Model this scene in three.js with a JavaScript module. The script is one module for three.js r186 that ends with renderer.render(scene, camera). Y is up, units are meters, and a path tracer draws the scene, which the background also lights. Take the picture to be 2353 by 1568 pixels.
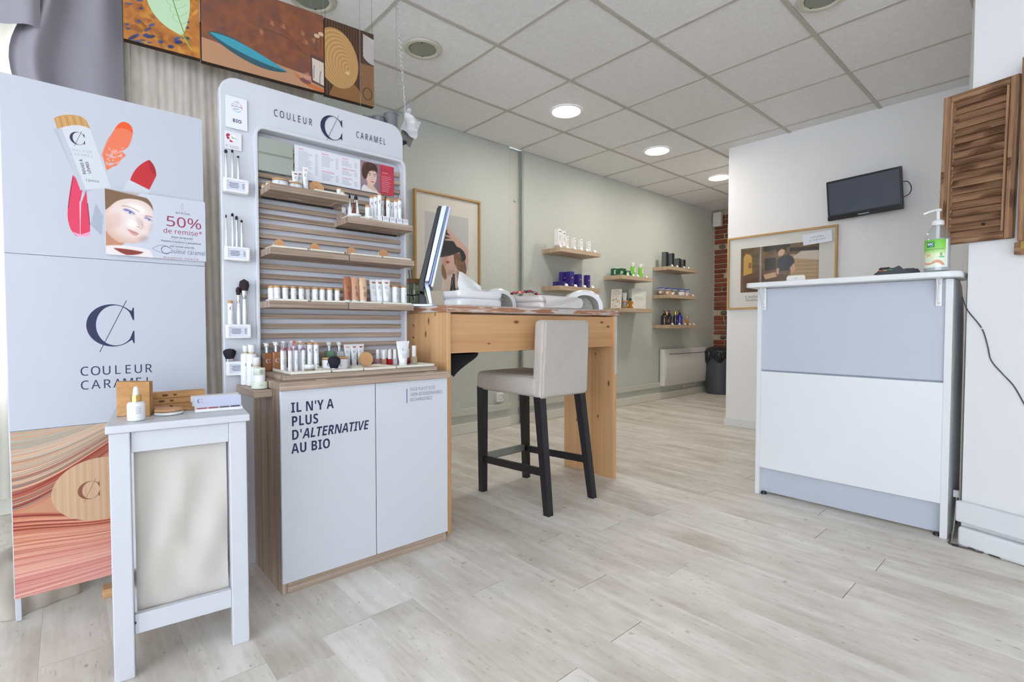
import * as THREE from 'three';
import { RoundedBoxGeometry } from 'three/addons/geometries/RoundedBoxGeometry.js';
import { mergeGeometries } from 'three/addons/utils/BufferGeometryUtils.js';
import { FontLoader } from 'three/addons/loaders/FontLoader.js';
import { RectAreaLightUniformsLib } from 'three/addons/lights/RectAreaLightUniformsLib.js';

// ---------- camera, sky, exposure ----------
const scene = new THREE.Scene();
const camera = new THREE.PerspectiveCamera(68.45, 2353 / 1568, 0.05, 60);
camera.position.set(0, 0.882, 0);
camera.rotation.order = 'YXZ';
camera.rotation.set(-1.717 * Math.PI / 180, 48.306 * Math.PI / 180, 0);
const SKY = 6.5;
scene.background = new THREE.Color().setRGB(0.83, 0.92, 1.06).multiplyScalar(SKY);   // overcast day outside the shop windows
const renderer = new THREE.WebGLRenderer({ antialias: true });
renderer.toneMapping = THREE.LinearToneMapping;
renderer.toneMappingExposure = 1.11;
renderer.shadowMap.enabled = true;
RectAreaLightUniformsLib.init();
const LED = 84;                                                           // the round ceiling panels

// ---------- helpers ----------
let seed = 7;
const rnd = () => { seed = (seed * 1664525 + 1013904223) >>> 0; return seed / 4294967296; };
const V = (x, y, z) => new THREE.Vector3(x, y, z);
const used = {};
const numbered = (n) => { const k = used[n] = (used[n] ?? -1) + 1; return k ? `${n}_${String(k).padStart(3, '0')}` : n; };
const HALF = Math.PI / 2;
function thing(name, label, category, [x, y, z] = [0, 0, 0], turn = 0, group) {
  const o = new THREE.Group(); o.name = numbered(name); o.position.set(x, y, z); o.rotation.y = turn;
  o.userData = { label, category }; if (group) o.userData.group = group;
  scene.add(o); return o;
}
function structure(name, [x, y, z] = [0, 0, 0], turn = 0) {
  const o = new THREE.Group(); o.name = name; o.position.set(x, y, z); o.rotation.y = turn; o.userData = { kind: 'structure' };
  scene.add(o); return o;
}
function part(parent, name, geo, mat, [x, y, z] = [0, 0, 0], rot) {
  const m = new THREE.Mesh(geo, mat); m.name = name; m.position.set(x, y, z); if (rot) m.rotation.set(...rot);
  m.castShadow = m.receiveShadow = true; parent.add(m); return m;
}
// copy of a thing under its own name and label
function again(o, label, [x, y, z], turn, group) {
  const c = o.clone(); c.name = numbered(o.userData.base ?? o.name.replace(/_\d{3}$/, '')); c.userData = { ...o.userData, label };
  if (group) c.userData.group = group;
  c.position.set(x, y, z); if (turn !== undefined) c.rotation.y = turn; scene.add(c); return c;
}
const geoCache = {};
const once = (k, f) => geoCache[k] ??= f();
// uv in metres, the grain (u) along the given axis
function metreUV(g, grain = 'x', ox = 0, oy = 0) {
  const p = g.attributes.position, n = g.attributes.normal, uv = new Float32Array(p.count * 2), ax = 'xyz';
  for (let i = 0; i < p.count; i++) {
    const N = [Math.abs(n.getX(i)), Math.abs(n.getY(i)), Math.abs(n.getZ(i))], P = [p.getX(i), p.getY(i), p.getZ(i)];
    const d = N[0] > N[1] && N[0] > N[2] ? 0 : N[1] > N[2] ? 1 : 2, rest = [0, 1, 2].filter((a) => a !== d), gi = ax.indexOf(grain);
    const u = rest.includes(gi) ? gi : rest[0], v = rest.find((a) => a !== u);
    uv[2 * i] = P[u] + ox; uv[2 * i + 1] = P[v] + oy;
  }
  g.setAttribute('uv', new THREE.BufferAttribute(uv, 2)); return g;
}
const box = (w, h, d, r = 0.002, grain = 'x', ox = 0, oy = 0) => {
  const k = Math.min(r, w * 0.49, h * 0.49, d * 0.49);
  return once(`b${w}|${h}|${d}|${k}|${grain}|${ox}|${oy}`, () => metreUV(new RoundedBoxGeometry(w, h, d, 1, k), grain, ox, oy));
};
const plain = (w, h, d, grain = 'x', ox = 0, oy = 0) => metreUV(new THREE.BoxGeometry(w, h, d), grain, ox, oy);
const cyl = (r1, r2, h, n = 24) => once(`c${r1}|${r2}|${h}|${n}`, () => new THREE.CylinderGeometry(r1, r2, h, n));
const lathe = (pts, n = 24) => once(`l${pts}|${n}`, () => new THREE.LatheGeometry(pts.map(([r, y]) => new THREE.Vector2(r, y)), n));
const tube = (pts, r, n = 40, rs = 8) => new THREE.TubeGeometry(new THREE.CatmullRomCurve3(pts.map((p) => V(...p))), n, r, rs);
const plane = (w, h) => once(`p${w}|${h}`, () => new THREE.PlaneGeometry(w, h));
const merge = (list) => mergeGeometries(list.map((g) => g.index ? g.toNonIndexed() : g));
const at = (g, x, y, z, rx = 0, ry = 0, rz = 0) => g.clone().applyMatrix4(new THREE.Matrix4().makeRotationFromEuler(new THREE.Euler(rx, ry, rz)).setPosition(x, y, z));
function poly(points, depth, bevel = 0) {       // extruded outline
  const s = new THREE.Shape(points.map(([x, y]) => new THREE.Vector2(x, y)));
  return metreUV(new THREE.ExtrudeGeometry(s, { depth, bevelEnabled: bevel > 0, bevelSize: bevel, bevelThickness: bevel, bevelOffset: -bevel, bevelSegments: 2, curveSegments: 8 }));
}
function roundRect(w, h, r, x = -w / 2, y = -h / 2) {
  const s = new THREE.Shape(); const R = Array.isArray(r) ? r : [r, r, r, r];
  s.moveTo(x + R[0], y); s.lineTo(x + w - R[1], y); s.absarc(x + w - R[1], y + R[1], R[1], -HALF, 0);
  s.lineTo(x + w, y + h - R[2]); s.absarc(x + w - R[2], y + h - R[2], R[2], 0, HALF);
  s.lineTo(x + R[3], y + h); s.absarc(x + R[3], y + h - R[3], R[3], HALF, Math.PI);
  s.lineTo(x, y + R[0]); s.absarc(x + R[0], y + R[0], R[0], Math.PI, 1.5 * Math.PI);
  return s;
}
// cloth surface from a function of (u, v)
function cloth(fn, nu, nv) {
  const pos = [], uv = [], idx = [];
  for (let j = 0; j <= nv; j++) for (let i = 0; i <= nu; i++) { pos.push(...fn(i / nu, j / nv)); uv.push(i / nu, j / nv); }
  for (let j = 0; j < nv; j++) for (let i = 0; i < nu; i++) { const a = j * (nu + 1) + i, b = a + 1, c = a + nu + 1, d = c + 1; idx.push(a, b, d, a, d, c); }
  const g = new THREE.BufferGeometry(); g.setAttribute('position', new THREE.Float32BufferAttribute(pos, 3)); g.setAttribute('uv', new THREE.Float32BufferAttribute(uv, 2));
  g.setIndex(idx); g.computeVertexNormals(); return g;
}

// ---------- noise and textures ----------
const hash = (x, y) => { let h = Math.imul(x | 0, 374761393) + Math.imul(y | 0, 668265263); h = Math.imul(h ^ (h >>> 13), 1274126177); return ((h ^ (h >>> 16)) >>> 0) / 4294967296; };
function vnoise(x, y, px, py) {   // value noise, tiling after px by py cells
  const xi = Math.floor(x), yi = Math.floor(y), fx = x - xi, fy = y - yi, s = (t) => t * t * (3 - 2 * t), m = (a, b) => ((a % b) + b) % b;
  const a = hash(m(xi, px), m(yi, py)), b = hash(m(xi + 1, px), m(yi, py)), c = hash(m(xi, px), m(yi + 1, py)), d = hash(m(xi + 1, px), m(yi + 1, py));
  return a + (b - a) * s(fx) + (c - a) * s(fy) + (a - b - c + d) * s(fx) * s(fy);
}
function dataTex(w, h, fn, size, color = true) {   // fn(u, v) -> [r, g, b] 0..255 (or a grey)
  const d = new Uint8Array(w * h * 4);
  for (let y = 0; y < h; y++) for (let x = 0; x < w; x++) {
    const c = fn(x / w, y / h), k = 4 * (y * w + x);
    for (let i = 0; i < 3; i++) d[k + i] = Math.max(0, Math.min(255, Array.isArray(c) ? c[i] : c)); d[k + 3] = 255;
  }
  const t = new THREE.DataTexture(d, w, h); t.magFilter = THREE.LinearFilter; t.minFilter = THREE.LinearMipmapLinearFilter; t.generateMipmaps = true;
  t.wrapS = t.wrapT = THREE.RepeatWrapping; if (size) t.repeat.set(1 / size[0], 1 / size[1]); if (color) t.colorSpace = THREE.SRGBColorSpace; t.needsUpdate = true; return t;
}
const hex = (h) => [(h >> 16) & 255, (h >> 8) & 255, h & 255];
const mix = (a, b, t) => a.map((v, i) => v + (b[i] - v) * Math.max(0, Math.min(1, t)));
function woodTex(light, dark, { w = 512, h = 512, size = [1, 0.5], fine = 90, long = 3, band = 9, k = 0.55, knots = 0, off = 0 } = {}) {
  const L = hex(light), D = hex(dark), kn = [];
  for (let i = 0; i < knots; i++) kn.push([hash(i, 91 + off), hash(i, 57 + off), 0.006 + 0.008 * hash(i, 33)]);
  return dataTex(w, h, (u, v) => {
    const wob = 0.02 * vnoise(u * 4 + off, v * 4, 4, 4);
    let f = 0.5 * vnoise(u * long + off * 3, (v + wob) * fine, long, fine) + 0.3 * vnoise(u * long * 4, v * fine * 2, long * 4, fine * 2) + 0.5 * vnoise(u * 2 + 5, (v + wob) * band, 2, band) - 0.35;
    let c = mix(L, D, f * k * 2);
    for (const [a, b, r] of kn) { const dx = (u - a) * size[0] * 0.45, dy = (v - b) * size[1], q = Math.hypot(dx, dy) / r; if (q < 2.2) c = mix(c, [70, 38, 18], (q < 1 ? 0.8 : 0.8 * (2.2 - q) / 1.2) * (0.8 + 0.2 * Math.sin(q * 9))); }
    return c;
  }, size);
}
const std = (color, roughness = 0.5, o = {}) => new THREE.MeshStandardMaterial({ color, roughness, ...o });
const phy = (color, roughness, o) => new THREE.MeshPhysicalMaterial({ color, roughness, ...o });
function canvas(w, h, draw) {
  const c = document.createElement('canvas'); c.width = w; c.height = h; const g = c.getContext('2d'); draw(g, w, h);
  const t = new THREE.CanvasTexture(c); t.colorSpace = THREE.SRGBColorSpace; t.minFilter = THREE.LinearMipmapLinearFilter; t.anisotropy = 8; return t;
}
const print = (w, h, draw, rough = 0.55) => std(0xffffff, rough, { map: canvas(w, h, draw) });
function speckle(g, w, h, n, cols, r0, r1, a = 0.3) { for (let i = 0; i < n; i++) { g.globalAlpha = a * rnd(); g.fillStyle = cols[Math.floor(rnd() * cols.length)]; g.beginPath(); g.ellipse(rnd() * w, rnd() * h, r0 + rnd() * r1, (r0 + rnd() * r1) * 0.6, rnd() * 3, 0, 7); g.fill(); } g.globalAlpha = 1; }
const path = (g, pts, fill, stroke, lw = 1) => { g.beginPath(); pts.forEach((p, i) => i ? (p.length === 6 ? g.bezierCurveTo(...p) : p.length === 4 ? g.quadraticCurveTo(...p) : g.lineTo(...p)) : g.moveTo(...p)); if (fill) { g.fillStyle = fill; g.fill(); } if (stroke) { g.strokeStyle = stroke; g.lineWidth = lw; g.stroke(); } };

// lettering as flat shapes
const fonts = {};
for (const f of ['sans_regular', 'sans_bold', 'serif_bold', 'serif_regular']) fonts[f] = await new FontLoader().loadAsync(`fonts/droid/droid_${f}.typeface.json`);
function textGeo(str, size, { font = 'sans_regular', gap = 0, shear = 0, align = 'left', seg = 3 } = {}) {
  const F = fonts[font], k = size / F.data.resolution; let x = 0; const gs = [];
  for (const ch of str) {
    const gl = F.data.glyphs[ch] ?? F.data.glyphs['?'];
    if (ch !== ' ') { const g = new THREE.ShapeGeometry(F.generateShapes(ch, size), seg); g.translate(x, 0, 0); gs.push(g); }
    x += gl.ha * k + gap;
  }
  const g = merge(gs); x -= gap;
  if (align !== 'left') g.translate(align === 'center' ? -x / 2 : -x, 0, 0);
  if (shear) { const p = g.attributes.position; for (let i = 0; i < p.count; i++) p.setX(i, p.getX(i) + shear * p.getY(i)); }
  g.userData.width = x; return g;
}
// the C with a slash, one unit high
function logoGeo(seg = 28) {
  const s = new THREE.Shape(), O = 0.5, a0 = 0.72, a1 = 2 * Math.PI - 0.72, pts = [];
  for (let i = 0; i <= seg; i++) { const a = a0 + (a1 - a0) * i / seg; pts.push([O * Math.cos(a), O * Math.sin(a)]); }
  for (let i = 0; i <= seg; i++) { const a = a1 - (a1 - a0) * i / seg; pts.push([0.055 + 0.375 * Math.cos(a), 0.475 * Math.sin(a)]); }
  const C = new THREE.ShapeGeometry(new THREE.Shape(pts.map((p) => new THREE.Vector2(...p))));
  const serif = (m) => new THREE.ShapeGeometry(new THREE.Shape([[0.40, m * 0.13], [0.425, m * 0.13], [0.425, m * 0.43], [0.405, m * 0.43], [0.375, m * 0.345], [0.25, m * 0.43], [0.33, m * 0.33]].map((p) => new THREE.Vector2(...p))));
  const slash = new THREE.ShapeGeometry(new THREE.Shape([[-0.27, -0.62], [-0.255, -0.62], [0.29, 0.6], [0.275, 0.6]].map((p) => new THREE.Vector2(...p))));
  return merge([C, serif(1), serif(-1), slash]);
}
const LOGO = logoGeo(), MARK = logoGeo(8);
const INK = std(0x23284f, 0.6);

// ---------- shared materials ----------
const M = {
  white: std(0xe6e6e6, 0.45), whiteGloss: phy(0xececec, 0.22, { clearcoat: 0.4, clearcoatRoughness: 0.1 }), plastic: std(0xeeeeec, 0.35), cream: std(0xece6d6, 0.4),
  black: std(0x17171c, 0.4), blackWood: std(0x1b1a20, 0.42), chrome: std(0xd8d8da, 0.18, { metalness: 1 }), brushed: std(0xb9bbbf, 0.35, { metalness: 1 }), gold: std(0xd8b26a, 0.25, { metalness: 1 }),
  taupe: std(0xffffff, 0.5, { map: woodTex(0xc0aa97, 0x85705f, { fine: 70, band: 14, size: [0.9, 0.22], k: 0.62 }) }),
  pine: std(0xffffff, 0.45, { map: dataTex(768, 512, (u, v) => { const s = Math.floor(v * 7), tone = hash(s, 21), f = 0.4 * vnoise(u * 3 + s, (v + 0.03 * vnoise(u * 3, v * 3, 3, 3)) * 60, 3, 60) + 0.4 * vnoise(u * 2 + s * 2, v * 24, 2, 24); let c = mix([236, 194, 144], [196, 146, 98], 0.15 + 0.4 * tone + 0.5 * f); for (let i = 0; i < 11; i++) { const q = Math.hypot((u - hash(i, 91)) * 0.5, (v - hash(i, 57)) * 0.55) / (0.0022 + 0.003 * hash(i, 33)); if (q < 2) c = mix(c, [96, 54, 28], q < 0.8 ? 0.8 : 0.8 * (2 - q) / 1.2); } return c; }, [1.1, 0.55]) }),
  oak: std(0xffffff, 0.55, { map: woodTex(0xc9b298, 0xa48a6e, { fine: 60, band: 9, size: [0.8, 0.25], k: 0.55, off: 3 }) }),
  bamboo: std(0xffffff, 0.5, { map: woodTex(0xe0b080, 0xbd8550, { w: 128, h: 128, fine: 14, band: 5, size: [0.06, 0.06], k: 0.6, off: 5 }) }),
  frameWood: std(0xffffff, 0.45, { map: woodTex(0xc6a06a, 0x9d7844, { w: 256, h: 128, fine: 30, band: 5, size: [0.5, 0.08], off: 2 }) }),
  glass: phy(0xffffff, 0.02, { transmission: 1, thickness: 0, ior: 1.3 }), clear: phy(0xf4f4fa, 0.08, { transmission: 0.9, thickness: 0, ior: 1.3 }),
};
// =====================================================================
// THE SETTING
// =====================================================================
const H = 2.43, ZF = 3.6, XR = 2.6, XL = -3.30, ZB = -6.62;

// floor of grey-beige planks running across the room
{
  const floor = structure('floor');
  part(floor, 'subfloor', plain(XR - XL + 0.6, 0.1, ZF - ZB + 0.6), std(0x5d554c, 0.9), [(XR + XL) / 2, -0.0575, (ZF + ZB) / 2]);
  const tex = dataTex(1024, 1024, (u, v) => {
    const wob = 0.012 * vnoise(u * 6, v * 6, 6, 6);
    const f = 0.55 * vnoise(u * 5, (v + wob) * 64, 5, 64) + 0.35 * vnoise(u * 14, v * 200, 14, 200) + 0.25 * vnoise(u * 60, v * 300, 60, 300) - 0.55;
    const cloud = vnoise(u * 9 + 3, v * 16, 9, 16) - 0.5, blotch = vnoise(u * 5, v * 9 + 4, 5, 9) - 0.5;
    let c = mix([240, 235, 226], [196, 186, 172], 0.42 + 0.6 * f + 0.5 * cloud + 0.4 * blotch + 0.25 * (vnoise(u * 40, v * 60, 40, 60) - 0.5));
    const fleck = vnoise(u * 70, v * 330, 70, 330); if (fleck > 0.9) c = mix(c, [140, 127, 112], (fleck - 0.9) * 5);
    const whit = vnoise(u * 7 + 9, v * 30, 7, 30); if (whit > 0.62) c = mix(c, [240, 236, 229], (whit - 0.62) * 1.7);
    const kn = vnoise(u * 26, v * 52, 26, 52); if (kn > 0.955) c = mix(c, [140, 122, 104], (kn - 0.955) * 14);
    return c;
  }, [1.6, 1.6]);
  const mats = [0xffffff, 0xfaf9f8, 0xfcfbfa, 0xf7f6f4].map((c) => std(c, 0.42, { map: tex }));
  const PW = 0.1485, first = { '-3': [-1.39], '-5': [-1.40], '-6': [-1.405], '-7': [-0.835], '-8': [-1.30], '-9': [-0.842], '-10': [-1.087], '-11': [-1.43] };
  let nth = 0;
  for (let k = -45; k <= 24; k++) {
    const z1 = 0.069 + k * PW + PW, zc = z1 - PW / 2; if (zc > ZF || zc < ZB - 0.05) continue;
    const far = zc < -4.6, xr = far ? -1.9 : XR, L = far ? 1.6 : zc > 0.25 ? 3 : 1.28, start = first[String(k)]?.[0] ?? (-0.4 - 1.28 * hash(k + 60, 3));
    const cuts = [XL - 0.05]; for (let x = start - L * 5; x < xr; x += L) if (x > XL + 0.1 && x < xr - 0.1) cuts.push(x); cuts.push(xr);
    for (let i = 0; i + 1 < cuts.length; i++) {
      const w = cuts[i + 1] - cuts[i] - 0.0022;
      part(floor, 'plank', plain(w, 0.0075, PW - 0.0003, 'x', hash(k, i) * 7.3, hash(i + 9, k) * 5.1), mats[Math.floor(hash(k + 3, i * 7) * 4)], [(cuts[i] + cuts[i + 1]) / 2, -0.00375, zc]); nth++;
    }
  }
}
// suspended ceiling: tiles lying in a metal grid
{
  const ceiling = structure('ceiling');
  part(ceiling, 'slab', plain(XR - XL + 0.6, 0.15, ZF - ZB + 0.6), std(0x6b6a66, 0.9), [(XR + XL) / 2, H + 0.20, (ZF + ZB) / 2]);
  const grain = dataTex(256, 256, (u, v) => 244 + 10 * (vnoise(u * 120, v * 120, 120, 120) - 0.5) + 6 * (vnoise(u * 40, v * 40, 40, 40) - 0.5), [0.6, 0.6]);
  const tileM = [0xf5f4f3, 0xf2f1f0, 0xf7f6f5].map((c) => std(c, 0.9, { map: grain })), railM = std(0xb9b5ab, 0.5), crossM = std(0xbdb9b0, 0.5);
  const xs = [XL, -2.757, -2.157, -1.557, -0.957, -0.357, 0.243, 0.843, 1.443, 2.043, XR], zs = [ZF, 2.988, 2.388, 1.788, 1.188, 0.588, -0.012, -0.612, -1.212, -1.812, -2.412, -3.012, -3.612, -4.212, -4.812, -5.412, -6.012, ZB];
  for (const x of xs.slice(1, -1)) part(ceiling, 'grid_rail', plain(0.024, 0.02, ZF - ZB), railM, [x, H + 0.01, (ZF + ZB) / 2]);
  for (const z of zs.slice(1, -1)) for (let i = 0; i + 1 < xs.length; i++) {
    if (z < -4.5 && xs[i] > -2.1) continue;
    part(ceiling, 'cross_rail', plain(xs[i + 1] - xs[i] - 0.024, 0.02, 0.018), crossM, [(xs[i] + xs[i + 1]) / 2, H + 0.0105, z]);
  }
  for (let i = 0; i + 1 < xs.length; i++) for (let j = 0; j + 1 < zs.length; j++) {
    if (zs[j] < -4.5 && xs[i] > -2.1) continue;
    const w = xs[i + 1] - xs[i] - 0.023, d = zs[j] - zs[j + 1] - 0.017;
    part(ceiling, 'ceiling_tile', plain(w, 0.014, d, 'x', hash(i, j), hash(j, i)), tileM[(i * 5 + j * 3) % 3], [(xs[i] + xs[i + 1]) / 2, H + 0.011 + 0.0015 * hash(i + 5, j), (zs[j] + zs[j + 1]) / 2]);
  }
}
// rough rendered walls
const plasterBump = dataTex(512, 512, (u, v) => 120 + 70 * (vnoise(u * 40, v * 40, 40, 40) - 0.5) + 60 * (vnoise(u * 12 + 2 * vnoise(u * 9, v * 9, 9, 9), v * 12, 12, 12) - 0.5) + 50 * (vnoise(u * 110, v * 110, 110, 110) - 0.5), [1.1, 1.1], false);
const sage = std(0xc6c9c0, 0.75, { bumpMap: plasterBump, bumpScale: 0.006 }), sageFlat = std(0xc9c9bd, 0.6), whiteWall = std(0xeeedec, 0.7, { bumpMap: plasterBump, bumpScale: 0.0015 }), skirt = std(0xd9d8cc, 0.5);
{
  // left wall: a near section, a narrow recess with a fixed batten, a far section; a curtained window at its near end
  const w = structure('wall_left');
  const T = 0.25, seg = (z0, z1, y0, y1, x) => part(w, 'wall_face', plain(T, y1 - y0, z0 - z1, 'z', 0.3 * z0, 0.7), sage, [x - T / 2, (y0 + y1) / 2, (z0 + z1) / 2]);
  seg(0.62, -2.918, 0, 0.55, XL - 0.01); seg(-0.55, -2.918, 0.55, H + 0.02, XL - 0.01); seg(0.62, -0.55, 2.25, H + 0.02, XL - 0.01); seg(ZF, 0.62, 0, H + 0.02, XL - 0.01);
  seg(-2.918, -3.075, 0, H + 0.02, XL - 0.05); seg(-3.075, ZB, 0, H + 0.02, XL);
  part(w, 'batten', box(0.02, H, 0.105, 0.004), sageFlat, [XL - 0.036, H / 2, -2.985]);
  part(w, 'pipe', cyl(0.011, 0.011, H, 14), std(0xa9aba2, 0.5), [XL + 0.004, H / 2, -3.062]);
  for (const y of [1.99, 1.045, 0.3]) part(w, 'knob', lathe([[0, 0.016], [0.009, 0.014], [0.012, 0.008], [0.009, 0], [0.006, -0.006]], 14), std(0xd2d2c8, 0.35), [XL - 0.02, y, -2.99], [0, 0, -HALF]);
}
{
  const s = structure('baseboard_left');
  for (const [z0, z1, x] of [[0.5, -2.918, XL - 0.01], [-3.075, ZB, XL]]) {
    const L = z0 - z1, zc = (z0 + z1) / 2;
    part(s, 'skirting', box(0.018, 0.085, L, 0.006), std(0xdedccf, 0.5), [x + 0.009, 0.0425, zc]);
    part(s, 'dado_strip', box(0.02, 0.06, L, 0.006), sageFlat, [x + 0.01, 0.178, zc]);
  }
  part(s, 'skirting', box(0.02, 0.085, 0.14, 0.004), skirt, [XL - 0.045 + 0.01, 0.0425, -2.985]); part(s, 'dado_strip', box(0.02, 0.06, 0.14, 0.004), sageFlat, [XL - 0.035, 0.178, -2.985]);
}
{
  const w = structure('wall_back');
  part(w, 'wall_face', plain(XR + 2.05, H + 0.02, 0.2, 'x'), whiteWall, [(XR - 2.05) / 2, (H + 0.02) / 2, -4.37 - 0.1]);
  part(w, 'side_return', plain(0.12, H + 0.02, 2.1, 'z'), whiteWall, [-2.05 + 0.06, (H + 0.02) / 2, -5.6]);
  const b = structure('baseboard_back'); part(b, 'skirting', box(1.75, 0.07, 0.014, 0.004), std(0xe4e4e2, 0.45), [-2.06 + 0.875, 0.035, -4.363]);
}
{
  // white pier on the right, turned a little, and the wall behind it
  const w = structure('wall_right');
  const g = metreUV(poly([[-0.29, 2.70], [XR, 1.77], [XR + 0.2, 1.77], [XR + 0.2, 4.45], [-0.50, 4.45]], H + 0.02).rotateX(-HALF));
  part(w, 'wall_face', g, whiteWall);
  // unseen side window right of the camera, inferred and sized from the light
  const wz0 = 2.5, wz1 = 0.7;
  part(w, 'side_low_wall', plain(0.2, 0.25, ZF + 1.8, 'z'), whiteWall, [XR + 0.1, 0.125, (ZF - 1.8) / 2]); part(w, 'side_lintel', plain(0.2, H + 0.05 - 2.3, ZF + 1.8, 'z'), whiteWall, [XR + 0.1, (H + 0.05 + 2.3) / 2, (ZF - 1.8) / 2]);
  part(w, 'side_pier', plain(0.2, 2.05, ZF + 0.2 - wz0, 'z'), whiteWall, [XR + 0.1, 1.275, (ZF + 0.2 + wz0) / 2]); part(w, 'side_pier', plain(0.2, 2.05, wz1 + 1.8, 'z'), whiteWall, [XR + 0.1, 1.275, (wz1 - 1.8) / 2]);
  const win3 = structure('unseen_window_3'), fm3 = std(0xd9d9d6, 0.4);
  for (let i = 0; i <= 2; i++) part(win3, 'window_frame', box(0.06, 2.05, 0.05), fm3, [XR + 0.1, 1.275, wz0 + (wz1 - wz0) * i / 2]);
  for (const y of [0.275, 2.275]) part(win3, 'window_frame', box(0.06, 0.05, wz0 - wz1), fm3, [XR + 0.1, y, (wz0 + wz1) / 2]);
  for (let i = 0; i < 2; i++) part(win3, 'pane', plain(0.006, 1.95, (wz0 - wz1) / 2 - 0.05), M.glass, [XR + 0.1, 1.275, wz0 + (wz1 - wz0) * (i + 0.5) / 2]);
  const b = structure('baseboard_right', [-0.30, 0, -2.70], -Math.atan2(0.64, 1.99));
  const sk = std(0xe6e7e8, 0.5);
  part(b, 'dado_strip', box(3.0, 0.085, 0.03, 0.008), sk, [1.5, 0.135, 0.012]); part(b, 'skirting', box(3.0, 0.078, 0.036, 0.012), sk, [1.512, 0.039, 0.017]);
}
// old brick wall at the end of the passage
{
  const w = structure('wall_far');
  part(w, 'mortar', plain(1.5, H + 0.02, 0.2, 'x'), std(0xb3a593, 0.95, { bumpMap: plasterBump, bumpScale: 0.012 }), [-2.65, (H + 0.02) / 2, ZB - 0.1]);
  const bt = dataTex(128, 128, (u, v) => mix([158, 96, 70], [112, 64, 48], 0.2 + 0.9 * vnoise(u * 14, v * 14, 14, 14) * vnoise(u * 40, v * 40, 40, 40) + 0.3 * vnoise(u * 60, v * 60, 60, 60)), [0.3, 0.3]);
  const bm = [0xffffff, 0xe8d6cc, 0xf6e2cf, 0xd8c4bc].map((c) => std(c, 0.85, { map: bt, bumpMap: plasterBump, bumpScale: 0.01 }));
  const stone = std(0x77695a, 0.85, { bumpMap: plasterBump, bumpScale: 0.01 });
  let y = 0.02, row = 0;
  while (y < 2.38) {
    const h = 0.046 + 0.012 * hash(row, 4); let x = -3.285 - 0.1 * hash(row, 1);
    while (x < -2.06) {
      const L = 0.15 + 0.17 * hash(row, Math.round(x * 50)), a = Math.max(x, -3.285), b2 = Math.min(x + L, -2.06);
      if (b2 - a > 0.03) {
        const pebble = hash(row + 40, Math.round(x * 31)) > 0.955;
        if (pebble) part(w, 'stone', once('pebble', () => new THREE.IcosahedronGeometry(0.5, 2)), stone, [(a + b2) / 2, y + h / 2, ZB + 0.004]).scale.set(Math.min(0.09, b2 - a), h * 1.15, 0.05);
        else part(w, 'brick', box(+(b2 - a - 0.006).toFixed(3), +h.toFixed(3), 0.03, 0.008, 'x', hash(row, 7)), bm[Math.floor(hash(row, Math.round(x * 77)) * 4)], [(a + b2) / 2, y + h / 2 + 0.004 * (hash(row, 13) - 0.5), ZB + 0.004 * hash(row, Math.round(x * 9))], [0, 0, 0.02 * (hash(row, 5) - 0.5)]);
      }
      x += L + 0.009 * (0.5 + hash(row, 2));
    }
    y += h + 0.009 + 0.006 * hash(row, 8); row++;
  }
}
// shop front behind the camera: low wall, glazing, lintel
{
  const w = structure('wall_front');
  const m = whiteWall, Y0 = 0.25, Y1 = 2.3;
  part(w, 'low_wall', plain(XR - XL + 0.5, Y0, 0.2), m, [(XR + XL) / 2, Y0 / 2, ZF + 0.1]);
  part(w, 'lintel', plain(XR - XL + 0.5, H + 0.05 - Y1, 0.2), m, [(XR + XL) / 2, (H + 0.05 + Y1) / 2, ZF + 0.1]);
  part(w, 'pier', plain(2.15, Y1 - Y0, 0.2), m, [-1.3 - 1.075, (Y0 + Y1) / 2, ZF + 0.1]); part(w, 'pier', plain(0.4, Y1 - Y0, 0.2), m, [XR, (Y0 + Y1) / 2, ZF + 0.1]);
  const win = structure('window_1'), x0 = -1.3, x1 = XR - 0.2, fm = std(0xd9d9d6, 0.4);
  for (let i = 0; i <= 3; i++) part(win, 'window_frame', box(0.05, Y1 - Y0, 0.06), fm, [x0 + (x1 - x0) * i / 3, (Y0 + Y1) / 2, ZF + 0.1]);
  for (const y of [Y0 + 0.025, Y1 - 0.025]) part(win, 'window_frame', box(x1 - x0, 0.05, 0.06), fm, [(x0 + x1) / 2, y, ZF + 0.1]);
  for (let i = 0; i < 3; i++) part(win, 'pane', plain((x1 - x0) / 3 - 0.05, Y1 - Y0 - 0.1, 0.006), M.glass, [x0 + (x1 - x0) * (i + 0.5) / 3, (Y0 + Y1) / 2, ZF + 0.1]);
  // window at the near end of the left wall, behind the curtains
  const w2 = structure('window_2');
  for (const z of [0.6, -0.53]) part(w2, 'window_frame', box(0.06, 1.7, 0.05), fm, [XL - 0.12, 1.4, z]);
  for (const y of [0.575, 2.225]) part(w2, 'window_frame', box(0.06, 0.05, 1.17), fm, [XL - 0.12, y, 0.035]);
  part(w2, 'pane', plain(0.006, 1.62, 1.1), M.glass, [XL - 0.12, 1.4, 0.035]);
}
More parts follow.
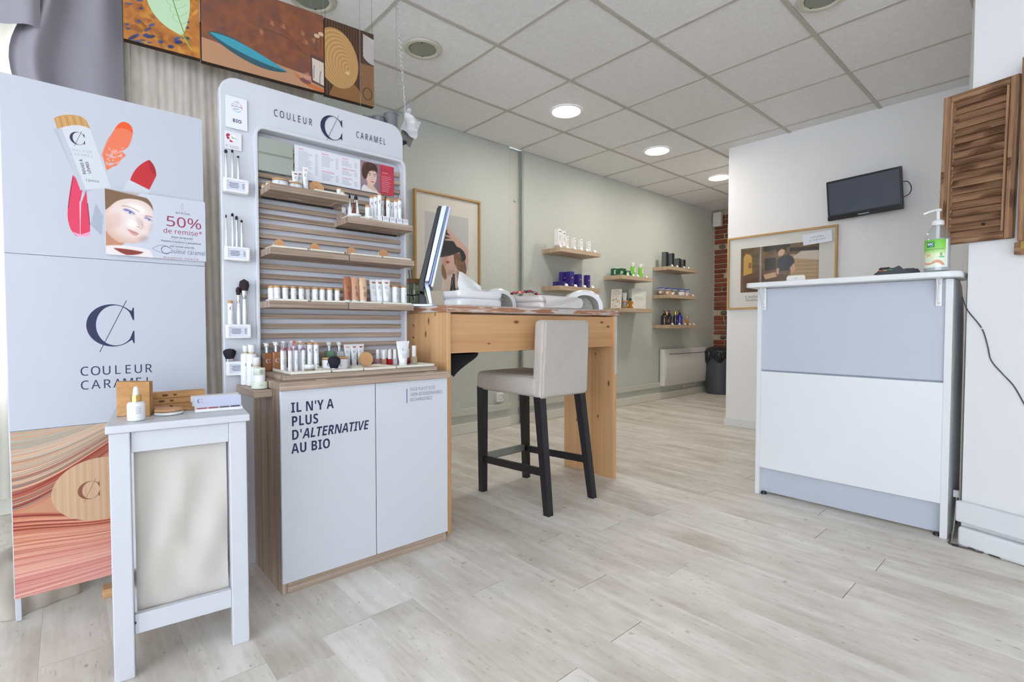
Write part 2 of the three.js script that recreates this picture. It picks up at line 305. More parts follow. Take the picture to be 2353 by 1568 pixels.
// lit round panels in the ceiling
for (const [x, z, label] of [[-2.48, -2.733, 'lit round white ceiling panel nearest, above the bar table end'], [-2.496, -3.943, 'lit round white ceiling panel, the middle one of the lit row'], [-2.51, -5.13, 'lit round ceiling panel, farthest, half hidden by the white wall edge']]) {
  const t = thing('ceiling_light', label, 'ceiling light', [x, H, z], 0, 'lit round ceiling panels');
  part(t, 'rim', lathe([[0.098, 0.0], [0.104, -0.004], [0.112, -0.006], [0.118, -0.003], [0.12, 0.002]], 40), std(0xf1f1f1, 0.4));
  part(t, 'diffuser', new THREE.CylinderGeometry(0.1, 0.1, 0.004, 40), std(0xffffff, 0.5, { emissive: 0xfffaf2, emissiveIntensity: 3.5 }), [0, -0.003, 0]);
  const l = new THREE.RectAreaLight(0xfff9f0, LED, 0.17, 0.17); l.position.set(0, -0.012, 0); l.lookAt(l.position.clone().add(V(0, -1, 0))); l.rotation.set(-HALF, 0, 0); t.add(l);
}
// unlit recessed spots
{
  const spot = (x, z, label) => {
    const t = thing('recessed_spotlight', label, 'ceiling light', [x, H, z], 0, 'unlit recessed spotlights');
    part(t, 'trim_ring', lathe([[0.075, 0.006], [0.076, -0.004], [0.085, -0.008], [0.1, -0.007], [0.106, -0.002], [0.107, 0.002]], 40), std(0xc9c4b4, 0.35));
    part(t, 'reflector', lathe([[0.0, 0.010], [0.05, 0.009], [0.076, 0.001]], 32), std(0x8d8f86, 0.4, { metalness: 0.4, side: THREE.DoubleSide }));
    part(t, 'lens', cyl(0.072, 0.072, 0.003, 32), phy(0xcfd3c8, 0.25, { transmission: 0.7, thickness: 0 }), [0, -0.002, 0]);
    for (const a of [0.6, 3.7]) part(t, 'clip', box(0.008, 0.004, 0.008), M.black, [0.07 * Math.cos(a), -0.004, 0.07 * Math.sin(a)]);
  };
  spot(-2.463, -1.524, 'unlit round recessed spotlight near the hanging chain'); spot(-2.44, -0.905, 'unlit recessed spotlight cut by the top edge above the orange prints'); spot(-0.83, -2.70, 'unlit recessed spotlight at the top edge above the reception counter');
}
// =====================================================================
// LARGE FURNITURE
// =====================================================================
// ---- display stand: white back panel, slats, cabinet (local x runs along the wall, z towards the room) ----
const D0 = [-2.03, 0, -0.418];                 // left edge of the back panel
const dz = (z) => -(z - D0[2]);                // world z -> local x
const dx = (x) => x - D0[0];                   // world x -> local z
const white = std(0xd5d7dc, 0.38);
{
  const t = thing('cosmetics_display', 'tall white cosmetics display with wooden slats, lettered header and two-door cabinet', 'display stand', D0, HALF);
  const W = 0.72, top = 1.765;
  // back panel with a rounded opening
  const s = roundRect(W, top, [0.01, 0.01, 0.06, 0.06], 0, 0);
  const hole = roundRect(0.595, 0.93, [0.02, 0.02, 0.025, 0.025], 0.118, 0.672); s.holes.push(new THREE.Path(hole.getPoints(6).reverse()));
  part(t, 'back_panel', metreUV(new THREE.ExtrudeGeometry(s, { depth: 0.024, bevelEnabled: true, bevelSize: 0.004, bevelThickness: 0.004, bevelOffset: -0.004, bevelSegments: 2, curveSegments: 10 })), white, [0, 0, -0.004]);
  // raised rim round the opening
  const rs = roundRect(0.619, 0.945, [0.02, 0.02, 0.04, 0.04], 0.106, 0.672), rh = roundRect(0.595, 0.93, [0.02, 0.02, 0.025, 0.025], 0.118, 0.672); rs.holes.push(new THREE.Path(rh.getPoints(6).reverse()));
  part(t, 'rim', new THREE.ExtrudeGeometry(rs, { depth: 0.02, bevelEnabled: true, bevelSize: 0.003, bevelThickness: 0.003, bevelOffset: -0.003, bevelSegments: 2, curveSegments: 10 }), white, [0, 0, 0.02]);
  part(t, 'backing', plain(0.62, 0.95, 0.006), std(0xdddde3, 0.5), [0.415, 1.14, -0.016]);
  for (let k = 0; k < 24; k++) { const y = 0.732 + k * 0.0374; if (y < 1.59) part(t, 'slat', box(0.594, 0.018, 0.014, 0.002, 'x', hash(k, 2) * 3, hash(k, 5)), M.taupe, [0.4155, y, 0.004]); }
  // lettering
  const LT = (str, x, w) => { const g = textGeo(str, 0.026, { gap: 0.0095 }); const k = w / g.userData.width; g.scale(k, 1.0, 1); part(t, 'lettering', g, INK, [x, 1.665, 0.0265]); };
  LT('COULEUR', 0.178, 0.142); LT('CARAMEL', 0.50, 0.134);
  part(t, 'emblem', LOGO, INK, [0.40, 1.678, 0.0265]).scale.setScalar(0.096);
  // cabinet
  const cw = 0.645, cz = 0.318;               // width, depth in front of the panel
  const cx = dz(-0.512) + cw / 2;
  part(t, 'cabinet_side', box(0.018, 0.672, cz, 0.002, 'y'), M.taupe, [cx - cw / 2 + 0.009, 0.336, 0.008 + cz / 2]);
  part(t, 'cabinet_side', box(0.018, 0.672, cz, 0.002, 'y', 1), M.taupe, [cx + cw / 2 - 0.009, 0.336, 0.008 + cz / 2]);
  part(t, 'plinth', box(cw - 0.036, 0.036, 0.016, 0.002), M.taupe, [cx, 0.018, dx(-1.712)]);
  part(t, 'worktop', box(cw + 0.012, 0.027, cz + 0.026, 0.003, 'x'), M.taupe, [cx, 0.6865, 0.006 + (cz + 0.026) / 2]);
  part(t, 'raised_step', box(0.60, 0.018, 0.262, 0.003, 'x', 0.4), M.taupe, [cx - 0.003, 0.709, 0.172]);
  for (const [x0, x1] of [[0, 0.329], [0.332, 0.645]]) {
    const d = part(t, 'door', box(x1 - x0, 0.634, 0.018, 0.0025), white, [cx - cw / 2 + (x0 + x1) / 2, 0.356, dx(-1.705) + 0.002]);
    const z = 0.0095;
    if (x0 === 0) {
      const L = (str, x, y, o = {}) => part(d, 'lettering', textGeo(str, 0.033, { font: 'sans_bold', gap: 0.0004, ...o }).scale(o.k ?? 0.82, 1, 1), INK, [x, y, z]);
      L("IL N'Y A", -0.133, 0.243); L('PLUS', -0.133, 0.198); L("D'", -0.133, 0.153); L('ALTERNATIVE', -0.0975, 0.153, { shear: 0.2, gap: -0.0005, k: 0.80 }); L('AU BIO', -0.133, 0.108);
    } else {
      const g2 = std(0x757c98, 0.6), L = (str, y) => part(d, 'lettering', textGeo(str, 0.0128, { shear: 0.2 }).scale(0.8, 1, 1), g2, [-0.0185, y, z]);
      L('PACK PLA ET BOIS', 0.2755); L('100% BIODÉGRADABLE', 0.2555); L('RECHARGEABLE', 0.2355);
      part(d, 'rule', plane(0.003, 0.055), std(0x3b4a86, 0.6), [-0.030, 0.258, z]);
    }
  }
  for (const x of [-0.19, 0.24]) part(t, 'scuff', box(0.035, 0.0015, 0.006, 0.0006), std(0xe8e0d6, 0.6), [cx + x, 0.7005, 0.335]);
  // small shelf on the cabinet's left side
  part(t, 'side_shelf', box(0.058, 0.026, 0.225, 0.002, 'z'), M.taupe, [dz(-0.512) - 0.029, 0.659, dx(-1.885)]);
  // shelves on the slats
  for (const [z0, z1, y] of [[-0.543, -0.83, 1.384], [-0.826, -1.112, 1.307], [-0.541, -0.829, 1.16], [-0.832, -1.118, 1.16], [-0.536, -0.824, 0.971], [-0.827, -1.114, 0.972]]) {
    const s2 = part(t, 'shelf', box(z0 - z1, 0.024, 0.138, 0.0015, 'x', y * 3, z0), M.taupe, [dz((z0 + z1) / 2), y - 0.012, 0.081]);
    if (y > 1.2) { const vs = []; for (let i = 0; i < 10; i++) vs.push(at(box(0.005, 0.001, 0.003, 0.0004), 0.11, -0.0122, -0.045 + i * 0.009)); part(s2, 'vent_row', merge(vs), std(0xd8c8b8, 0.5)); part(s2, 'bracket', box(0.27, 0.006, 0.012, 0.001), M.black, [0, -0.014, -0.063]); part(s2, 'sticker', box(0.05, 0.0006, 0.012, 0.0003), std(0xcfc6bd, 0.4), [-0.03, -0.0122, -0.02]); }
  }
}
// ---- bar table ----
{
  const t = thing('bar_table', 'tall pine bar table with a whitewashed worn top', 'table', [-1.94, 0, -1.78]);
  const worn = dataTex(512, 256, (u, v) => { const n = 0.6 * vnoise(u * 7, v * 9, 7, 9) + 0.4 * vnoise(u * 22, v * 40, 22, 40), m = vnoise(u * 60, v * 20, 60, 20); const c = mix([170, 118, 88], [212, 202, 196], (n - 0.33) * 7); return mix(c, [160, 120, 100], m > 0.8 ? 0.5 * (m - 0.8) * 5 : 0); }, [0.9, 0.3]);
  const top = part(t, 'table_top', box(0.52, 0.03, 1.19, 0.005, 'z'), std(0xffffff, 0.55, { map: worn }), [-0.06, 0.955, 0.0]);
  for (const [z, nm] of [[0.578, 0], [-0.572, 1]]) {
    const p = part(t, 'leg_panel', box(0.385, 0.94, 0.022, 0.003, 'y', 0.4 + nm, nm), M.pine, [0.0, 0.47, z]);
    if (nm === 1) part(p, 'paint_edge', box(0.002, 0.33, 0.02, 0.0008), std(0xcfc8bd, 0.6), [0.1935, 0.3, 0]);
    else for (const [x, y] of [[-0.075, 0.415], [-0.075, 0.36]]) part(p, 'peg', cyl(0.004, 0.004, 0.003, 12), std(0x3b2a1c, 0.6), [x, y, 0.011], [HALF, 0, 0]);
  }
  part(t, 'apron', box(0.022, 0.168, 1.13, 0.002, 'z', 0.2), M.pine, [0.165, 0.849, 0.002]);
  part(t, 'apron', box(0.022, 0.168, 1.13, 0.002, 'z', 0.7), M.pine, [-0.165, 0.849, 0.002]);
}
// ---- bar stool ----
{
  const t = thing('bar_stool', 'beige upholstered bar stool with black wooden legs', 'stool', [-1.87, 0, -1.825], 0.02);
  const bump = dataTex(256, 256, (u, v) => 128 + 80 * (vnoise(u * 6 + 2 * vnoise(u * 5, v * 5, 5, 5), v * 6, 6, 6) - 0.5) + 40 * (vnoise(u * 80, v * 80, 80, 80) - 0.5), [0.35, 0.35], false);
  const fab = std(0xc6bdb3, 0.9, { bumpMap: bump, bumpScale: 0.006 });
  // seat cushion and back, one cover
  const soft = (w, h, d, r, n = 5) => metreUV(new RoundedBoxGeometry(w, h, d, n, r));
  const sg = soft(0.46, 0.10, 0.365, 0.03); { const p = sg.attributes.position; for (let i = 0; i < p.count; i++) { const x = p.getX(i), z = p.getZ(i); if (p.getY(i) > 0.02) p.setY(i, p.getY(i) + 0.014 * (1 - (x / 0.23) ** 2) * (1 - (z / 0.18) ** 2)); } sg.computeVertexNormals(); }
  part(t, 'seat', sg, fab, [-0.04, 0.592, 0]);
  const bg = soft(0.07, 0.375, 0.352, 0.022); { const p = bg.attributes.position; for (let i = 0; i < p.count; i++) { const y = p.getY(i) + 0.1875, z = p.getZ(i); p.setX(i, p.getX(i) + 0.015 * y / 0.375 - (y < 0.3 ? 0 : 0.0) + 0.006 * Math.sin(z * 14) * (y / 0.375)); if (y > 0.3) p.setY(i, p.getY(i) + 0.004 * Math.cos(z * 12)); } bg.computeVertexNormals(); }
  part(t, 'backrest', bg, fab, [0.180, 0.724, 0]);
  const leg = (x0, z0, x1, z1) => { // foot -> top, tapered square
    const r = [], a = 0.0165, b = 0.021;
    for (const [sx, sz] of [[-1, -1], [1, -1], [1, 1], [-1, 1]]) r.push([x0 + sx * a, 0, z0 + sz * a], [x1 + sx * b, 0.56, z1 + sz * b]);
    const P = [], q = (i, j, k, l) => P.push(...r[i], ...r[j], ...r[k], ...r[i], ...r[k], ...r[l]);
    for (let i = 0; i < 4; i++) { const n = (i + 1) % 4; q(2 * i, 2 * i + 1, 2 * n + 1, 2 * n); } q(0, 2, 4, 6); q(1, 7, 5, 3);
    const g = new THREE.BufferGeometry(); g.setAttribute('position', new THREE.Float32BufferAttribute(P, 3)); g.computeVertexNormals(); return metreUV(g, 'y');
  };
  part(t, 'leg', leg(0.255, 0.168, 0.178, 0.150), M.blackWood); part(t, 'leg', leg(0.24, -0.178, 0.172, -0.150), M.blackWood);
  part(t, 'leg', leg(-0.222, 0.168, -0.24, 0.156), M.blackWood); part(t, 'leg', leg(-0.238, -0.172, -0.24, -0.156), M.blackWood);
  for (const z of [0.163, -0.168]) part(t, 'stretcher', box(0.43, 0.036, 0.018, 0.002), M.blackWood, [-0.004, 0.183, z], [0, z < 0 ? 0.02 : 0, 0.045]);
  const f = part(t, 'footrest', box(0.02, 0.036, 0.31, 0.002), M.blackWood, [-0.235, 0.178, -0.002]);
  part(f, 'metal_strip', box(0.022, 0.034, 0.28, 0.001), std(0x9aa09a, 0.35, { metalness: 0.8 }), [0.002, 0.003, 0]);
}
// ---- reception counter ----
{
  const t = thing('reception_counter', 'white and grey-blue reception counter with an overhanging top', 'counter', [-0.72, 0, -2.70]);
  const gb = std(0xc3c8d2, 0.5), wp = std(0xe9ebec, 0.32), dk = std(0xd2d0cb, 0.5);
  const W = 0.772, x0 = -W / 2 - 0.0;                 // world -1.108 .. -0.338
  part(t, 'end_panel', box(0.022, 1.075, 0.42, 0.002), M.white, [x0 + 0.011, 0.5385, -0.21]);
  // right end panel with a curved rear edge
  const side = poly([[0, 0.001], [0, 1.075], [-0.17, 1.075], [-0.235, 1.05], [-0.285, 0.99], [-0.31, 0.9], [-0.31, 0.001]], 0.022, 0.0015).rotateY(-HALF);
  part(t, 'end_panel', metreUV(side), M.white, [W / 2, 0, 0]);
  part(t, 'upper_panel', plain(W - 0.044, 0.42, 0.018), gb, [0, 0.865, -0.022]);
  part(t, 'groove_strip', plain(W - 0.044, 0.012, 0.012), std(0x9aa0ac, 0.5), [0, 0.652, -0.026]);
  part(t, 'lower_panel', box(W - 0.044, 0.504, 0.018, 0.002), wp, [0, 0.395, -0.011]);
  part(t, 'plinth_panel', plain(W - 0.044, 0.132, 0.016), gb, [0, 0.076, -0.05]);
  const ts = roundRect(0.835, 0.30, [0.03, 0.06, 0.05, 0.02], -0.4175, -0.15);
  part(t, 'counter_top', new THREE.ExtrudeGeometry(ts, { depth: 0.016, bevelEnabled: true, bevelSize: 0.004, bevelThickness: 0.004, bevelOffset: -0.004, bevelSegments: 3, curveSegments: 12 }).rotateX(-HALF), std(0xebebea, 0.35), [0.0, 1.0815, -0.067]);
  part(t, 'work_shelf', box(W - 0.05, 0.018, 0.36, 0.002), M.white, [0, 0.74, -0.21]);
  for (const x of [-0.352, 0.342]) {                   // stamped steel brackets
    const b = part(t, 'bracket', box(0.02, 0.115, 0.004, 0.001), M.plastic, [x, 1.022, 0.0]);
    part(b, 'arm', box(0.02, 0.004, 0.05, 0.001), M.plastic, [0, 0.0555, 0.025]);
    part(b, 'gusset', poly([[0, 0.055], [0.05, 0.055], [0, -0.055]], 0.003).rotateY(-HALF), M.plastic, [0.0015, 0, 0.002]);
    for (const y of [-0.045, 0.035]) part(b, 'screw', cyl(0.0035, 0.0035, 0.003, 10), std(0x8a6a55, 0.4, { metalness: 0.6 }), [0, y, 0.003], [HALF, 0, 0]);
  }
  for (const x of [x0 + 0.035, W / 2 - 0.035]) part(t, 'foot', cyl(0.012, 0.014, 0.012, 14), M.black, [x, 0.006, -0.03]);
}
// ---- white side table with a cloth front ----
{
  const t = thing('side_table', 'narrow white side table with a beige cloth panel in front', 'table', [-1.535, 0, -0.221], HALF - 0.118);
  const pm = std(0xcdced3, 0.35), W = 0.298, D = 0.355;
  part(t, 'table_top', box(W + 0.014, 0.02, D + 0.012, 0.003), pm, [0.001, 0.630, -D / 2 + 0.003]);
  for (const [x, z] of [[-W / 2 + 0.021, -0.02], [W / 2 - 0.021, -0.02], [-W / 2 + 0.021, -D + 0.02], [W / 2 - 0.021, -D + 0.02]]) part(t, 'leg', box(0.042, 0.62, 0.04, 0.003), pm, [x, 0.31, z]);
  for (const z of [-0.012, -D + 0.012]) { part(t, 'rail', box(W - 0.084, 0.052, 0.018, 0.002), pm, [0, 0.592, z - 0.006]); part(t, 'rail', box(W - 0.084, 0.05, 0.018, 0.002), pm, [0, 0.13, z - 0.006]); }
  for (const x of [-W / 2 + 0.02, W / 2 - 0.02]) { part(t, 'rail', box(0.018, 0.052, D - 0.08, 0.002), pm, [x, 0.592, -D / 2]); part(t, 'rail', box(0.018, 0.05, D - 0.08, 0.002), pm, [x, 0.13, -D / 2]); }
  const cl = std(0xccc6bd, 0.95, { side: THREE.DoubleSide });
  const front = cloth((u, v) => { const x = (u - 0.5) * 0.205, y = 0.575 - v * 0.43; const g = 1 - Math.abs(u - 0.5) * 2; return [x, y, -0.04 + 0.012 * g * Math.sin(v * 3.1) + 0.006 * Math.sin((u * 2.2 + v * 1.3) * 5 + 1) * Math.sin(v * 3.1) + 0.005 * Math.sin((u * 1.1 - v * 1.6) * 9) * g * v]; }, 40, 50);
  part(t, 'cloth_panel', front, cl);
  part(t, 'bag', cloth((u, v) => { const a = u * Math.PI * 2, R = (c, p) => Math.sign(c) * Math.pow(Math.abs(c), p); return [0.095 * R(Math.cos(a), 0.4), 0.575 - v * 0.44, -0.19 + 0.135 * R(Math.sin(a), 0.4)]; }, 40, 6), cl);
  part(t, 'screw_hole', cyl(0.003, 0.003, 0.002, 10), M.black, [-0.106, 0.135, -0.008], [HALF, 0, 0]);
}
// ---- folding poster board ----
const POST = { x: -2.0, z0: 0.124, z1: -0.364 };
{
  const t = thing('poster_stand', 'tall white folding poster board with lipstick print and logo', 'poster', [POST.x, 0, (POST.z0 + POST.z1) / 2], HALF);
  const W = POST.z0 - POST.z1, y0 = 0.098, s1 = 0.582, s2 = 1.088, y1 = 1.588, pw = '#d9dde8';
  const edge = std(0xcfd1d8, 0.5);
  const logo = (g, x, y, h, col, lw = 1) => { // painted version of the slashed C
    g.save(); g.translate(x, y); g.scale(h, -h); g.fillStyle = col; g.beginPath();
    g.arc(0, 0, 0.5, 0.72, 2 * Math.PI - 0.72); g.ellipse(0.055, 0, 0.375, 0.475, 0, 2 * Math.PI - 0.72, 0.72, true); g.fill();
    for (const m of [1, -1]) { g.beginPath();[[0.40, 0.13], [0.425, 0.13], [0.425, 0.43], [0.405, 0.43], [0.375, 0.345], [0.25, 0.43], [0.33, 0.33]].forEach(([a, b], i) => i ? g.lineTo(a, m * b) : g.moveTo(a, m * b)); g.fill(); }
    g.strokeStyle = col; g.lineWidth = 0.014 * lw; g.beginPath(); g.moveTo(-0.26, -0.62); g.lineTo(0.28, 0.6); g.stroke(); g.restore();
  };
  globalThis.paintLogo = logo;
  const spaced = (g, str, x, y, w) => { const n = str.length; [...str].forEach((c, i) => { g.textAlign = 'center'; g.fillText(c, x + w * i / (n - 1), y); }); };
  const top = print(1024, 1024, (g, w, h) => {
    g.fillStyle = '#c4c7cf'; g.fillRect(0, 0, w, h);
    const X = (px) => { const p = (px - 3) / 462; return p / (p + 1.353 * (1 - p)) * w; }, Y = (py, px) => ((py - (165 + (px - 3) * 0.249)) / (417 - (px - 3) * 0.18)) * h;   // from the print's own proportions
    const P = (px, py) => [X(px), Y(py, px)];
    // cast shadows of the lipsticks, painted in as part of the print
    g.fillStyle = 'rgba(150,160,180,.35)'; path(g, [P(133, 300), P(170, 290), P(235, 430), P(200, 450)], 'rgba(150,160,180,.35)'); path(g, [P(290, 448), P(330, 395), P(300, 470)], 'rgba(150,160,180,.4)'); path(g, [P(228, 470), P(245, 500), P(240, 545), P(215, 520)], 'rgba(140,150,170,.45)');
    // orange smear
    path(g, [P(275, 303), [...P(285, 283), ...P(300, 286)], [...P(318, 292), ...P(316, 312)], [...P(312, 335), ...P(303, 345)], P(290, 352), P(300, 362), P(292, 368), P(285, 375), P(278, 385), P(268, 388), P(255, 396), P(246, 360), [...P(255, 330), ...P(275, 303)]], '#ec7a55');
    path(g, [P(276, 302), [...P(286, 283), ...P(300, 286)], [...P(318, 293), ...P(316, 312)], [...P(300, 296), ...P(276, 302)]], '#ee5a24');
    for (let i = 0; i < 60; i++) { const q = P(255 + rnd() * 38, 345 + rnd() * 42); g.fillStyle = rnd() > 0.5 ? '#c4c7cf' : '#f0a08c'; g.globalAlpha = 0.7; g.beginPath(); g.ellipse(...q, 3 + 6 * rnd(), 3 + 5 * rnd(), 0, 0, 7); g.fill(); } g.globalAlpha = 1;
    path(g, [P(263, 318), [...P(248, 345), ...P(243, 365)]], null, '#e77', 2);
    // pink smears
    path(g, [P(176, 405), [...P(160, 470), ...P(161, 505)], [...P(166, 540), ...P(185, 547)], P(189, 546), P(191, 470), P(200, 430)], '#e23a5e');
    path(g, [P(194, 470), P(190, 546), P(212, 547), [...P(216, 510), ...P(209, 480)], P(207, 440)], '#e0365a'); path(g, [P(170, 535), P(186, 548), P(212, 548), P(213, 535), P(192, 542)], 'rgba(240,190,220,.8)');
    path(g, [P(191, 465), P(190, 546)], null, '#f3b3c4', 4); path(g, [P(209, 470), P(213, 520)], null, '#7e2447', 4); path(g, [P(176, 410), P(163, 480)], null, '#a02a4c', 5);
    // lipstick tube in front
    path(g, [P(134, 275), [...P(150, 266), ...P(180, 268)], [...P(205, 272), ...P(212, 283)], P(220, 301), [...P(195, 285), ...P(142, 300)]], '#c9995c');
    for (let i = 0; i < 9; i++) path(g, [P(140 + i * 8, 271), P(147 + i * 8, 298)], null, i % 2 ? 'rgba(150,98,50,.55)' : 'rgba(225,180,120,.6)', 4);
    path(g, [P(142, 300), [...P(190, 283), ...P(219, 301)], P(264, 435), [...P(230, 437), ...P(193, 440)]], '#d3d5d9'); path(g, [P(142, 300), P(152, 297), P(206, 440), P(193, 440)], '#bfc3ca');
    g.save(); g.translate(...P(190, 322)); g.rotate(-0.05); logo(g, 0, 0, 78, '#2c2c4a', 1.6); g.font = '500 20px sans-serif'; g.fillStyle = '#a6aab6'; spaced(g, 'COULEUR', -42, 80, 98); spaced(g, 'CARAMEL', -36, 104, 98); g.restore();
    g.save(); g.translate(...P(213, 404)); g.rotate(-HALF - 0.2); g.font = 'bold 21px sans-serif'; g.fillStyle = '#3a3a55'; g.textAlign = 'left'; g.fillText('ROUGE À', 0, -12); g.fillText('LÈVRES', 4, 14); g.restore();
    g.font = '20px sans-serif'; g.fillStyle = '#4a4a60'; g.textAlign = 'center'; g.fillText('Lipstick', ...P(222, 421));
    // red bullet
    path(g, [P(290, 444), P(303, 417), P(352, 438), P(340, 470), P(300, 470)], '#cfd2d8'); path(g, [P(308, 418), [...P(318, 385), ...P(351, 372)], [...P(366, 385), ...P(366, 408)], P(350, 440)], '#c5262e'); path(g, [P(351, 372), [...P(366, 385), ...P(366, 408)], P(358, 403), [...P(348, 390), ...P(351, 372)]], '#a81a22');
  }, 0.4);
  const mid = print(1024, 1024, (g, w, h) => {
    g.fillStyle = '#c4c7cf'; g.fillRect(0, 0, w, h);
    logo(g, 494, 412, 268, '#23284f'); g.fillStyle = '#23284f'; g.font = '76px sans-serif'; spaced(g, 'COULEUR', 345, 722, 335); spaced(g, 'CARAMEL', 345, 808, 335);
  }, 0.4);
  const low = print(1024, 1024, (g, w, h) => {
    g.fillStyle = '#c9906f'; g.fillRect(0, 0, w, h);
    const cols = ['#a8a090', '#b8a893', '#c9a184', '#d9b59a', '#8f7f70', '#b55f43', '#8f3324', '#c97b58', '#dfa285', '#c87a66', '#e3a68e', '#d98d80', '#e8ae9f', '#d28a80', '#e2a294'];
    // flowing bands: they rise to the right above the disc and sweep round below it
    const N = 190; for (let i = 0; i < N; i++) { const k = i / N, j = hash(i, 3) - 0.5; g.beginPath();
      if (k < 0.45) { const q = k / 0.45; g.moveTo(-20, -60 + 560 * q + 20 * j); g.bezierCurveTo(200, -40 + 520 * q, 420, -90 + 300 * q, 640, -170 + 250 * q); g.bezierCurveTo(780, -230 + 230 * q, 900, -120 + 260 * q, 1050, -60 + 330 * q); }
      else { const q = (k - 0.45) / 0.55; g.moveTo(-20, 500 + 600 * q + 14 * j); g.bezierCurveTo(220, 520 + 560 * q, 420, 640 + 400 * q, 600, 560 + 470 * q); g.bezierCurveTo(740, 480 + 520 * q, 860, 330 + 620 * q, 1050, 230 + 760 * q); }
      g.strokeStyle = cols[Math.min(14, Math.max(0, Math.floor(k * 15 + 3.4 * j)))]; g.globalAlpha = 0.9; g.lineWidth = 6 + 12 * hash(i, 8); g.stroke(); if (i % 6 === 0) { g.strokeStyle = k > 0.45 ? 'rgba(250,205,185,.6)' : 'rgba(245,235,225,.6)'; g.lineWidth = 3; g.stroke(); } if (k > 0.5 && i % 5 === 1) { g.strokeStyle = 'rgba(150,60,54,.45)'; g.lineWidth = 6; g.stroke(); } }
    g.globalAlpha = 1; const ex = 416, ey = 429; g.save(); g.beginPath(); g.ellipse(ex, ey, 243, 205, 0, 0, 7); g.clip(); g.fillStyle = '#cfab88'; g.fillRect(0, 0, w, h);
    for (let i = 0; i < 30; i++) { g.fillStyle = i % 2 ? 'rgba(222,190,154,.3)' : 'rgba(180,140,104,.22)'; g.fillRect(ex - 270 + i * 18 + 8 * hash(i, 5), 0, 6 + 10 * hash(i, 6), h); } g.restore();
    logo(g, 357, 429, 118, '#8a5238', 1.2);
  }, 0.5);
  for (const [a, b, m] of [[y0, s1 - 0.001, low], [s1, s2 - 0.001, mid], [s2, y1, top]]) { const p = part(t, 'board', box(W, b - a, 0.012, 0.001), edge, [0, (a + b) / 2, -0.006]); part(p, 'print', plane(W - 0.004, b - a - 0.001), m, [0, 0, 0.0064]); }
  for (const x of [-W / 2 + 0.004, W / 2 - 0.05]) part(t, 'support', box(0.014, 0.72, 0.014, 0.002), edge, [x, 0.36, -0.05], [0.09, 0, 0]);
  part(t, 'foot', box(0.04, 0.03, 0.05, 0.003), M.pine, [W / 2 - 0.27, 0.015, -0.09]);
}
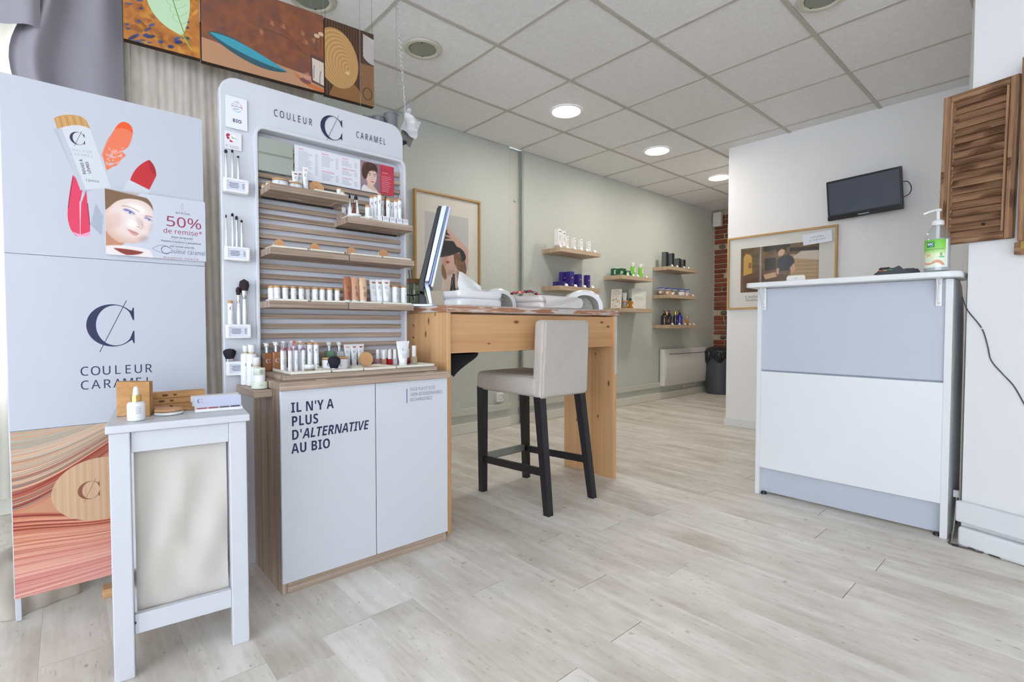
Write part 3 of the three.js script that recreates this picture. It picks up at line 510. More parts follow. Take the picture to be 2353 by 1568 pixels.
// =====================================================================
// CURTAINS, PRINTS, WALL THINGS
// =====================================================================
{
  const weave = dataTex(256, 256, (u, v) => 228 + 18 * (vnoise(u * 128, v * 8, 128, 8) - 0.5) + 14 * (vnoise(u * 60, v * 60, 60, 60) - 0.5));
  // crinkled beige sheet hanging behind the prints
  const bm = std(0xf0e3d4, 0.95, { map: weave, side: THREE.DoubleSide });
  const sheet = thing('hanging_sheet', 'crinkled beige cotton sheet hanging behind the orange prints and display', 'curtain', [-2.42, 0, -0.2], HALF);
  part(sheet, 'cloth', cloth((u, v) => { const x = -0.09 + u * 0.79, y = 0.02 + v * 2.1; const c = 0.25 + 0.75 * v; return [x, y, 0.0025 * Math.sin(x * 30 + 1.5 * Math.sin(y * 1.3)) + 0.0012 * Math.sin(x * 107 + 2 * Math.sin(y * 2.1) + 1) + 0.0012 * Math.sin(x * 230 + y * 4) - 0.02 * Math.exp(-(((x - 0.33) / 0.12) ** 2)) * Math.max(0, 1 - Math.abs(y - 1.85) * 3)]; }, 130, 60), bm);
  part(sheet, 'hem', tube([[0.003, 0.03, 0.004], [0.003, 1, 0.004], [0.003, 2.1, 0.004]], 0.004, 30, 6), bm);
  part(sheet, 'rod', cyl(0.008, 0.008, 0.76, 12), M.brushed, [0.35, 2.125, 0], [0, 0, HALF]);
  for (const x of [0.0, 0.7]) part(sheet, 'rod_hanger', cyl(0.0015, 0.0015, H - 2.125, 6), M.brushed, [x, (H + 2.125) / 2, 0]);
  // heavy grey curtain, gathered
  const gm = std(0x98939a, 0.9, { side: THREE.DoubleSide });
  const cur = thing('grey_curtain', 'heavy taupe grey curtain gathered above the white poster', 'curtain', [-2.37, 0, 0.57], HALF);
  part(cur, 'drape', cloth((u, v) => {          // u from left to right, v from the floor up
    const y = 0.02 + v * 2.40, pin = Math.exp(-(((y - 1.80) / 0.13) ** 2)), left = 0.475 + 0.06 * Math.max(0, y - 1.75) / 0.6 - 0.03 * pin;
    const x = left + u * (0.752 - left);
    const fold = 0.06 * Math.exp(-(((u - 0.24 - 0.05 * Math.sin(y * 3)) / 0.13) ** 2)) - 0.05 * Math.exp(-(((u - 0.06) / 0.08) ** 2)) + 0.02 * Math.sin(u * 9 + y * 0.7) * u;
    return [x, y, fold * (0.5 + 0.8 * Math.max(0, y - 1.5)) + 0.03 * pin * (1 - u)];
  }, 70, 70), gm);
  part(cur, 'swag', cloth((u, v) => { const x = -0.35 + u * 0.88, sag = 0.0; const y = 1.865 + 0.02 * (1 - u) - sag + v * (H - 1.88); return [x, y, 0.02 + 0.05 * Math.exp(-(((u - 0.97) / 0.05) ** 2)) + 0.008 * Math.sin(u * 21 + v * 2)]; }, 60, 12), gm);
  // bright sheer at the side window
  const sm = phy(0xe9e5da, 1, { transmission: 0.3, thickness: 0, side: THREE.DoubleSide });
  const sh = thing('sheer_curtain', 'bright sheer white curtain over the window at the left edge', 'curtain', [XL + 0.08, 0, 0.75], HALF);
  part(sh, 'cloth', cloth((u, v) => [u * 1.4, 0.1 + v * 2.2, 0.025 * Math.sin(u * 55 + Math.sin(v * 3)) + 0.01 * Math.sin(u * 131)], 140, 10), sm);
  part(sh, 'rod', cyl(0.01, 0.01, 1.5, 12), M.brushed, [0.7, 2.31, 0], [0, 0, HALF]);
  // loose cloth heaped under the poster
  const hp = thing('cloth_heap', 'beige cloth heaped on the floor under the poster board', 'cloth', [-2.215, 0, 0.13], HALF);
  part(hp, 'cloth', cloth((u, v) => { const a = u * Math.PI * 2, r = Math.sin(v * HALF), f = 1 + 0.12 * Math.sin(a * 5 + v * 6) + 0.06 * Math.sin(a * 11 + 3 * v); return [0.145 * r * f * Math.cos(a), 0.17 * Math.cos(v * HALF) * (1 + 0.1 * Math.sin(a * 3)) + 0.001, 0.10 * r * f * Math.sin(a)]; }, 60, 24), std(0xbdb3a4, 0.95, { side: THREE.DoubleSide }));
}
// three orange printed canvases hung in a row from the ceiling
{
  const turn = HALF - 5.7 * Math.PI / 180, ux = Math.sin(5.7 * Math.PI / 180), uz = -Math.cos(5.7 * Math.PI / 180);
  const leaf = print(512, 768, (g, w, h) => {
    g.fillStyle = '#b5702c'; g.fillRect(0, 0, w, h); g.filter = 'blur(3px)'; speckle(g, w, h, 420, ['#d08a2e', '#8a4a1e', '#e0a23a', '#6a3a18', '#c8782a'], 8, 40, 0.6);
    for (let i = 0; i < 46; i++) { g.save(); g.translate(rnd() * w, rnd() * h); g.rotate(0.6 + rnd()); g.fillStyle = ['#22367e', '#1d2c5c', '#30489a'][i % 3]; g.globalAlpha = 0.85; g.beginPath(); g.ellipse(0, 0, 6 + 14 * rnd() * rnd(), 14 + 40 * rnd() * rnd(), 0, 0, 7); g.fill(); g.restore(); } g.globalAlpha = 1;
    g.filter = 'none'; g.save(); g.translate(0, 190); path(g, [[390, 420], [150, 380, 90, 150, 170, -200], [250, -330, 420, -260, 440, 40], [460, 200, 420, 330, 390, 420]], '#bcd9b0'); path(g, [[250, -250], [300, 100, 430, 480]], null, '#7f8a3c', 7); g.lineCap = 'round'; path(g, [[385, 405], [420, 470], [450, 520]], null, '#a8b23e', 9);
    for (let i = 0; i < 9; i++) { const y = -160 + i * 60, x = 265 + i * 15; path(g, [[x, y], [x - 80, y - 20 + i * 2, x - 110 + i * 7, y - 60]], null, 'rgba(110,150,100,.6)', 3); path(g, [[x, y], [x + 50, y - 30, x + 110 - i * 8, y - 60]], null, 'rgba(110,150,100,.6)', 3); } g.restore();
  }, 0.6);
  const still = print(1024, 768, (g, w, h) => {
    g.fillStyle = '#7c4a34'; g.fillRect(0, 0, w, h); g.filter = 'blur(6px)'; speckle(g, w, h, 900, ['#96542c', '#6a4138', '#8a4a26', '#5e3a30', '#a05a2c', '#7a5040'], 12, 60, 0.35);
    g.filter = 'blur(1.5px)'; path(g, [[0, 560], [w, 650], [w, h], [0, h]], '#b98a66'); for (let i = 0; i < 40; i++) path(g, [[0, 570 + i * 6], [w, 655 + i * 4]], null, i % 2 ? 'rgba(150,100,70,.25)' : 'rgba(215,170,130,.25)', 2);
    path(g, [[45, 500], [150, 600, 360, 690, 520, 690], [600, 690, 650, 680, 690, 660], [600, 640, 420, 540, 250, 490], [150, 470, 70, 480, 45, 500]], '#2f5560'); path(g, [[60, 500], [170, 570, 420, 650, 680, 655], [560, 600, 420, 540, 250, 500], [150, 485, 90, 488, 60, 500]], '#3b98a8'); speckle(g, 1, 1, 0, ['#000'], 0, 0);
    path(g, [[870, 440], [780, 400, 720, 340], [560, 300, 470, 330]], null, '#4a3026', 5); path(g, [[800, 410], [760, 330, 700, 290]], null, '#4a3026', 4);
    for (const [x, y] of [[560, 240], [660, 235], [470, 350], [830, 240], [860, 320], [930, 270]]) for (let i = 0; i < 11; i++) { const a = i * 0.57; path(g, [[x, y], [x + 12 * Math.cos(a) + 8, y + 16 * Math.sin(a), x + (16 + 14 * hash(i, x)) * Math.cos(a), y + (16 + 22 * hash(x, i)) * Math.sin(a)]], null, i % 2 ? '#c08a66' : '#9a6440', 5); }
    for (const [x, y] of [[960, 220], [1000, 190]]) { g.fillStyle = '#d8b896'; g.beginPath(); g.ellipse(x, y, 26, 20, 0, 0, 7); g.fill(); path(g, [[x, y + 18], [x - 10, y + 150]], null, '#4a3026', 4); }
    path(g, [[900, 420], [1024, 440], [1024, 720], [905, 690]], '#5a3a30'); path(g, [[912, 450], [1024, 470], [1024, 700], [918, 670]], '#d5c4b4'); path(g, [[930, 650], [925, 580, 935, 520]], null, '#5c7280', 7); path(g, [[985, 690], [980, 620, 995, 560]], null, '#5c7280', 7);
    path(g, [[735, 625], [770, 700, 850, 760, 1024, 770], [1024, 735], [900, 720, 800, 690, 735, 625]], '#c46a34'); g.fillStyle = '#7a4a48'; g.beginPath(); g.ellipse(850, 700, 50, 24, 0.15, 0, 7); g.fill(); g.fillStyle = '#c89078'; g.beginPath(); g.ellipse(865, 660, 30, 26, 0, 0, 7); g.fill(); g.fillStyle = '#a87868'; g.beginPath(); g.ellipse(868, 628, 20, 14, 0, 0, 7); g.fill();
  }, 0.6);
  const hats = print(512, 768, (g, w, h) => {
    g.fillStyle = '#4a3020'; g.fillRect(0, 0, w, h); for (let i = 0; i < 26; i++) { g.fillStyle = i % 2 ? '#5e3c26' : '#38230f'; g.fillRect(i * 14, 0, 9, h); }
    g.fillStyle = '#cdc4c0'; path(g, [[395, 30], [512, 60], [512, 330], [470, 330, 410, 300, 395, 260]], '#c9c1be'); for (let i = 0; i < 40; i++) { path(g, [[395, 30 + i * 9], [512, 60 + i * 9 - 60]], null, 'rgba(90,75,70,.55)', 1.5); path(g, [[395, 30 + i * 9], [512, 60 + i * 9 + 60]], null, 'rgba(90,75,70,.55)', 1.5); }
    g.fillStyle = '#8a6440'; g.fillRect(370, 345, 142, 423); for (let i = 0; i < 50; i++) { g.fillStyle = i % 2 ? 'rgba(60,36,18,.6)' : 'rgba(170,125,80,.5)'; g.fillRect(370 + rnd() * 20, 345 + i * 8.5, 90 + rnd() * 50, 3); } g.strokeStyle = '#3a2412'; g.lineWidth = 8; g.beginPath(); g.ellipse(440, 650, 48, 62, 0, 0, 7); g.stroke();
    g.fillStyle = '#8a5f33'; g.beginPath(); g.ellipse(210, 790, 170, 220, 0.25, 0, 7); g.fill();
    g.save(); g.translate(125, 370); g.rotate(-0.18); for (let i = 0; i < 22; i++) { g.fillStyle = i % 2 ? '#c49a62' : '#b0854e'; g.beginPath(); g.ellipse(i * 5, i * 5.4, 215 - i * 9.6, 300 - i * 13.5, 0, 0, 7); g.fill(); } g.restore(); path(g, [[218, 470], [262, 482], [240, 510], [205, 500]], '#d9b684');
  }, 0.6);
  const O = [-2.2, -1.0], P = (u) => [O[0] + ux * u, O[1] + uz * u];
  const wrap = std(0x3a2618, 0.8);
  for (const [u0, u1, m, y, label, n] of [[-0.829, -0.593, leaf, 2.075, 'canvas print of a pale green leaf on orange and blue', 'leaf'], [-0.591, -0.130, still, 2.07, 'wide canvas print of a blue dish on a wooden table', 'dish'], [-0.129, 0.096, hats, 2.066, 'canvas print of straw hats, rightmost of the hanging prints', 'hats']]) {
    const [x, z] = P((u0 + u1) / 2), w = u1 - u0 - 0.002;
    const t = thing('canvas_print', label, 'picture', [x, y, z], turn, 'orange canvas prints hung in a row');
    part(t, 'canvas', box(w, 0.332, 0.028, 0.002), wrap, [0, 0, -0.016]); part(t, 'print', plane(w - 0.001, 0.331), m, [0, 0, -0.0012]);
    for (const s of [-1, 1]) part(t, 'wire', cyl(0.0007, 0.0007, H - y - 0.16, 5), std(0x666666, 0.4, { metalness: 1 }), [s * (w / 2 - 0.006), 0.16 + (H - y - 0.16) / 2, -0.01]);
  }
}
// chain with odds and ends hanging by the display
{
  const t = thing('hanging_chain', 'doubled thin steel chain hanging from the ceiling rail beside the display', 'chain', [-2.2, 0, -1.21]);
  const link = new THREE.TorusGeometry(0.0055, 0.0011, 5, 8).scale(0.65, 1.25, 1), a = [];
  for (const s of [-1, 1]) for (let i = 0; i < 45; i++) { const k = i / 45; a.push(at(link, 0.02 + s * (0.003 + 0.004 * Math.sin(k * 9)) + 0.05 * k * 0.2, H - 0.005 - i * 0.0115, -0.035 * k + s * 0.003, 0, i % 2 ? HALF : 0, 0)); }
  part(t, 'strand', merge(a), M.chrome);
  const b = []; for (let i = 0; i < 46; i++) b.push(at(link, 0.03 + 0.014 * (rnd() - 0.5), 1.92 - 0.085 * rnd(), -0.04 + 0.02 * (rnd() - 0.5), rnd() * 3, rnd() * 3, rnd() * 3)); part(t, 'knot', merge(b), M.chrome);
  const v = thing('glass_vial', 'small clear glass vial tucked into the chain knot', 'bottle', [-2.165, 1.925, -1.262]); v.rotation.set(0.5, 0, -0.95);
  part(v, 'body', lathe([[0, 0], [0.011, 0.001], [0.012, 0.004], [0.012, 0.05], [0.008, 0.055], [0.008, 0.062]], 18), M.clear); part(v, 'cap', cyl(0.0105, 0.0105, 0.012, 16), M.plastic, [0, -0.004, 0]);
  const p = thing('crumpled_tag', 'crumpled white plastic tag hanging from the chain knot', 'tag', [-2.145, 1.845, -1.26], HALF);
  p.rotation.z = -0.35; part(p, 'sheet', cloth((u, w) => [(u - 0.5) * 0.085, (w - 0.5) * 0.10, 0.008 * Math.sin(u * 7 + w * 5) + 0.006 * Math.sin(u * 3 - w * 9)], 12, 14), std(0xdddcdc, 0.35, { side: THREE.DoubleSide })); part(p, 'backing', cloth((u, w) => [(u - 0.45) * 0.07, (w - 0.7) * 0.13, -0.012 + 0.006 * Math.sin(u * 5 + w * 4)], 8, 10), std(0x8a8683, 0.5, { side: THREE.DoubleSide }));
  const pot = (x, y, z, r, h, label) => { const q = thing('grey_pot', label, 'pot', [x, y, z], 0, 'dark grey pots behind the display header'); part(q, 'body', lathe([[0, 0], [r * 0.85, 0], [r, h], [r * 1.06, h], [r * 1.06, h - 0.006], [r * 0.95, h - 0.004], [r * 0.8, 0.004], [0, 0.004]], 24), std(0x77757a, 0.5)); };
  const shelf = thing('hanging_ledge', 'narrow dark ledge hung behind the display header', 'shelf', [-2.095, 1.725, -1.09]);
  part(shelf, 'board', box(0.07, 0.012, 0.2, 0.002), M.black); for (const z of [-0.09, 0.09]) part(shelf, 'wire', cyl(0.0008, 0.0008, H - 1.73, 5), M.brushed, [-0.04, (H - 1.73) / 2 + 0.005, z]);
  pot(-2.095, 1.7315, -1.13, 0.032, 0.115, 'tall dark grey pot, largest behind the display header'); pot(-2.095, 1.7315, -1.066, 0.027, 0.085, 'middle dark grey pot behind the display header'); pot(-2.095, 1.7315, -1.012, 0.024, 0.07, 'smallest dark grey pot behind the display header');
}
// framed portrait on the left wall
{
  const t = thing('framed_picture', 'oak framed portrait of a woman in a black hat', 'picture', [XL - 0.01, 0.99, -2.264], HALF);
  t.position.y = 1.905 - 0.44;
  const W = 0.62, Hh = 0.88, f = 0.014;
  for (const s of [-1, 1]) { part(t, 'frame_rail', box(f, Hh, 0.035, 0.002, 'y'), M.frameWood, [s * (W - f) / 2, 0, 0.0185]); part(t, 'frame_rail', box(W - 2 * f, f, 0.035, 0.002), M.frameWood, [0, s * (Hh - f) / 2, 0.0185]); }
  part(t, 'mount', plain(W - 2 * f, Hh - 2 * f, 0.006), std(0xdfd9cc, 0.8), [0, 0, 0.01]);
  part(t, 'print', plane(0.41, 0.60), print(512, 750, (g, w, h) => {
    g.fillStyle = '#c2c0bb'; g.fillRect(0, 0, w, h); g.filter = 'blur(2.5px)';
    path(g, [[0, 420], [60, 440, 120, 520], [100, 750], [0, 750]], '#cfb3a6'); path(g, [[w, 320], [w, 470], [430, 440], [360, 350], [300, 230], [240, 140], [270, 120], [350, 200], [440, 260]], '#d3ab9b');
    path(g, [[180, 750], [200, 560, 260, 520], [400, 520, 480, 480], [512, 540], [512, 640], [420, 750]], '#e0cfc2'); path(g, [[512, 600], [512, 750], [300, 750], [430, 700, 512, 600]], '#a5a198'); path(g, [[512, 600], [430, 710, 280, 745]], null, '#5a5048', 5);
    path(g, [[210, 500], [190, 430], [210, 400], [370, 360], [380, 470], [330, 560], [270, 600]], '#dcb5a2');
    path(g, [[330, 380], [420, 330, 470, 440], [500, 520, 480, 560], [440, 640, 420, 560], [370, 520, 340, 470]], '#7a5a40'); for (let i = 0; i < 26; i++) { g.strokeStyle = i % 2 ? '#a9825c' : '#5a3f2c'; g.lineWidth = 3; g.beginPath(); g.arc(380 + 60 * rnd(), 420 + 150 * rnd(), 16 + 26 * rnd(), rnd() * 6, rnd() * 6); g.stroke(); }
    path(g, [[190, 500], [170, 600, 230, 640], [260, 620, 240, 560], [225, 520, 205, 480]], '#8f6b4a');
    path(g, [[60, 400], [80, 360, 200, 340], [130, 300, 120, 200], [130, 130, 200, 130], [280, 150, 320, 220], [340, 270, 370, 300], [470, 320, 480, 400], [470, 450, 430, 440], [430, 400, 400, 350], [300, 400, 190, 420], [110, 430, 60, 400]], '#26252a');
    path(g, [[250, 170], [270, 120], [330, 190], [370, 270], [320, 250], [230, 255], [228, 240], [300, 225], [230, 215], [232, 200], [290, 200]], '#d3ab9b'); path(g, [[232, 460], [262, 446, 285, 458], [270, 478, 248, 476]], '#a8323a'); for (let i = 0; i < 60; i++) { g.strokeStyle = ['rgba(186,146,104,.7)', 'rgba(96,66,44,.7)', 'rgba(140,100,66,.7)'][i % 3]; g.lineWidth = 2.5; const x = 350 + 110 * rnd(), y = 400 + 170 * rnd(); g.beginPath(); g.moveTo(x, y); g.bezierCurveTo(x + 30 * (rnd() - 0.5), y + 30, x + 40 * (rnd() - 0.3), y + 60, x + 20 * (rnd() - 0.5), y + 90); g.stroke(); } for (let i = 0; i < 14; i++) path(g, [[230 + i * 18, 560 + 6 * i], [225 + i * 16, 660, 240 + i * 10, 750]], null, 'rgba(176,140,122,.35)', 4); g.filter = 'blur(14px)'; g.fillStyle = 'rgba(150,100,84,.35)'; g.beginPath(); g.ellipse(230, 440, 30, 70, 0.2, 0, 7); g.fill(); g.beginPath(); g.ellipse(300, 560, 60, 20, -0.3, 0, 7); g.fill(); g.filter = 'none';
  }, 0.5), [-0.008, -0.01, 0.0135]);
  part(t, 'glazing', plain(W - 2 * f, Hh - 2 * f, 0.002), M.glass, [0, 0, 0.024]);
}
// framed poster on the white wall behind the counter
{
  const t = thing('framed_picture', 'wide oak framed poster of a masseuse behind the reception counter', 'picture', [-1.623, 1.336, -4.37]);
  const W = 0.84, Hh = 0.622, f = 0.016;
  for (const s of [-1, 1]) { part(t, 'frame_rail', box(f, Hh, 0.024, 0.002, 'y'), M.frameWood, [s * (W - f) / 2, 0, 0.013]); part(t, 'frame_rail', box(W - 2 * f, f, 0.024, 0.002), M.frameWood, [0, s * (Hh - f) / 2, 0.013]); }
  part(t, 'mount', plain(W - 2 * f, Hh - 2 * f, 0.006), std(0xdedad2, 0.8), [0, 0, 0.008]);
  part(t, 'print', plane(0.60, 0.375), print(768, 480, (g, w, h) => {
    g.fillStyle = '#6e5638'; g.fillRect(0, 0, w, h); g.filter = 'blur(2px)'; speckle(g, w, h, 260, ['#7d6242', '#584228', '#8a6c48', '#4c3a26'], 10, 50, 0.45);
    path(g, [[30, 330], [30, 100], [60, 20, 120, 100], [125, 330]], '#c99a4c'); g.fillStyle = '#8a642e'; g.fillRect(85, 160, 30, 60); path(g, [[240, 60], [500, 30], [500, 0], [240, 0]], '#2c1c12');
    path(g, [[500, 110], [768, 130], [768, 480], [520, 480]], '#b89a76'); for (let i = 0; i < 8; i++) path(g, [[500, 150 + i * 40], [768, 165 + i * 38]], null, '#8d7050', 4); g.fillStyle = '#d8cbb8'; path(g, [[640, 60], [768, 90], [768, 190], [520, 150]], '#cdbfae'); path(g, [[500, 40], [768, 60], [768, 95], [500, 80]], '#33261c');
    g.fillStyle = '#241c18'; g.fillRect(255, 130, 110, 130); path(g, [[20, 300], [140, 270], [380, 250], [380, 330], [20, 400]], '#6a4630'); path(g, [[60, 350], [250, 290, 420, 300], [520, 330, 560, 420], [300, 480], [40, 470]], '#5a3c28'); path(g, [[240, 300], [360, 280], [380, 330], [260, 350]], '#c8a07c');
    path(g, [[375, 170], [390, 120, 470, 110], [540, 120, 545, 190], [550, 250, 500, 270], [390, 280]], '#262a38'); path(g, [[375, 240], [400, 245], [395, 310], [370, 300]], '#d4a282'); path(g, [[500, 250], [540, 200], [560, 260], [520, 310]], '#d4a282');
    g.fillStyle = '#d6a888'; g.beginPath(); g.ellipse(418, 80, 32, 42, 0.35, 0, 7); g.fill(); path(g, [[368, 60], [370, 0, 430, 5], [480, 20, 470, 80], [450, 50, 420, 45], [390, 60, 380, 85]], '#1d1714');
  }, 0.5), [-0.006, 0.02, 0.0115]);
  const ink = std(0x4c4a52, 0.7);
  part(t, 'caption', textGeo("L'authentique", 0.021, { font: 'serif_regular' }), ink, [-0.265, -0.216, 0.0113]); part(t, 'caption', textGeo('Hammam', 0.021, { font: 'serif_regular', shear: 0.2 }), ink, [-0.265, -0.243, 0.0113]);
  const n = part(t, 'paper_slip', plane(0.20, 0.085), print(512, 220, (g, w, h) => { g.fillStyle = '#e4e6ee'; g.fillRect(0, 0, w, h); g.fillStyle = '#56607c'; g.font = '44px sans-serif'; g.textAlign = 'center'; g.fillText('C H A R M E', w / 2, 100); g.fillText("D ' O R I E N T", w / 2, 160); g.font = '24px sans-serif'; g.fillText('❖', w / 2, 50); }), [0.285, 0.225, 0.0275], [0, 0, 0.06]);
  part(t, 'glazing', plain(W - 2 * f, Hh - 2 * f, 0.002), M.glass, [0, 0, 0.019]);
}
// television on its wall arm
{
  const t = thing('wall_television', 'small black flat television tilted on the white wall', 'television', [-1.027, 1.815, -4.26], 0, undefined);
  t.rotation.set(0.10, -0.02, 0.035);
  part(t, 'casing', box(0.455, 0.288, 0.03, 0.006), std(0x1d1f26, 0.3), [0, 0, -0.015]);
  part(t, 'screen', plane(0.425, 0.232), phy(0x474c5a, 0.3, { clearcoat: 0.3 }), [0, 0.012, 0.0006]);  // screen colour lightened to hold the window's reflection
  part(t, 'bezel', box(0.455, 0.026, 0.004, 0.001), std(0x14151a, 0.25), [0, -0.129, 0.001]);
  part(t, 'maker_plate', textGeo('Panasonic', 0.010, { font: 'sans_bold', align: 'center' }), std(0xd0d2d6, 0.4), [0.0, -0.134, 0.0034]);
  part(t, 'standby_light', box(0.006, 0.002, 0.001, 0.0004), std(0xaa2018, 0.4, { emissive: 0xff2010, emissiveIntensity: 0.6 }), [-0.17, -0.134, 0.0034]);
  part(t, 'wall_arm', box(0.12, 0.12, 0.08, 0.004), M.black, [0, 0, -0.068]);
  part(t, 'cable', tube([[0.22, 0.04, -0.02], [0.25, 0.035, -0.03], [0.268, -0.01, -0.035], [0.255, -0.05, -0.03], [0.22, -0.065, -0.02]], 0.0028, 30, 8), M.black);
}
// louvred wooden shutter on the right wall
{
  const dark = (o) => std(0xffffff, 0.6, { map: woodTex(0xa8805e, 0x6b4a34, { fine: 40, band: 6, size: [0.5, 0.16], k: 0.75, knots: 6, off: o }) });
  const wm = [dark(1), dark(4), dark(8)];
  const t = thing('louvred_shutter', 'brown wooden louvred shutter hung at the right wall edge', 'shutter', [-0.268, 1.512, -2.680], -0.311);
  t.rotation.z = -0.015;
  const W = 0.235, Hh = 0.60;
  for (const s of [-1, 1]) part(t, 'stile', box(0.026, Hh, 0.022, 0.003, 'y', s), wm[0], [s * (W - 0.026) / 2, 0, 0]);
  for (const y of [-1, 1]) part(t, 'rail', box(W - 0.052, 0.03, 0.022, 0.003), wm[1], [0, y * (Hh - 0.03) / 2, 0]);
  for (const s of [-1, 1]) part(t, 'stop_bead', box(0.008, Hh - 0.06, 0.014, 0.001, 'y'), wm[2], [s * (W / 2 - 0.031), 0, 0.006]);
  for (let i = 0; i < 19; i++) part(t, 'slat', box(W - 0.07, 0.034, 0.006, 0.0015, 'x', hash(i, 3) * 2, hash(i, 6)), wm[i % 3], [0, -0.262 + i * 0.0291, -0.001], [-0.42, 0, 0]);
  part(t, 'hook', cyl(0.005, 0.004, 0.01, 10), M.black, [0.03, -0.235, 0.01], [HALF, 0, 0]);
  const l = thing('shutter_leaf', 'second leaf of the brown shutter cut by the right edge', 'shutter', [-0.088, 1.52, -2.588], -0.311);
  part(l, 'stile', box(0.03, 0.66, 0.026, 0.003, 'y', 0.4), wm[2], [-0.045, 0, 0]); part(l, 'stile', box(0.03, 0.66, 0.026, 0.003, 'y', 0.9), wm[0], [0.18, 0, 0]);
  for (const y of [-0.315, 0.315]) part(l, 'rail', box(0.21, 0.03, 0.022, 0.003), wm[1], [0.068, y, 0]);
  for (let i = 0; i < 20; i++) part(l, 'slat', box(0.195, 0.034, 0.006, 0.0015, 'x', hash(i, 8) * 2), wm[i % 3], [0.068, -0.28 + i * 0.0291, 0], [-0.42, 0, 0]);
  const br = thing('shutter_bracket', 'short wooden block under the shutter by the right edge', 'bracket', [-0.118, 1.166, -2.615], -0.311); part(br, 'block', box(0.07, 0.045, 0.04, 0.004), wm[1]); part(br, 'plate', box(0.02, 0.03, 0.004, 0.001), M.gold, [-0.005, 0.01, 0.022]);
}
// cables by the right wall
{
  const c = thing('wall_cable', 'thin dark cable looping down the white right wall', 'cable', [0, 0, 0]);
  const zw = (x) => -2.70 + (x + 0.29) * 0.3216 + 0.004;
  part(c, 'lead', tube([[-0.31, 1.0, -2.74], [-0.289, 0.947, zw(-0.289)], [-0.243, 0.872, zw(-0.243)], [-0.224, 0.80, zw(-0.224)], [-0.214, 0.75, zw(-0.214)], [-0.18, 0.70, zw(-0.18)], [-0.15, 0.66, zw(-0.15)], [-0.122, 0.60, zw(-0.122)], [-0.06, 0.45, zw(-0.06)], [-0.03, 0.2, zw(-0.03) + 0.045]], 0.0022, 80, 6), std(0x4a4a58, 0.5)); part(c, 'clip', box(0.006, 0.006, 0.004, 0.001), M.plastic, [-0.243, 0.872, zw(-0.243)]);
  const f = thing('floor_cable', 'dark cable with a loop lying on the floor by the wall', 'cable', [0, 0.004, 0]);
  part(f, 'lead', tube([[-0.324, 0.01, -2.74], [-0.322, 0, -2.69], [-0.32, 0, -2.655], [-0.30, 0, -2.645], [-0.262, 0, -2.645], [-0.235, 0.003, -2.668], [-0.21, 0.004, -2.655], [-0.225, 0, -2.636], [-0.262, 0.002, -2.648], [-0.22, 0.0, -2.648], [-0.19, 0, -2.63], [-0.165, 0, -2.626], [-0.108, 0, -2.645], [0.1, 0, -2.56]], 0.003, 110, 6), std(0x4d4a45, 0.5)); part(f, 'sleeve', cyl(0.0045, 0.0045, 0.02, 10), M.black, [-0.30, 0, -2.645], [0, 0, HALF]);
  const w2 = thing('white_cable', 'pale cable curling out between the counter and right wall', 'cable', [0, 0.003, 0]);
  part(w2, 'lead', tube([[-0.317, 0.16, -2.80], [-0.318, 0.10, -2.78], [-0.32, 0.03, -2.76], [-0.318, 0, -2.70], [-0.30, 0, -2.655], [-0.25, 0, -2.652], [-0.15, 0, -2.62]], 0.0028, 50, 6), std(0xc9c6bc, 0.5)); part(w2, 'plug', box(0.02, 0.03, 0.016, 0.003), M.plastic, [-0.319, 0.17, -2.80]);
}
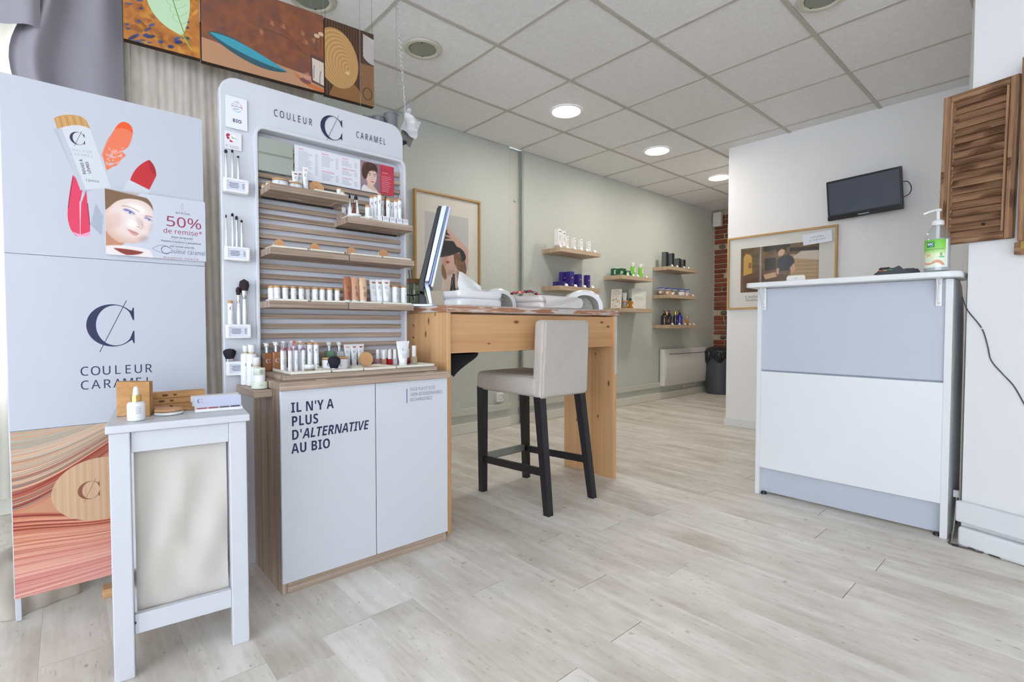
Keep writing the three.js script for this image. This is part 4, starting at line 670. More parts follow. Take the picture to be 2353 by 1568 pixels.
// wall socket, heater, bin, alarm box
{
  const s = thing('wall_socket', 'white power socket low on the left wall under the bar', 'socket', [XL - 0.01, 0.268, -2.79], HALF);
  part(s, 'plate', box(0.075, 0.078, 0.03, 0.006), M.plastic, [0, 0, 0.012]); part(s, 'well', lathe([[0, 0.003], [0.018, 0.003], [0.02, 0.012], [0.023, 0.012]], 20), std(0xb9b8b2, 0.5), [0.005, 0, 0.018], [HALF, 0, 0]); for (const x of [-0.004, 0.014]) part(s, 'pin_hole', cyl(0.0025, 0.0025, 0.002, 8), M.black, [x, 0, 0.022], [HALF, 0, 0]);
  const h = thing('wall_heater', 'white curved electric panel heater on the left wall', 'heater', [XL, 0.385, -5.80], HALF);
  const wm = std(0xdcdad5, 0.4), prof = []; for (let i = 0; i <= 14; i++) { const t2 = i / 14; prof.push([0.045 + 0.045 * Math.sin(Math.PI * (0.1 + 0.8 * t2)), -0.215 + 0.43 * t2]); }
  const shape = new THREE.Shape(); shape.moveTo(0.005, -0.215); prof.forEach(([a, b]) => shape.lineTo(a, b)); shape.lineTo(0.005, 0.215);
  part(h, 'casing', metreUV(new THREE.ExtrudeGeometry(shape, { depth: 1.0, bevelEnabled: true, bevelSize: 0.004, bevelThickness: 0.012, bevelSegments: 3 }).rotateY(-HALF)), wm, [0.5, 0, 0.012]);
  part(h, 'end_cap', box(0.025, 0.44, 0.06, 0.008), std(0xe6e5e0, 0.4), [-0.505, 0, 0.045]);
  const gr = []; for (const y of [0.158, 0.172, 0.186]) part(h, 'grille_slot', box(0.9, 0.006, 0.006, 0.001), M.black, [0.03, y, 0.087 - (y - 0.158) * 0.55], [-0.35, 0, 0]);
  part(h, 'bracket', box(0.5, 0.2, 0.02, 0.002), M.brushed, [0, 0, 0.006]);
  part(h, 'power_lead', tube([[0.0, -0.21, 0.03], [0.03, -0.28, 0.03], [0.12, -0.25, 0.03], [0.3, -0.262, 0.03], [0.32, -0.22, 0.03]], 0.0035, 40, 6), M.plastic);
  const b = thing('waste_bin', 'dark grey round bin with a black liner in the far corner', 'bin', [-3.09, 0, -6.39]);
  part(b, 'body', lathe([[0, 0], [0.155, 0], [0.16, 0.01], [0.185, 0.42], [0.19, 0.55], [0.183, 0.55], [0.178, 0.42], [0.15, 0.015], [0, 0.015]], 36), std(0x4a4d55, 0.4));
  part(b, 'liner', cloth((u, v) => { const a = u * Math.PI * 2, r = 0.192 + 0.008 * Math.sin(a * 17 + v * 3) + 0.006 * Math.sin(a * 31) + 0.012 * Math.sin(v * 3.1); return [r * Math.cos(a), 0.556 - v * (0.12 + 0.03 * Math.sin(a * 7)), r * Math.sin(a)]; }, 120, 8), phy(0x1c1c22, 0.25, { side: THREE.DoubleSide }));
  part(b, 'lid', lathe([[0, 0.62], [0.1, 0.612], [0.17, 0.585], [0.195, 0.55], [0.19, 0.548], [0.16, 0.575], [0, 0.6]], 36), std(0x2b2b30, 0.35));
  const a = thing('alarm_box', 'small white box high on the brick wall', 'sensor', [-3.225, 2.31, ZB + 0.05]); part(a, 'case', box(0.115, 0.19, 0.06, 0.008), std(0xdcdad2, 0.5)); part(a, 'seam', box(0.116, 0.002, 0.061, 0.0005), std(0xa8a69e, 0.5), [0, -0.05, 0]);
}
// =====================================================================
// PRODUCTS ON THE DISPLAY  (local x along the shelf, z towards the room)
// =====================================================================
const woodLid = M.bamboo, pw2 = std(0xf0f0f2, 0.35), markM = std(0x4a4d60, 0.6), greyPrint = std(0xa9acb6, 0.7), dot = std(0x2a2440, 0.5);
const onDisplay = (X, y, Z) => [X, y, Z];
const mark = (p, s, x, y, z, m = markM) => { const q = part(p, 'logo', MARK, m, [x, y, z]); q.scale.setScalar(s); return q; };
const nth = ['first', 'second', 'third', 'fourth', 'fifth', 'sixth', 'seventh', 'eighth', 'ninth', 'tenth', 'eleventh', 'twelfth', 'thirteenth'];
const lines = (p, w, h, n, x, y, z, m = greyPrint) => { const a = []; for (let i = 0; i < n; i++) a.push(at(plane(+(w * (0.75 + 0.25 * hash(i, 3))).toFixed(4), +(h / n * 0.4).toFixed(5)), 0, -h * i / n, 0)); part(p, 'small_print', merge(a), m, [x, y, z]).userData.kind = 'stuff'; };
// kinds -----------------------------------------------------------------
function stick(name, label, pos, { r = 0.0098, h = 0.053, lid = 0.007, dots = 0, group, cat = 'lipstick', ring = false, body = pw2 } = {}) {
  const t = thing(name, label, cat, pos, HALF, group);
  part(t, 'body', lathe([[0, 0], [r * 0.96, 0], [r, 0.0015], [r, h - lid - 0.0003], [0, h - lid - 0.0003]], 20), body);
  part(t, 'cap', lathe([[0, h - lid], [r, h - lid], [r, h - 0.001], [r * 0.93, h], [0, h]], 20), woodLid);
  mark(t, h * 0.14, r * 0.25, h * 0.72, r * 0.985); lines(t, r * 0.7, h * 0.25, 4, r * 0.25, h * 0.5, r * 0.985);
  if (ring) part(t, 'joint', cyl(r * 1.006, r * 1.006, 0.0008, 20), std(0xbcbcc2, 0.5), [0, h * 0.63, 0]);
  for (let i = 0; i < dots; i++) part(t, 'shade_dot', new THREE.CircleGeometry(r * 0.24, 10), dot, [r * 0.25, h * (0.07 + 0.13 * i), r * 0.99]);
  return t;
}
const tubeBody = (r, w, h, th = 0.001) => once(`tb${r}|${w}|${h}`, () => cloth((u, v) => { const a = u * Math.PI * 2, e = Math.min(1, v / 0.97), rx = r + (w / 2 - r) * e, rz = r * (1 - e) + th * e; return [rx * Math.sin(a), v * h, rz * Math.cos(a)]; }, 28, 14));
function squeeze(name, label, pos, { r = 0.011, w = 0.036, h = 0.08, cap = 0.012, body = pw2, capM = M.plastic, tab = null, group, turn = HALF, tilt = 0 } = {}) {
  const t = thing(name, label, 'tube', pos, turn, group); if (tilt) t.rotation.x = tilt;
  part(t, 'cap', lathe([[0, 0], [r * 0.98, 0], [r * 1.02, 0.001], [r * 1.02, cap], [0, cap]], 22), capM);
  part(t, 'body', tubeBody(r, w, h - cap), body, [0, cap, 0]);
  part(t, 'crimp', box(w, h * 0.06, 0.0022, 0.0005), body, [0, h * 0.99, 0]);
  const zf = (y) => { const e = Math.min(1, (y - cap) / (h - cap) / 0.97); return r * (1 - e) + 0.001 * e + 0.0006; }, sl = -Math.atan2(r - 0.001, h - cap);
  if (tab) part(t, 'colour_tab', new THREE.CircleGeometry(w * 0.2, 14, Math.PI, Math.PI).scale(1.2, 1, 1), tab, [0, h * 0.92, zf(h * 0.88)], [sl, 0, 0]);
  const lg = part(t, 'logo', MARK, markM, [0, h * 0.68, zf(h * 0.68)], [sl, 0, 0]); lg.scale.setScalar(h * 0.12);
  const a = []; for (let i = 0; i < 4; i++) a.push(at(plane(+(w * 0.3).toFixed(4), +(h * 0.012).toFixed(5)), 0, -h * 0.05 * i, 0)); const sp = part(t, 'small_print', merge(a), greyPrint, [0, h * 0.5, zf(h * 0.42)], [sl, 0, 0]); sp.userData.kind = 'stuff';
  return t;
}
function woodJar(name, label, pos, r, h, lid, group) {
  const t = thing(name, label, 'jar', pos, HALF, group);
  part(t, 'body', lathe([[0, 0], [r * 0.95, 0], [r, 0.002], [r, h - lid], [0, h - lid]], 32), pw2);
  part(t, 'lid', lathe([[0, h - lid + 0.0004], [r * 1.0, h - lid + 0.0004], [r * 1.0, h - 0.001], [r * 0.96, h], [0, h]], 32), woodLid);
  if (h > 0.02) mark(t, h * 0.42, -r * 0.3, (h - lid) * 0.55, r * 0.97); return t;
}
function compact(name, label, pos, r, group, tilt = -0.2) {        // round wooden compact stood on edge
  const t = thing(name, label, 'compact', pos, HALF, group); t.rotation.order = 'YXZ'; t.rotation.x = tilt;
  part(t, 'lid', cyl(r, r, 0.006, 36), woodLid, [0, r, 0.003], [HALF, 0, 0]); part(t, 'base', cyl(r * 1.0, r * 1.0, 0.006, 36), M.plastic, [0, r, -0.0035], [HALF, 0, 0]); mark(t, r * 0.4, 0, r, 0.0063, std(0xb07a48, 0.6)); return t;
}
function tray(name, label, x0, x1, X, y, d, group, h = 0.008, turnM = M.cream) {
  const t = thing(name, label, 'tray', [X, y, (x0 + x1) / 2], HALF, group), w = x0 - x1;
  part(t, 'base', box(+w.toFixed(3), 0.003, d, 0.001), turnM, [0, 0.0015, 0]);
  for (const s of [-1, 1]) { part(t, 'edge', box(+w.toFixed(3), h, 0.004, 0.001), turnM, [0, h / 2, s * (d / 2 - 0.002)]); part(t, 'edge', box(0.004, h, d - 0.008, 0.001), turnM, [s * (w / 2 - 0.002), h / 2, 0]); }
  return t;
}
function pumpBottle(name, label, pos, liquid, { r = 0.0135, h = 0.066, group } = {}) {
  const t = thing(name, label, 'bottle', pos, HALF, group);
  part(t, 'body', box(r * 2, h, r * 2, 0.003), liquid, [0, h / 2, 0]); part(t, 'neck', cyl(r * 0.55, r * 0.55, 0.022, 18), M.brushed, [0, h + 0.011, 0]);
  part(t, 'pump_head', lathe([[0, 0.014], [r * 0.45, 0.013], [r * 0.6, 0.006], [r * 0.62, 0], [0, 0]], 18), M.plastic, [0, h + 0.022, 0], [0, 0, 0.12]); part(t, 'spout', box(r * 1.0, 0.006, 0.006, 0.002), M.plastic, [r * -0.35, h + 0.032, 0.002], [0, 0, -0.3]);
  mark(t, 0.016, 0, h * 0.55, r + 0.0006, std(0xe6e2dc, 0.5)); return t;
}
function polish(label, pos, col, { s = 1, group = 'small nail varnish bottles on the cabinet' } = {}) {
  const t = thing('nail_varnish', label, 'nail varnish', pos, HALF, group);
  part(t, 'bottle', box(0.0165 * s, 0.026 * s, 0.0165 * s, 0.002), col, [0, 0.013 * s, 0]); part(t, 'cap', lathe([[0, 0.026 * s], [0.0078 * s, 0.026 * s], [0.0074 * s, 0.062 * s], [0.0068 * s, 0.064 * s], [0, 0.064 * s]], 18), M.plastic);
  return t;
}
// ---- header cards, mirror, price board ----
{
  const b = thing('label_card', 'white card reading BIO at the top left of the display', 'card', [-2.0, 1.638, -0.470], HALF);
  part(b, 'card', box(0.07, 0.112, 0.001, 0.0004), std(0xe9ebf2, 0.5), [0, 0, 0.0005]);
  part(b, 'print', plane(0.069, 0.111), print(256, 412, (g, w, h) => { g.fillStyle = '#eceef4'; g.fillRect(0, 0, w, h); g.lineWidth = 6; g.strokeStyle = '#d8607a'; g.beginPath(); g.arc(132, 128, 62, -0.9, 0.3); g.stroke(); g.strokeStyle = '#4f8fd0'; g.beginPath(); g.arc(132, 128, 62, 0.7, 1.8); g.stroke(); g.strokeStyle = '#e2a0b4'; g.beginPath(); g.arc(132, 128, 62, 1.9, 2.8); g.stroke(); g.strokeStyle = '#555'; g.lineWidth = 2; g.beginPath(); g.arc(132, 128, 62, 3, 5.2); g.stroke(); g.fillStyle = '#3a3a48'; g.font = 'bold 19px sans-serif'; g.textAlign = 'center'; g.fillText('NATURE-CON', 130, 128); g.font = '13px sans-serif'; g.fillText('NATURELLES', 120, 100); for (let i = 0; i < 3; i++) g.fillRect(90, 144 + i * 10, 80 - i * 14, 3); path(g, [[105, 60], [150, 50], [160, 66], [118, 78]], null, '#666', 3); g.fillStyle = '#22264e'; g.font = 'bold 62px sans-serif'; g.fillText('BIO', 134, 330); }), [0, 0, 0.0012]);
  const c = thing('label_card', 'small white tag with a red berry print below the BIO card', 'card', [-2.0, 1.5375, -0.458], HALF);
  part(c, 'card', box(0.055, 0.062, 0.001, 0.0004), std(0xe6e5ea, 0.5), [0, 0, 0.0005]);
  part(c, 'print', plane(0.054, 0.061), print(256, 288, (g, w, h) => { g.fillStyle = '#e9e7ea'; g.fillRect(0, 0, w, h); for (const [x, y, r] of [[55, 60, 30], [52, 110, 24], [98, 150, 26], [40, 78, 20]]) { g.fillStyle = '#c22a52'; g.beginPath(); g.ellipse(x, y, r, r * 0.8, 0, 0, 7); g.fill(); } g.fillStyle = '#f2f2ee'; g.beginPath(); g.arc(130, 92, 58, 0, 7); g.fill(); g.strokeStyle = '#c2c2c0'; g.lineWidth = 3; g.stroke(); g.fillStyle = '#94bf3a'; g.font = 'bold 56px sans-serif'; g.textAlign = 'center'; g.fillText('5', 110, 108); g.font = 'bold 18px sans-serif'; g.fillStyle = '#5a7a2a'; g.fillText('green', 148, 96); g.fillText('IMPACT', 150, 114); globalThis.paintLogo(g, 38, 240, 34, '#444'); g.fillStyle = '#999'; for (let i = 0; i < 4; i++) g.fillRect(70, 225 + i * 12, 150 - 20 * (i % 2), 4); }), [0, 0, 0.0012]);
  const m = thing('mirror', 'square mirror fixed high on the display slats', 'mirror', [-2.017, 1.52, -0.606], HALF); part(m, 'glass', box(0.125, 0.125, 0.003, 0.0008), std(0xc8cfc6, 0.03, { metalness: 1 })); part(m, 'backing', plain(0.12, 0.12, 0.0015), M.black, [0, 0, -0.0024]);
  const p = thing('price_board', 'long printed price board with a portrait and red panel', 'sign', [-2.0155, 1.517, -0.885], HALF);
  part(p, 'board', box(0.424, 0.128, 0.003, 0.0006), std(0xe4e4ea, 0.5)); part(p, 'back_clip', plain(0.1, 0.05, 0.001), M.white, [0, 0, -0.002]);
  part(p, 'print', plane(0.423, 0.127), print(1270, 384, (g, w, h) => {
    g.fillStyle = '#e6e6ec'; g.fillRect(0, 0, w, h); const T = (s, x, y) => { g.font = 'italic bold 22px serif'; g.fillStyle = '#d0647c'; g.textAlign = 'left'; g.fillText(s, x, y); };
    const rows = (x, y, n, ww) => { for (let i = 0; i < n; i++) { g.fillStyle = '#8a8d9e'; g.fillRect(x, y + i * 15, ww * (0.6 + 0.4 * hash(i, x)), 3.5); g.fillRect(x + ww + 22, y + i * 15, 34, 3.5); } };
    T('Teint', 40, 42); rows(40, 60, 17, 170); T('Regard', 310, 42); rows(310, 60, 9, 150); T('Démaquillage', 310, 250); rows(310, 268, 6, 150); T('Lèvres', 560, 42); rows(560, 60, 5, 140); T('Ongles et mains', 560, 165); rows(560, 182, 4, 140); T('Accessoires', 560, 280); rows(560, 298, 4, 140);
    g.filter = 'blur(2px)'; g.fillStyle = '#9a8088'; g.fillRect(800, 0, 270, h); g.fillStyle = '#8a6e78'; g.fillRect(1000, 0, 70, h);
    path(g, [[815, 384], [820, 330, 870, 320], [900, 290], [880, 220], [985, 250], [975, 300], [1030, 340, 1050, 384]], '#dcb8a6'); path(g, [[810, 384], [815, 320, 860, 300], [900, 345, 1000, 360], [1050, 372, 1060, 384]], '#e8e2e0');
    g.fillStyle = '#e4c0ae'; g.beginPath(); g.ellipse(950, 185, 72, 108, 0.12, 0, 7); g.fill(); path(g, [[830, 200], [800, 100, 850, 30], [920, -10, 1000, 20], [1050, 60, 1030, 120], [1000, 90, 940, 110], [900, 130, 890, 200], [870, 240, 850, 230]], '#4a3026'); for (let i = 0; i < 40; i++) { g.strokeStyle = i % 2 ? '#6a4634' : '#33201a'; g.lineWidth = 5; g.beginPath(); g.arc(850 + 170 * rnd(), 30 + 70 * rnd(), 10 + 14 * rnd(), rnd() * 6, rnd() * 6); g.stroke(); }
    for (const x of [925, 995]) { g.fillStyle = '#f4ece8'; g.beginPath(); g.ellipse(x, 172, 17, 7, 0, 0, 7); g.fill(); g.fillStyle = '#4a5a66'; g.beginPath(); g.arc(x, 172, 7, 0, 7); g.fill(); g.strokeStyle = '#3a2620'; g.lineWidth = 5; g.beginPath(); g.moveTo(x - 22, 150); g.quadraticCurveTo(x, 138, x + 20, 148); g.stroke(); g.lineWidth = 3; g.beginPath(); g.arc(x, 176, 19, 3.5, 5.9); g.stroke(); } g.strokeStyle = '#c89a88'; g.lineWidth = 4; g.beginPath(); g.moveTo(966, 170); g.quadraticCurveTo(978, 210, 962, 218); g.stroke(); path(g, [[938, 246], [962, 236, 992, 246], [965, 266, 938, 246]], '#c8504c');
    g.filter = 'none'; g.fillStyle = '#c03a4c'; g.fillRect(1070, 0, 200, h); g.fillStyle = '#6a1a2a'; g.fillRect(1090, 40, 4, 70); g.fillStyle = '#7a2030'; g.font = 'italic 20px serif'; g.fillText('Bien choisir', 1104, 62); g.fillText('votre produit', 1104, 84); g.fillStyle = '#f4d4d8'; g.fillText('de teint', 1104, 106); g.fillStyle = '#f0c4ca'; for (let i = 0; i < 9; i++) g.fillRect(1092, 145 + i * 24, 90 + 60 * hash(i, 9), 4);
  }), [0, 0, 0.0018]);
}
// ---- brush holders on the left strip ----
{
  const holder = (y, label) => { const t = thing('brush_holder', label, 'holder', [-2.0, y, -0.4595], HALF, 'white brush holders on the display side'); part(t, 'box', box(0.082, 0.05, 0.028, 0.003), M.plastic, [0, 0, 0.016]); for (const s of [-1, 1]) { part(t, 'frame_edge', box(0.07, 0.008, 0.004, 0.001), pw2, [0, s * 0.02, 0.031]); part(t, 'frame_edge', box(0.008, 0.034, 0.004, 0.001), pw2, [s * 0.034, 0, 0.031]); } const c = part(t, 'card', plane(0.06, 0.032), std(0xdcdfea, 0.5), [0, 0, 0.0303]); lines(c, 0.034, 0.02, 4, -0.008, 0.008, 0.0003, markM); lines(c, 0.008, 0.02, 4, 0.022, 0.008, 0.0003, markM); };
  holder(1.374, 'topmost white brush holder box on the display side'); holder(1.137, 'second white brush holder box from the top'); holder(0.863, 'third white brush holder box, with a white bottle in it'); holder(0.732, 'lowest white brush holder box, beside the white bottles');
  const brush = (z, y, h, head, r, label, hr = 0.0032) => { const t = thing('makeup_brush', label, 'brush', [-1.984, y, z], HALF, 'makeup brushes in the holders'); part(t, 'handle', lathe([[0, 0], [hr, 0], [hr * 1.15, h * 0.35], [hr * 0.8, h * 0.55], [hr * 0.85, h * 0.6], [0, h * 0.6]], 12), M.plastic); part(t, 'ferrule', lathe([[0, h * 0.6], [hr * 0.9, h * 0.6], [r * 0.75, h - head], [0, h - head]], 12), M.chrome); part(t, 'bristles', lathe([[r * 0.7, h - head], [r, h - head * 0.55], [r * 0.85, h - head * 0.2], [0.0008, h], [0, h]], 14), std(0x33262b, 0.95)); };
  brush(-0.431, 1.376, 0.122, 0.014, 0.0055, 'white brush with a dark oval tip, left in the top holder'); brush(-0.451, 1.376, 0.126, 0.012, 0.0042, 'white brush with a pointed tip, middle of the top holder'); brush(-0.469, 1.376, 0.108, 0.008, 0.0042, 'white brush with a flat tip, right in the top holder');
  brush(-0.428, 1.142, 0.130, 0.012, 0.0025, 'thinnest white brush, far left in the second holder'); brush(-0.448, 1.142, 0.138, 0.013, 0.0045, 'tallest white brush in the second holder'); brush(-0.461, 1.142, 0.130, 0.015, 0.005, 'white brush with a round tip, third in the second holder'); brush(-0.477, 1.142, 0.118, 0.01, 0.004, 'shortest white brush, far right in the second holder');
  brush(-0.463, 0.872, 0.150, 0.03, 0.0085, 'slanted white brush with black bristles in the third holder', 0.0055); brush(-0.482, 0.872, 0.178, 0.042, 0.0165, 'large powder brush with a full black head', 0.0062);
  stick('spray_tube', 'white slim spray tube leaning in the third holder', [-1.984, 0.872, -0.437], { r: 0.0085, h: 0.10, lid: 0.01, cat: 'bottle' });
  const k = thing('kabuki_brush', 'short kabuki brush with a black fan head on the lowest holder', 'brush', [-1.984, 0.758, -0.432], HALF); part(k, 'base', cyl(0.013, 0.012, 0.008, 20), M.chrome, [0, 0.004, 0]); part(k, 'bristles', lathe([[0, 0.008], [0.013, 0.008], [0.0205, 0.028], [0.02, 0.036], [0.012, 0.042], [0, 0.044]], 24), std(0x201d26, 0.95));
}
// ---- upper left shelf ----
{
  const y = 1.384;
  woodJar('powder_jar', 'large flat jar with a wooden lid on the upper left shelf', [-1.915, y, -0.588], 0.0262, 0.024, 0.007, 'wooden lid jars on the upper left shelf'); woodJar('powder_jar', 'second flat wooden lid jar, in front of the small tubes', [-1.915, y, -0.640], 0.0235, 0.022, 0.007, 'wooden lid jars on the upper left shelf');
  woodJar('powder_jar', 'small wooden lid jar at the shelf end behind the large jar', [-1.965, y, -0.568], 0.014, 0.022, 0.006, 'wooden lid jars on the upper left shelf'); woodJar('powder_jar', 'lowest wooden lid jar at the far left shelf end', [-1.985, y, -0.556], 0.011, 0.014, 0.005, 'wooden lid jars on the upper left shelf');
  const b1 = std(0xa8623c, 0.5), b2 = std(0x8a5a34, 0.5), b3 = std(0xd8a890, 0.5);
  squeeze('cream_tube', 'smallest white tube leaning before the mirror corner', [-1.975, y, -0.648], { r: 0.006, w: 0.018, h: 0.045, cap: 0.006 }); squeeze('cream_tube', 'white tube with a brown tab beside the mirror', [-1.945, y, -0.652], { r: 0.0085, w: 0.026, h: 0.072, cap: 0.008, tab: b1 }); squeeze('cream_tube', 'white tube with a dark brown tab, middle of the tube group', [-1.955, y, -0.672], { r: 0.008, w: 0.02, h: 0.078, cap: 0.008, tab: b2 }); squeeze('cream_tube', 'tallest white tube on the upper left shelf', [-1.925, y, -0.682], { r: 0.0085, w: 0.022, h: 0.088, cap: 0.012, tab: b3 });
  compact('wooden_compact', 'round wooden compact standing on the upper left shelf', [-1.955, y + 0.001, -0.735], 0.0275, 'round wooden compacts on the display'); tray('cream_tray', 'cream tray at the right of the upper left shelf', -0.703, -0.822, -1.917, y, 0.055, 'cream plastic trays');
  stick('lip_pot', 'short white stick with a wooden cap on the upper left shelf', [-1.915, y + 0.003, -0.806], { r: 0.009, h: 0.031, lid: 0.006 }); stick('lip_pot', 'shortest wooden cap stick at the shelf corner', [-1.90, y + 0.003, -0.8175 + 0.004], { r: 0.0065, h: 0.017, lid: 0.006 });
}
// ---- upper right shelf ----
{
  const y = 1.307;
  const g = 'tall white sticks with wooden caps on the upper right shelf';
  tray('cream_tray', 'cream tray under the dishes on the upper right shelf', -0.832, -0.96, -1.925, y, 0.08, 'cream plastic trays');
  const wb = thing('wooden_block', 'small wooden block at the left of the upper right shelf', 'block', [-1.975, y, -0.836], HALF); part(wb, 'block', box(0.016, 0.026, 0.05, 0.002, 'z'), M.taupe, [0, 0.013, 0]); part(wb, 'inlay', box(0.012, 0.002, 0.04, 0.0005), M.bamboo, [0, 0.0268, 0]);
  squeeze('cream_tube', 'little white tube at the far left of the upper right shelf', [-1.985, y, -0.855], { r: 0.007, w: 0.018, h: 0.056, cap: 0.008 }); squeeze('cream_tube', 'little white tube behind the first round dish', [-1.985, y, -0.88], { r: 0.008, w: 0.022, h: 0.062, cap: 0.008 });
  const dish = (z, r, label) => { const t = thing('round_dish', label, 'dish', [-1.905, y + 0.003, z], HALF, 'round white dishes'); part(t, 'dish', lathe([[0, 0.003], [r * 0.8, 0.003], [r * 0.9, 0.011], [r * 0.97, 0.0115], [r, 0.008], [r * 0.93, 0], [0, 0]], 32), M.plastic); part(t, 'insert', cyl(r * 0.6, r * 0.6, 0.005, 24), pw2, [0, 0.0056, 0]); };
  dish(-0.862, 0.0275, 'round white dish holding applicators, larger of two'); dish(-0.922, 0.0225, 'smaller round white dish beside the applicators');
  const app = (z, tilt, m, label, tip) => { const t = thing('applicator', label, 'applicator', [-1.905, y + 0.012, z], HALF, 'makeup applicators in the dish'); t.rotation.order = 'YXZ'; t.rotation.z = tilt; part(t, 'handle', lathe([[0, 0], [0.009, 0], [0.006, 0.014], [0.0035, 0.035], [0.0042, 0.05], [0, 0.05]], 14), m); part(t, 'ferrule', cyl(0.0036, 0.004, 0.012, 12), M.chrome, [0, 0.056, 0]); part(t, 'tip', lathe([[0.0036, 0.062], [0.0045, 0.07], [0.001, 0.082], [0, 0.082]], 12), tip); };
  const dk = std(0x3a2a26, 0.9), br = std(0x7a3a24, 0.5);
  app(-0.845, 0.02, M.plastic, 'white flared applicator at the left of the dish', dk); app(-0.858, -0.12, br, 'reddish brown applicator in the dish', dk); app(-0.877, 0.06, M.plastic, 'white flared applicator at the right of the dish', dk);
  stick('makeup_stick', 'short white stick with a wooden cap in the smaller dish', [-1.905, y + 0.0112, -0.919], { r: 0.0105, h: 0.048 });
  [[-0.951, 0.106, -1.935], [-0.965, 0.112, -1.93], [-0.976, 0.118, -1.915], [-0.996, 0.105, -1.935], [-1.015, 0.104, -1.915], [-1.038, 0.102, -1.93], [-1.052, 0.105, -1.92], [-1.068, 0.112, -1.915]].forEach(([z, h, X], i) => stick('makeup_stick', `tall white stick with a wooden cap, ${nth[i]} from left on the upper right shelf`, [X, y, z], { r: 0.0088, h, dots: i === 2 || i > 5 ? 1 : 0, ring: i > 3, group: g }));
  for (const [z, X, h, label] of [[-0.992, -1.955, 0.09, 'brown wooden pencil behind the tall sticks'], [-1.026, -1.958, 0.115, 'tallest brown wooden pencil behind the tall sticks']]) { const t = thing('makeup_pencil', label, 'pencil', [X, y, z], HALF, 'brown pencils'); part(t, 'shaft', cyl(0.004, 0.004, h, 10), std(0x7c4a32, 0.5), [0, h / 2, 0]); part(t, 'tip', cyl(0.0008, 0.004, 0.012, 10), std(0x3c2018, 0.6), [0, h + 0.006, 0]); }
  const s = thing('price_strip', 'white strip of price labels on the upper right shelf', 'price tag', [-1.888, y, -1.025], HALF); part(s, 'strip', box(0.135, 0.024, 0.004, 0.001), pw2, [0, 0.012, 0.001], [-0.15, 0, 0]); part(s, 'end', box(0.004, 0.024, 0.016, 0.001), pw2, [-0.067, 0.012, -0.008]);
  for (let i = 0; i < 4; i++) { part(s, 'bar', plane(0.003, 0.018), INK, [-0.052 + i * 0.031, 0.012, 0.0035], [-0.15, 0, 0]); lines(s, 0.018, 0.014, 4, -0.037 + i * 0.031, 0.018, 0.0036); }
}
// ---- middle shelves: compacts and trays ----
{
  const y = 1.16;
  [[-0.552, -0.672, 'leftmost'], [-0.683, -0.812, 'second'], [-0.842, -0.968, 'third'], [-0.978, -1.105, 'rightmost']].forEach(([a, b, n], i) => {
    const t = tray('cream_tray', `${n} cream shade tray on the long middle shelf`, a, b, -1.932, y, 0.095, 'cream plastic trays');
    for (let k = 0; k < 4; k++) part(t, 'shade_pan', cyl(0.011, 0.011, 0.0015, 18), std([0xb98a74, 0x8a5a50, 0xc9a08c, 0x6a4a4a][(k + i) % 4], 0.7), [(k - 1.5) * 0.028, 0.0037, 0.015]);
  });
  [[-0.595, 'leftmost'], [-0.725, 'second'], [-0.872, 'third'], [-1.014, 'rightmost']].forEach(([z, n], i) => compact('wooden_compact', `${n} round wooden compact standing on the long middle shelf`, [-1.955, y + 0.0035, z], i === 3 ? 0.0215 : 0.0185, 'round wooden compacts on the display'));
  const t = thing('lying_tube', 'white tube lying on the long middle shelf', 'tube', [-1.968, y + 0.0035, -0.955], HALF); part(t, 'body', cyl(0.0085, 0.0085, 0.052, 18), pw2, [0, 0.0085, 0], [0, 0, HALF]); part(t, 'cap', cyl(0.0082, 0.0082, 0.012, 18), M.plastic, [-0.032, 0.0085, 0], [0, 0, HALF]);
}
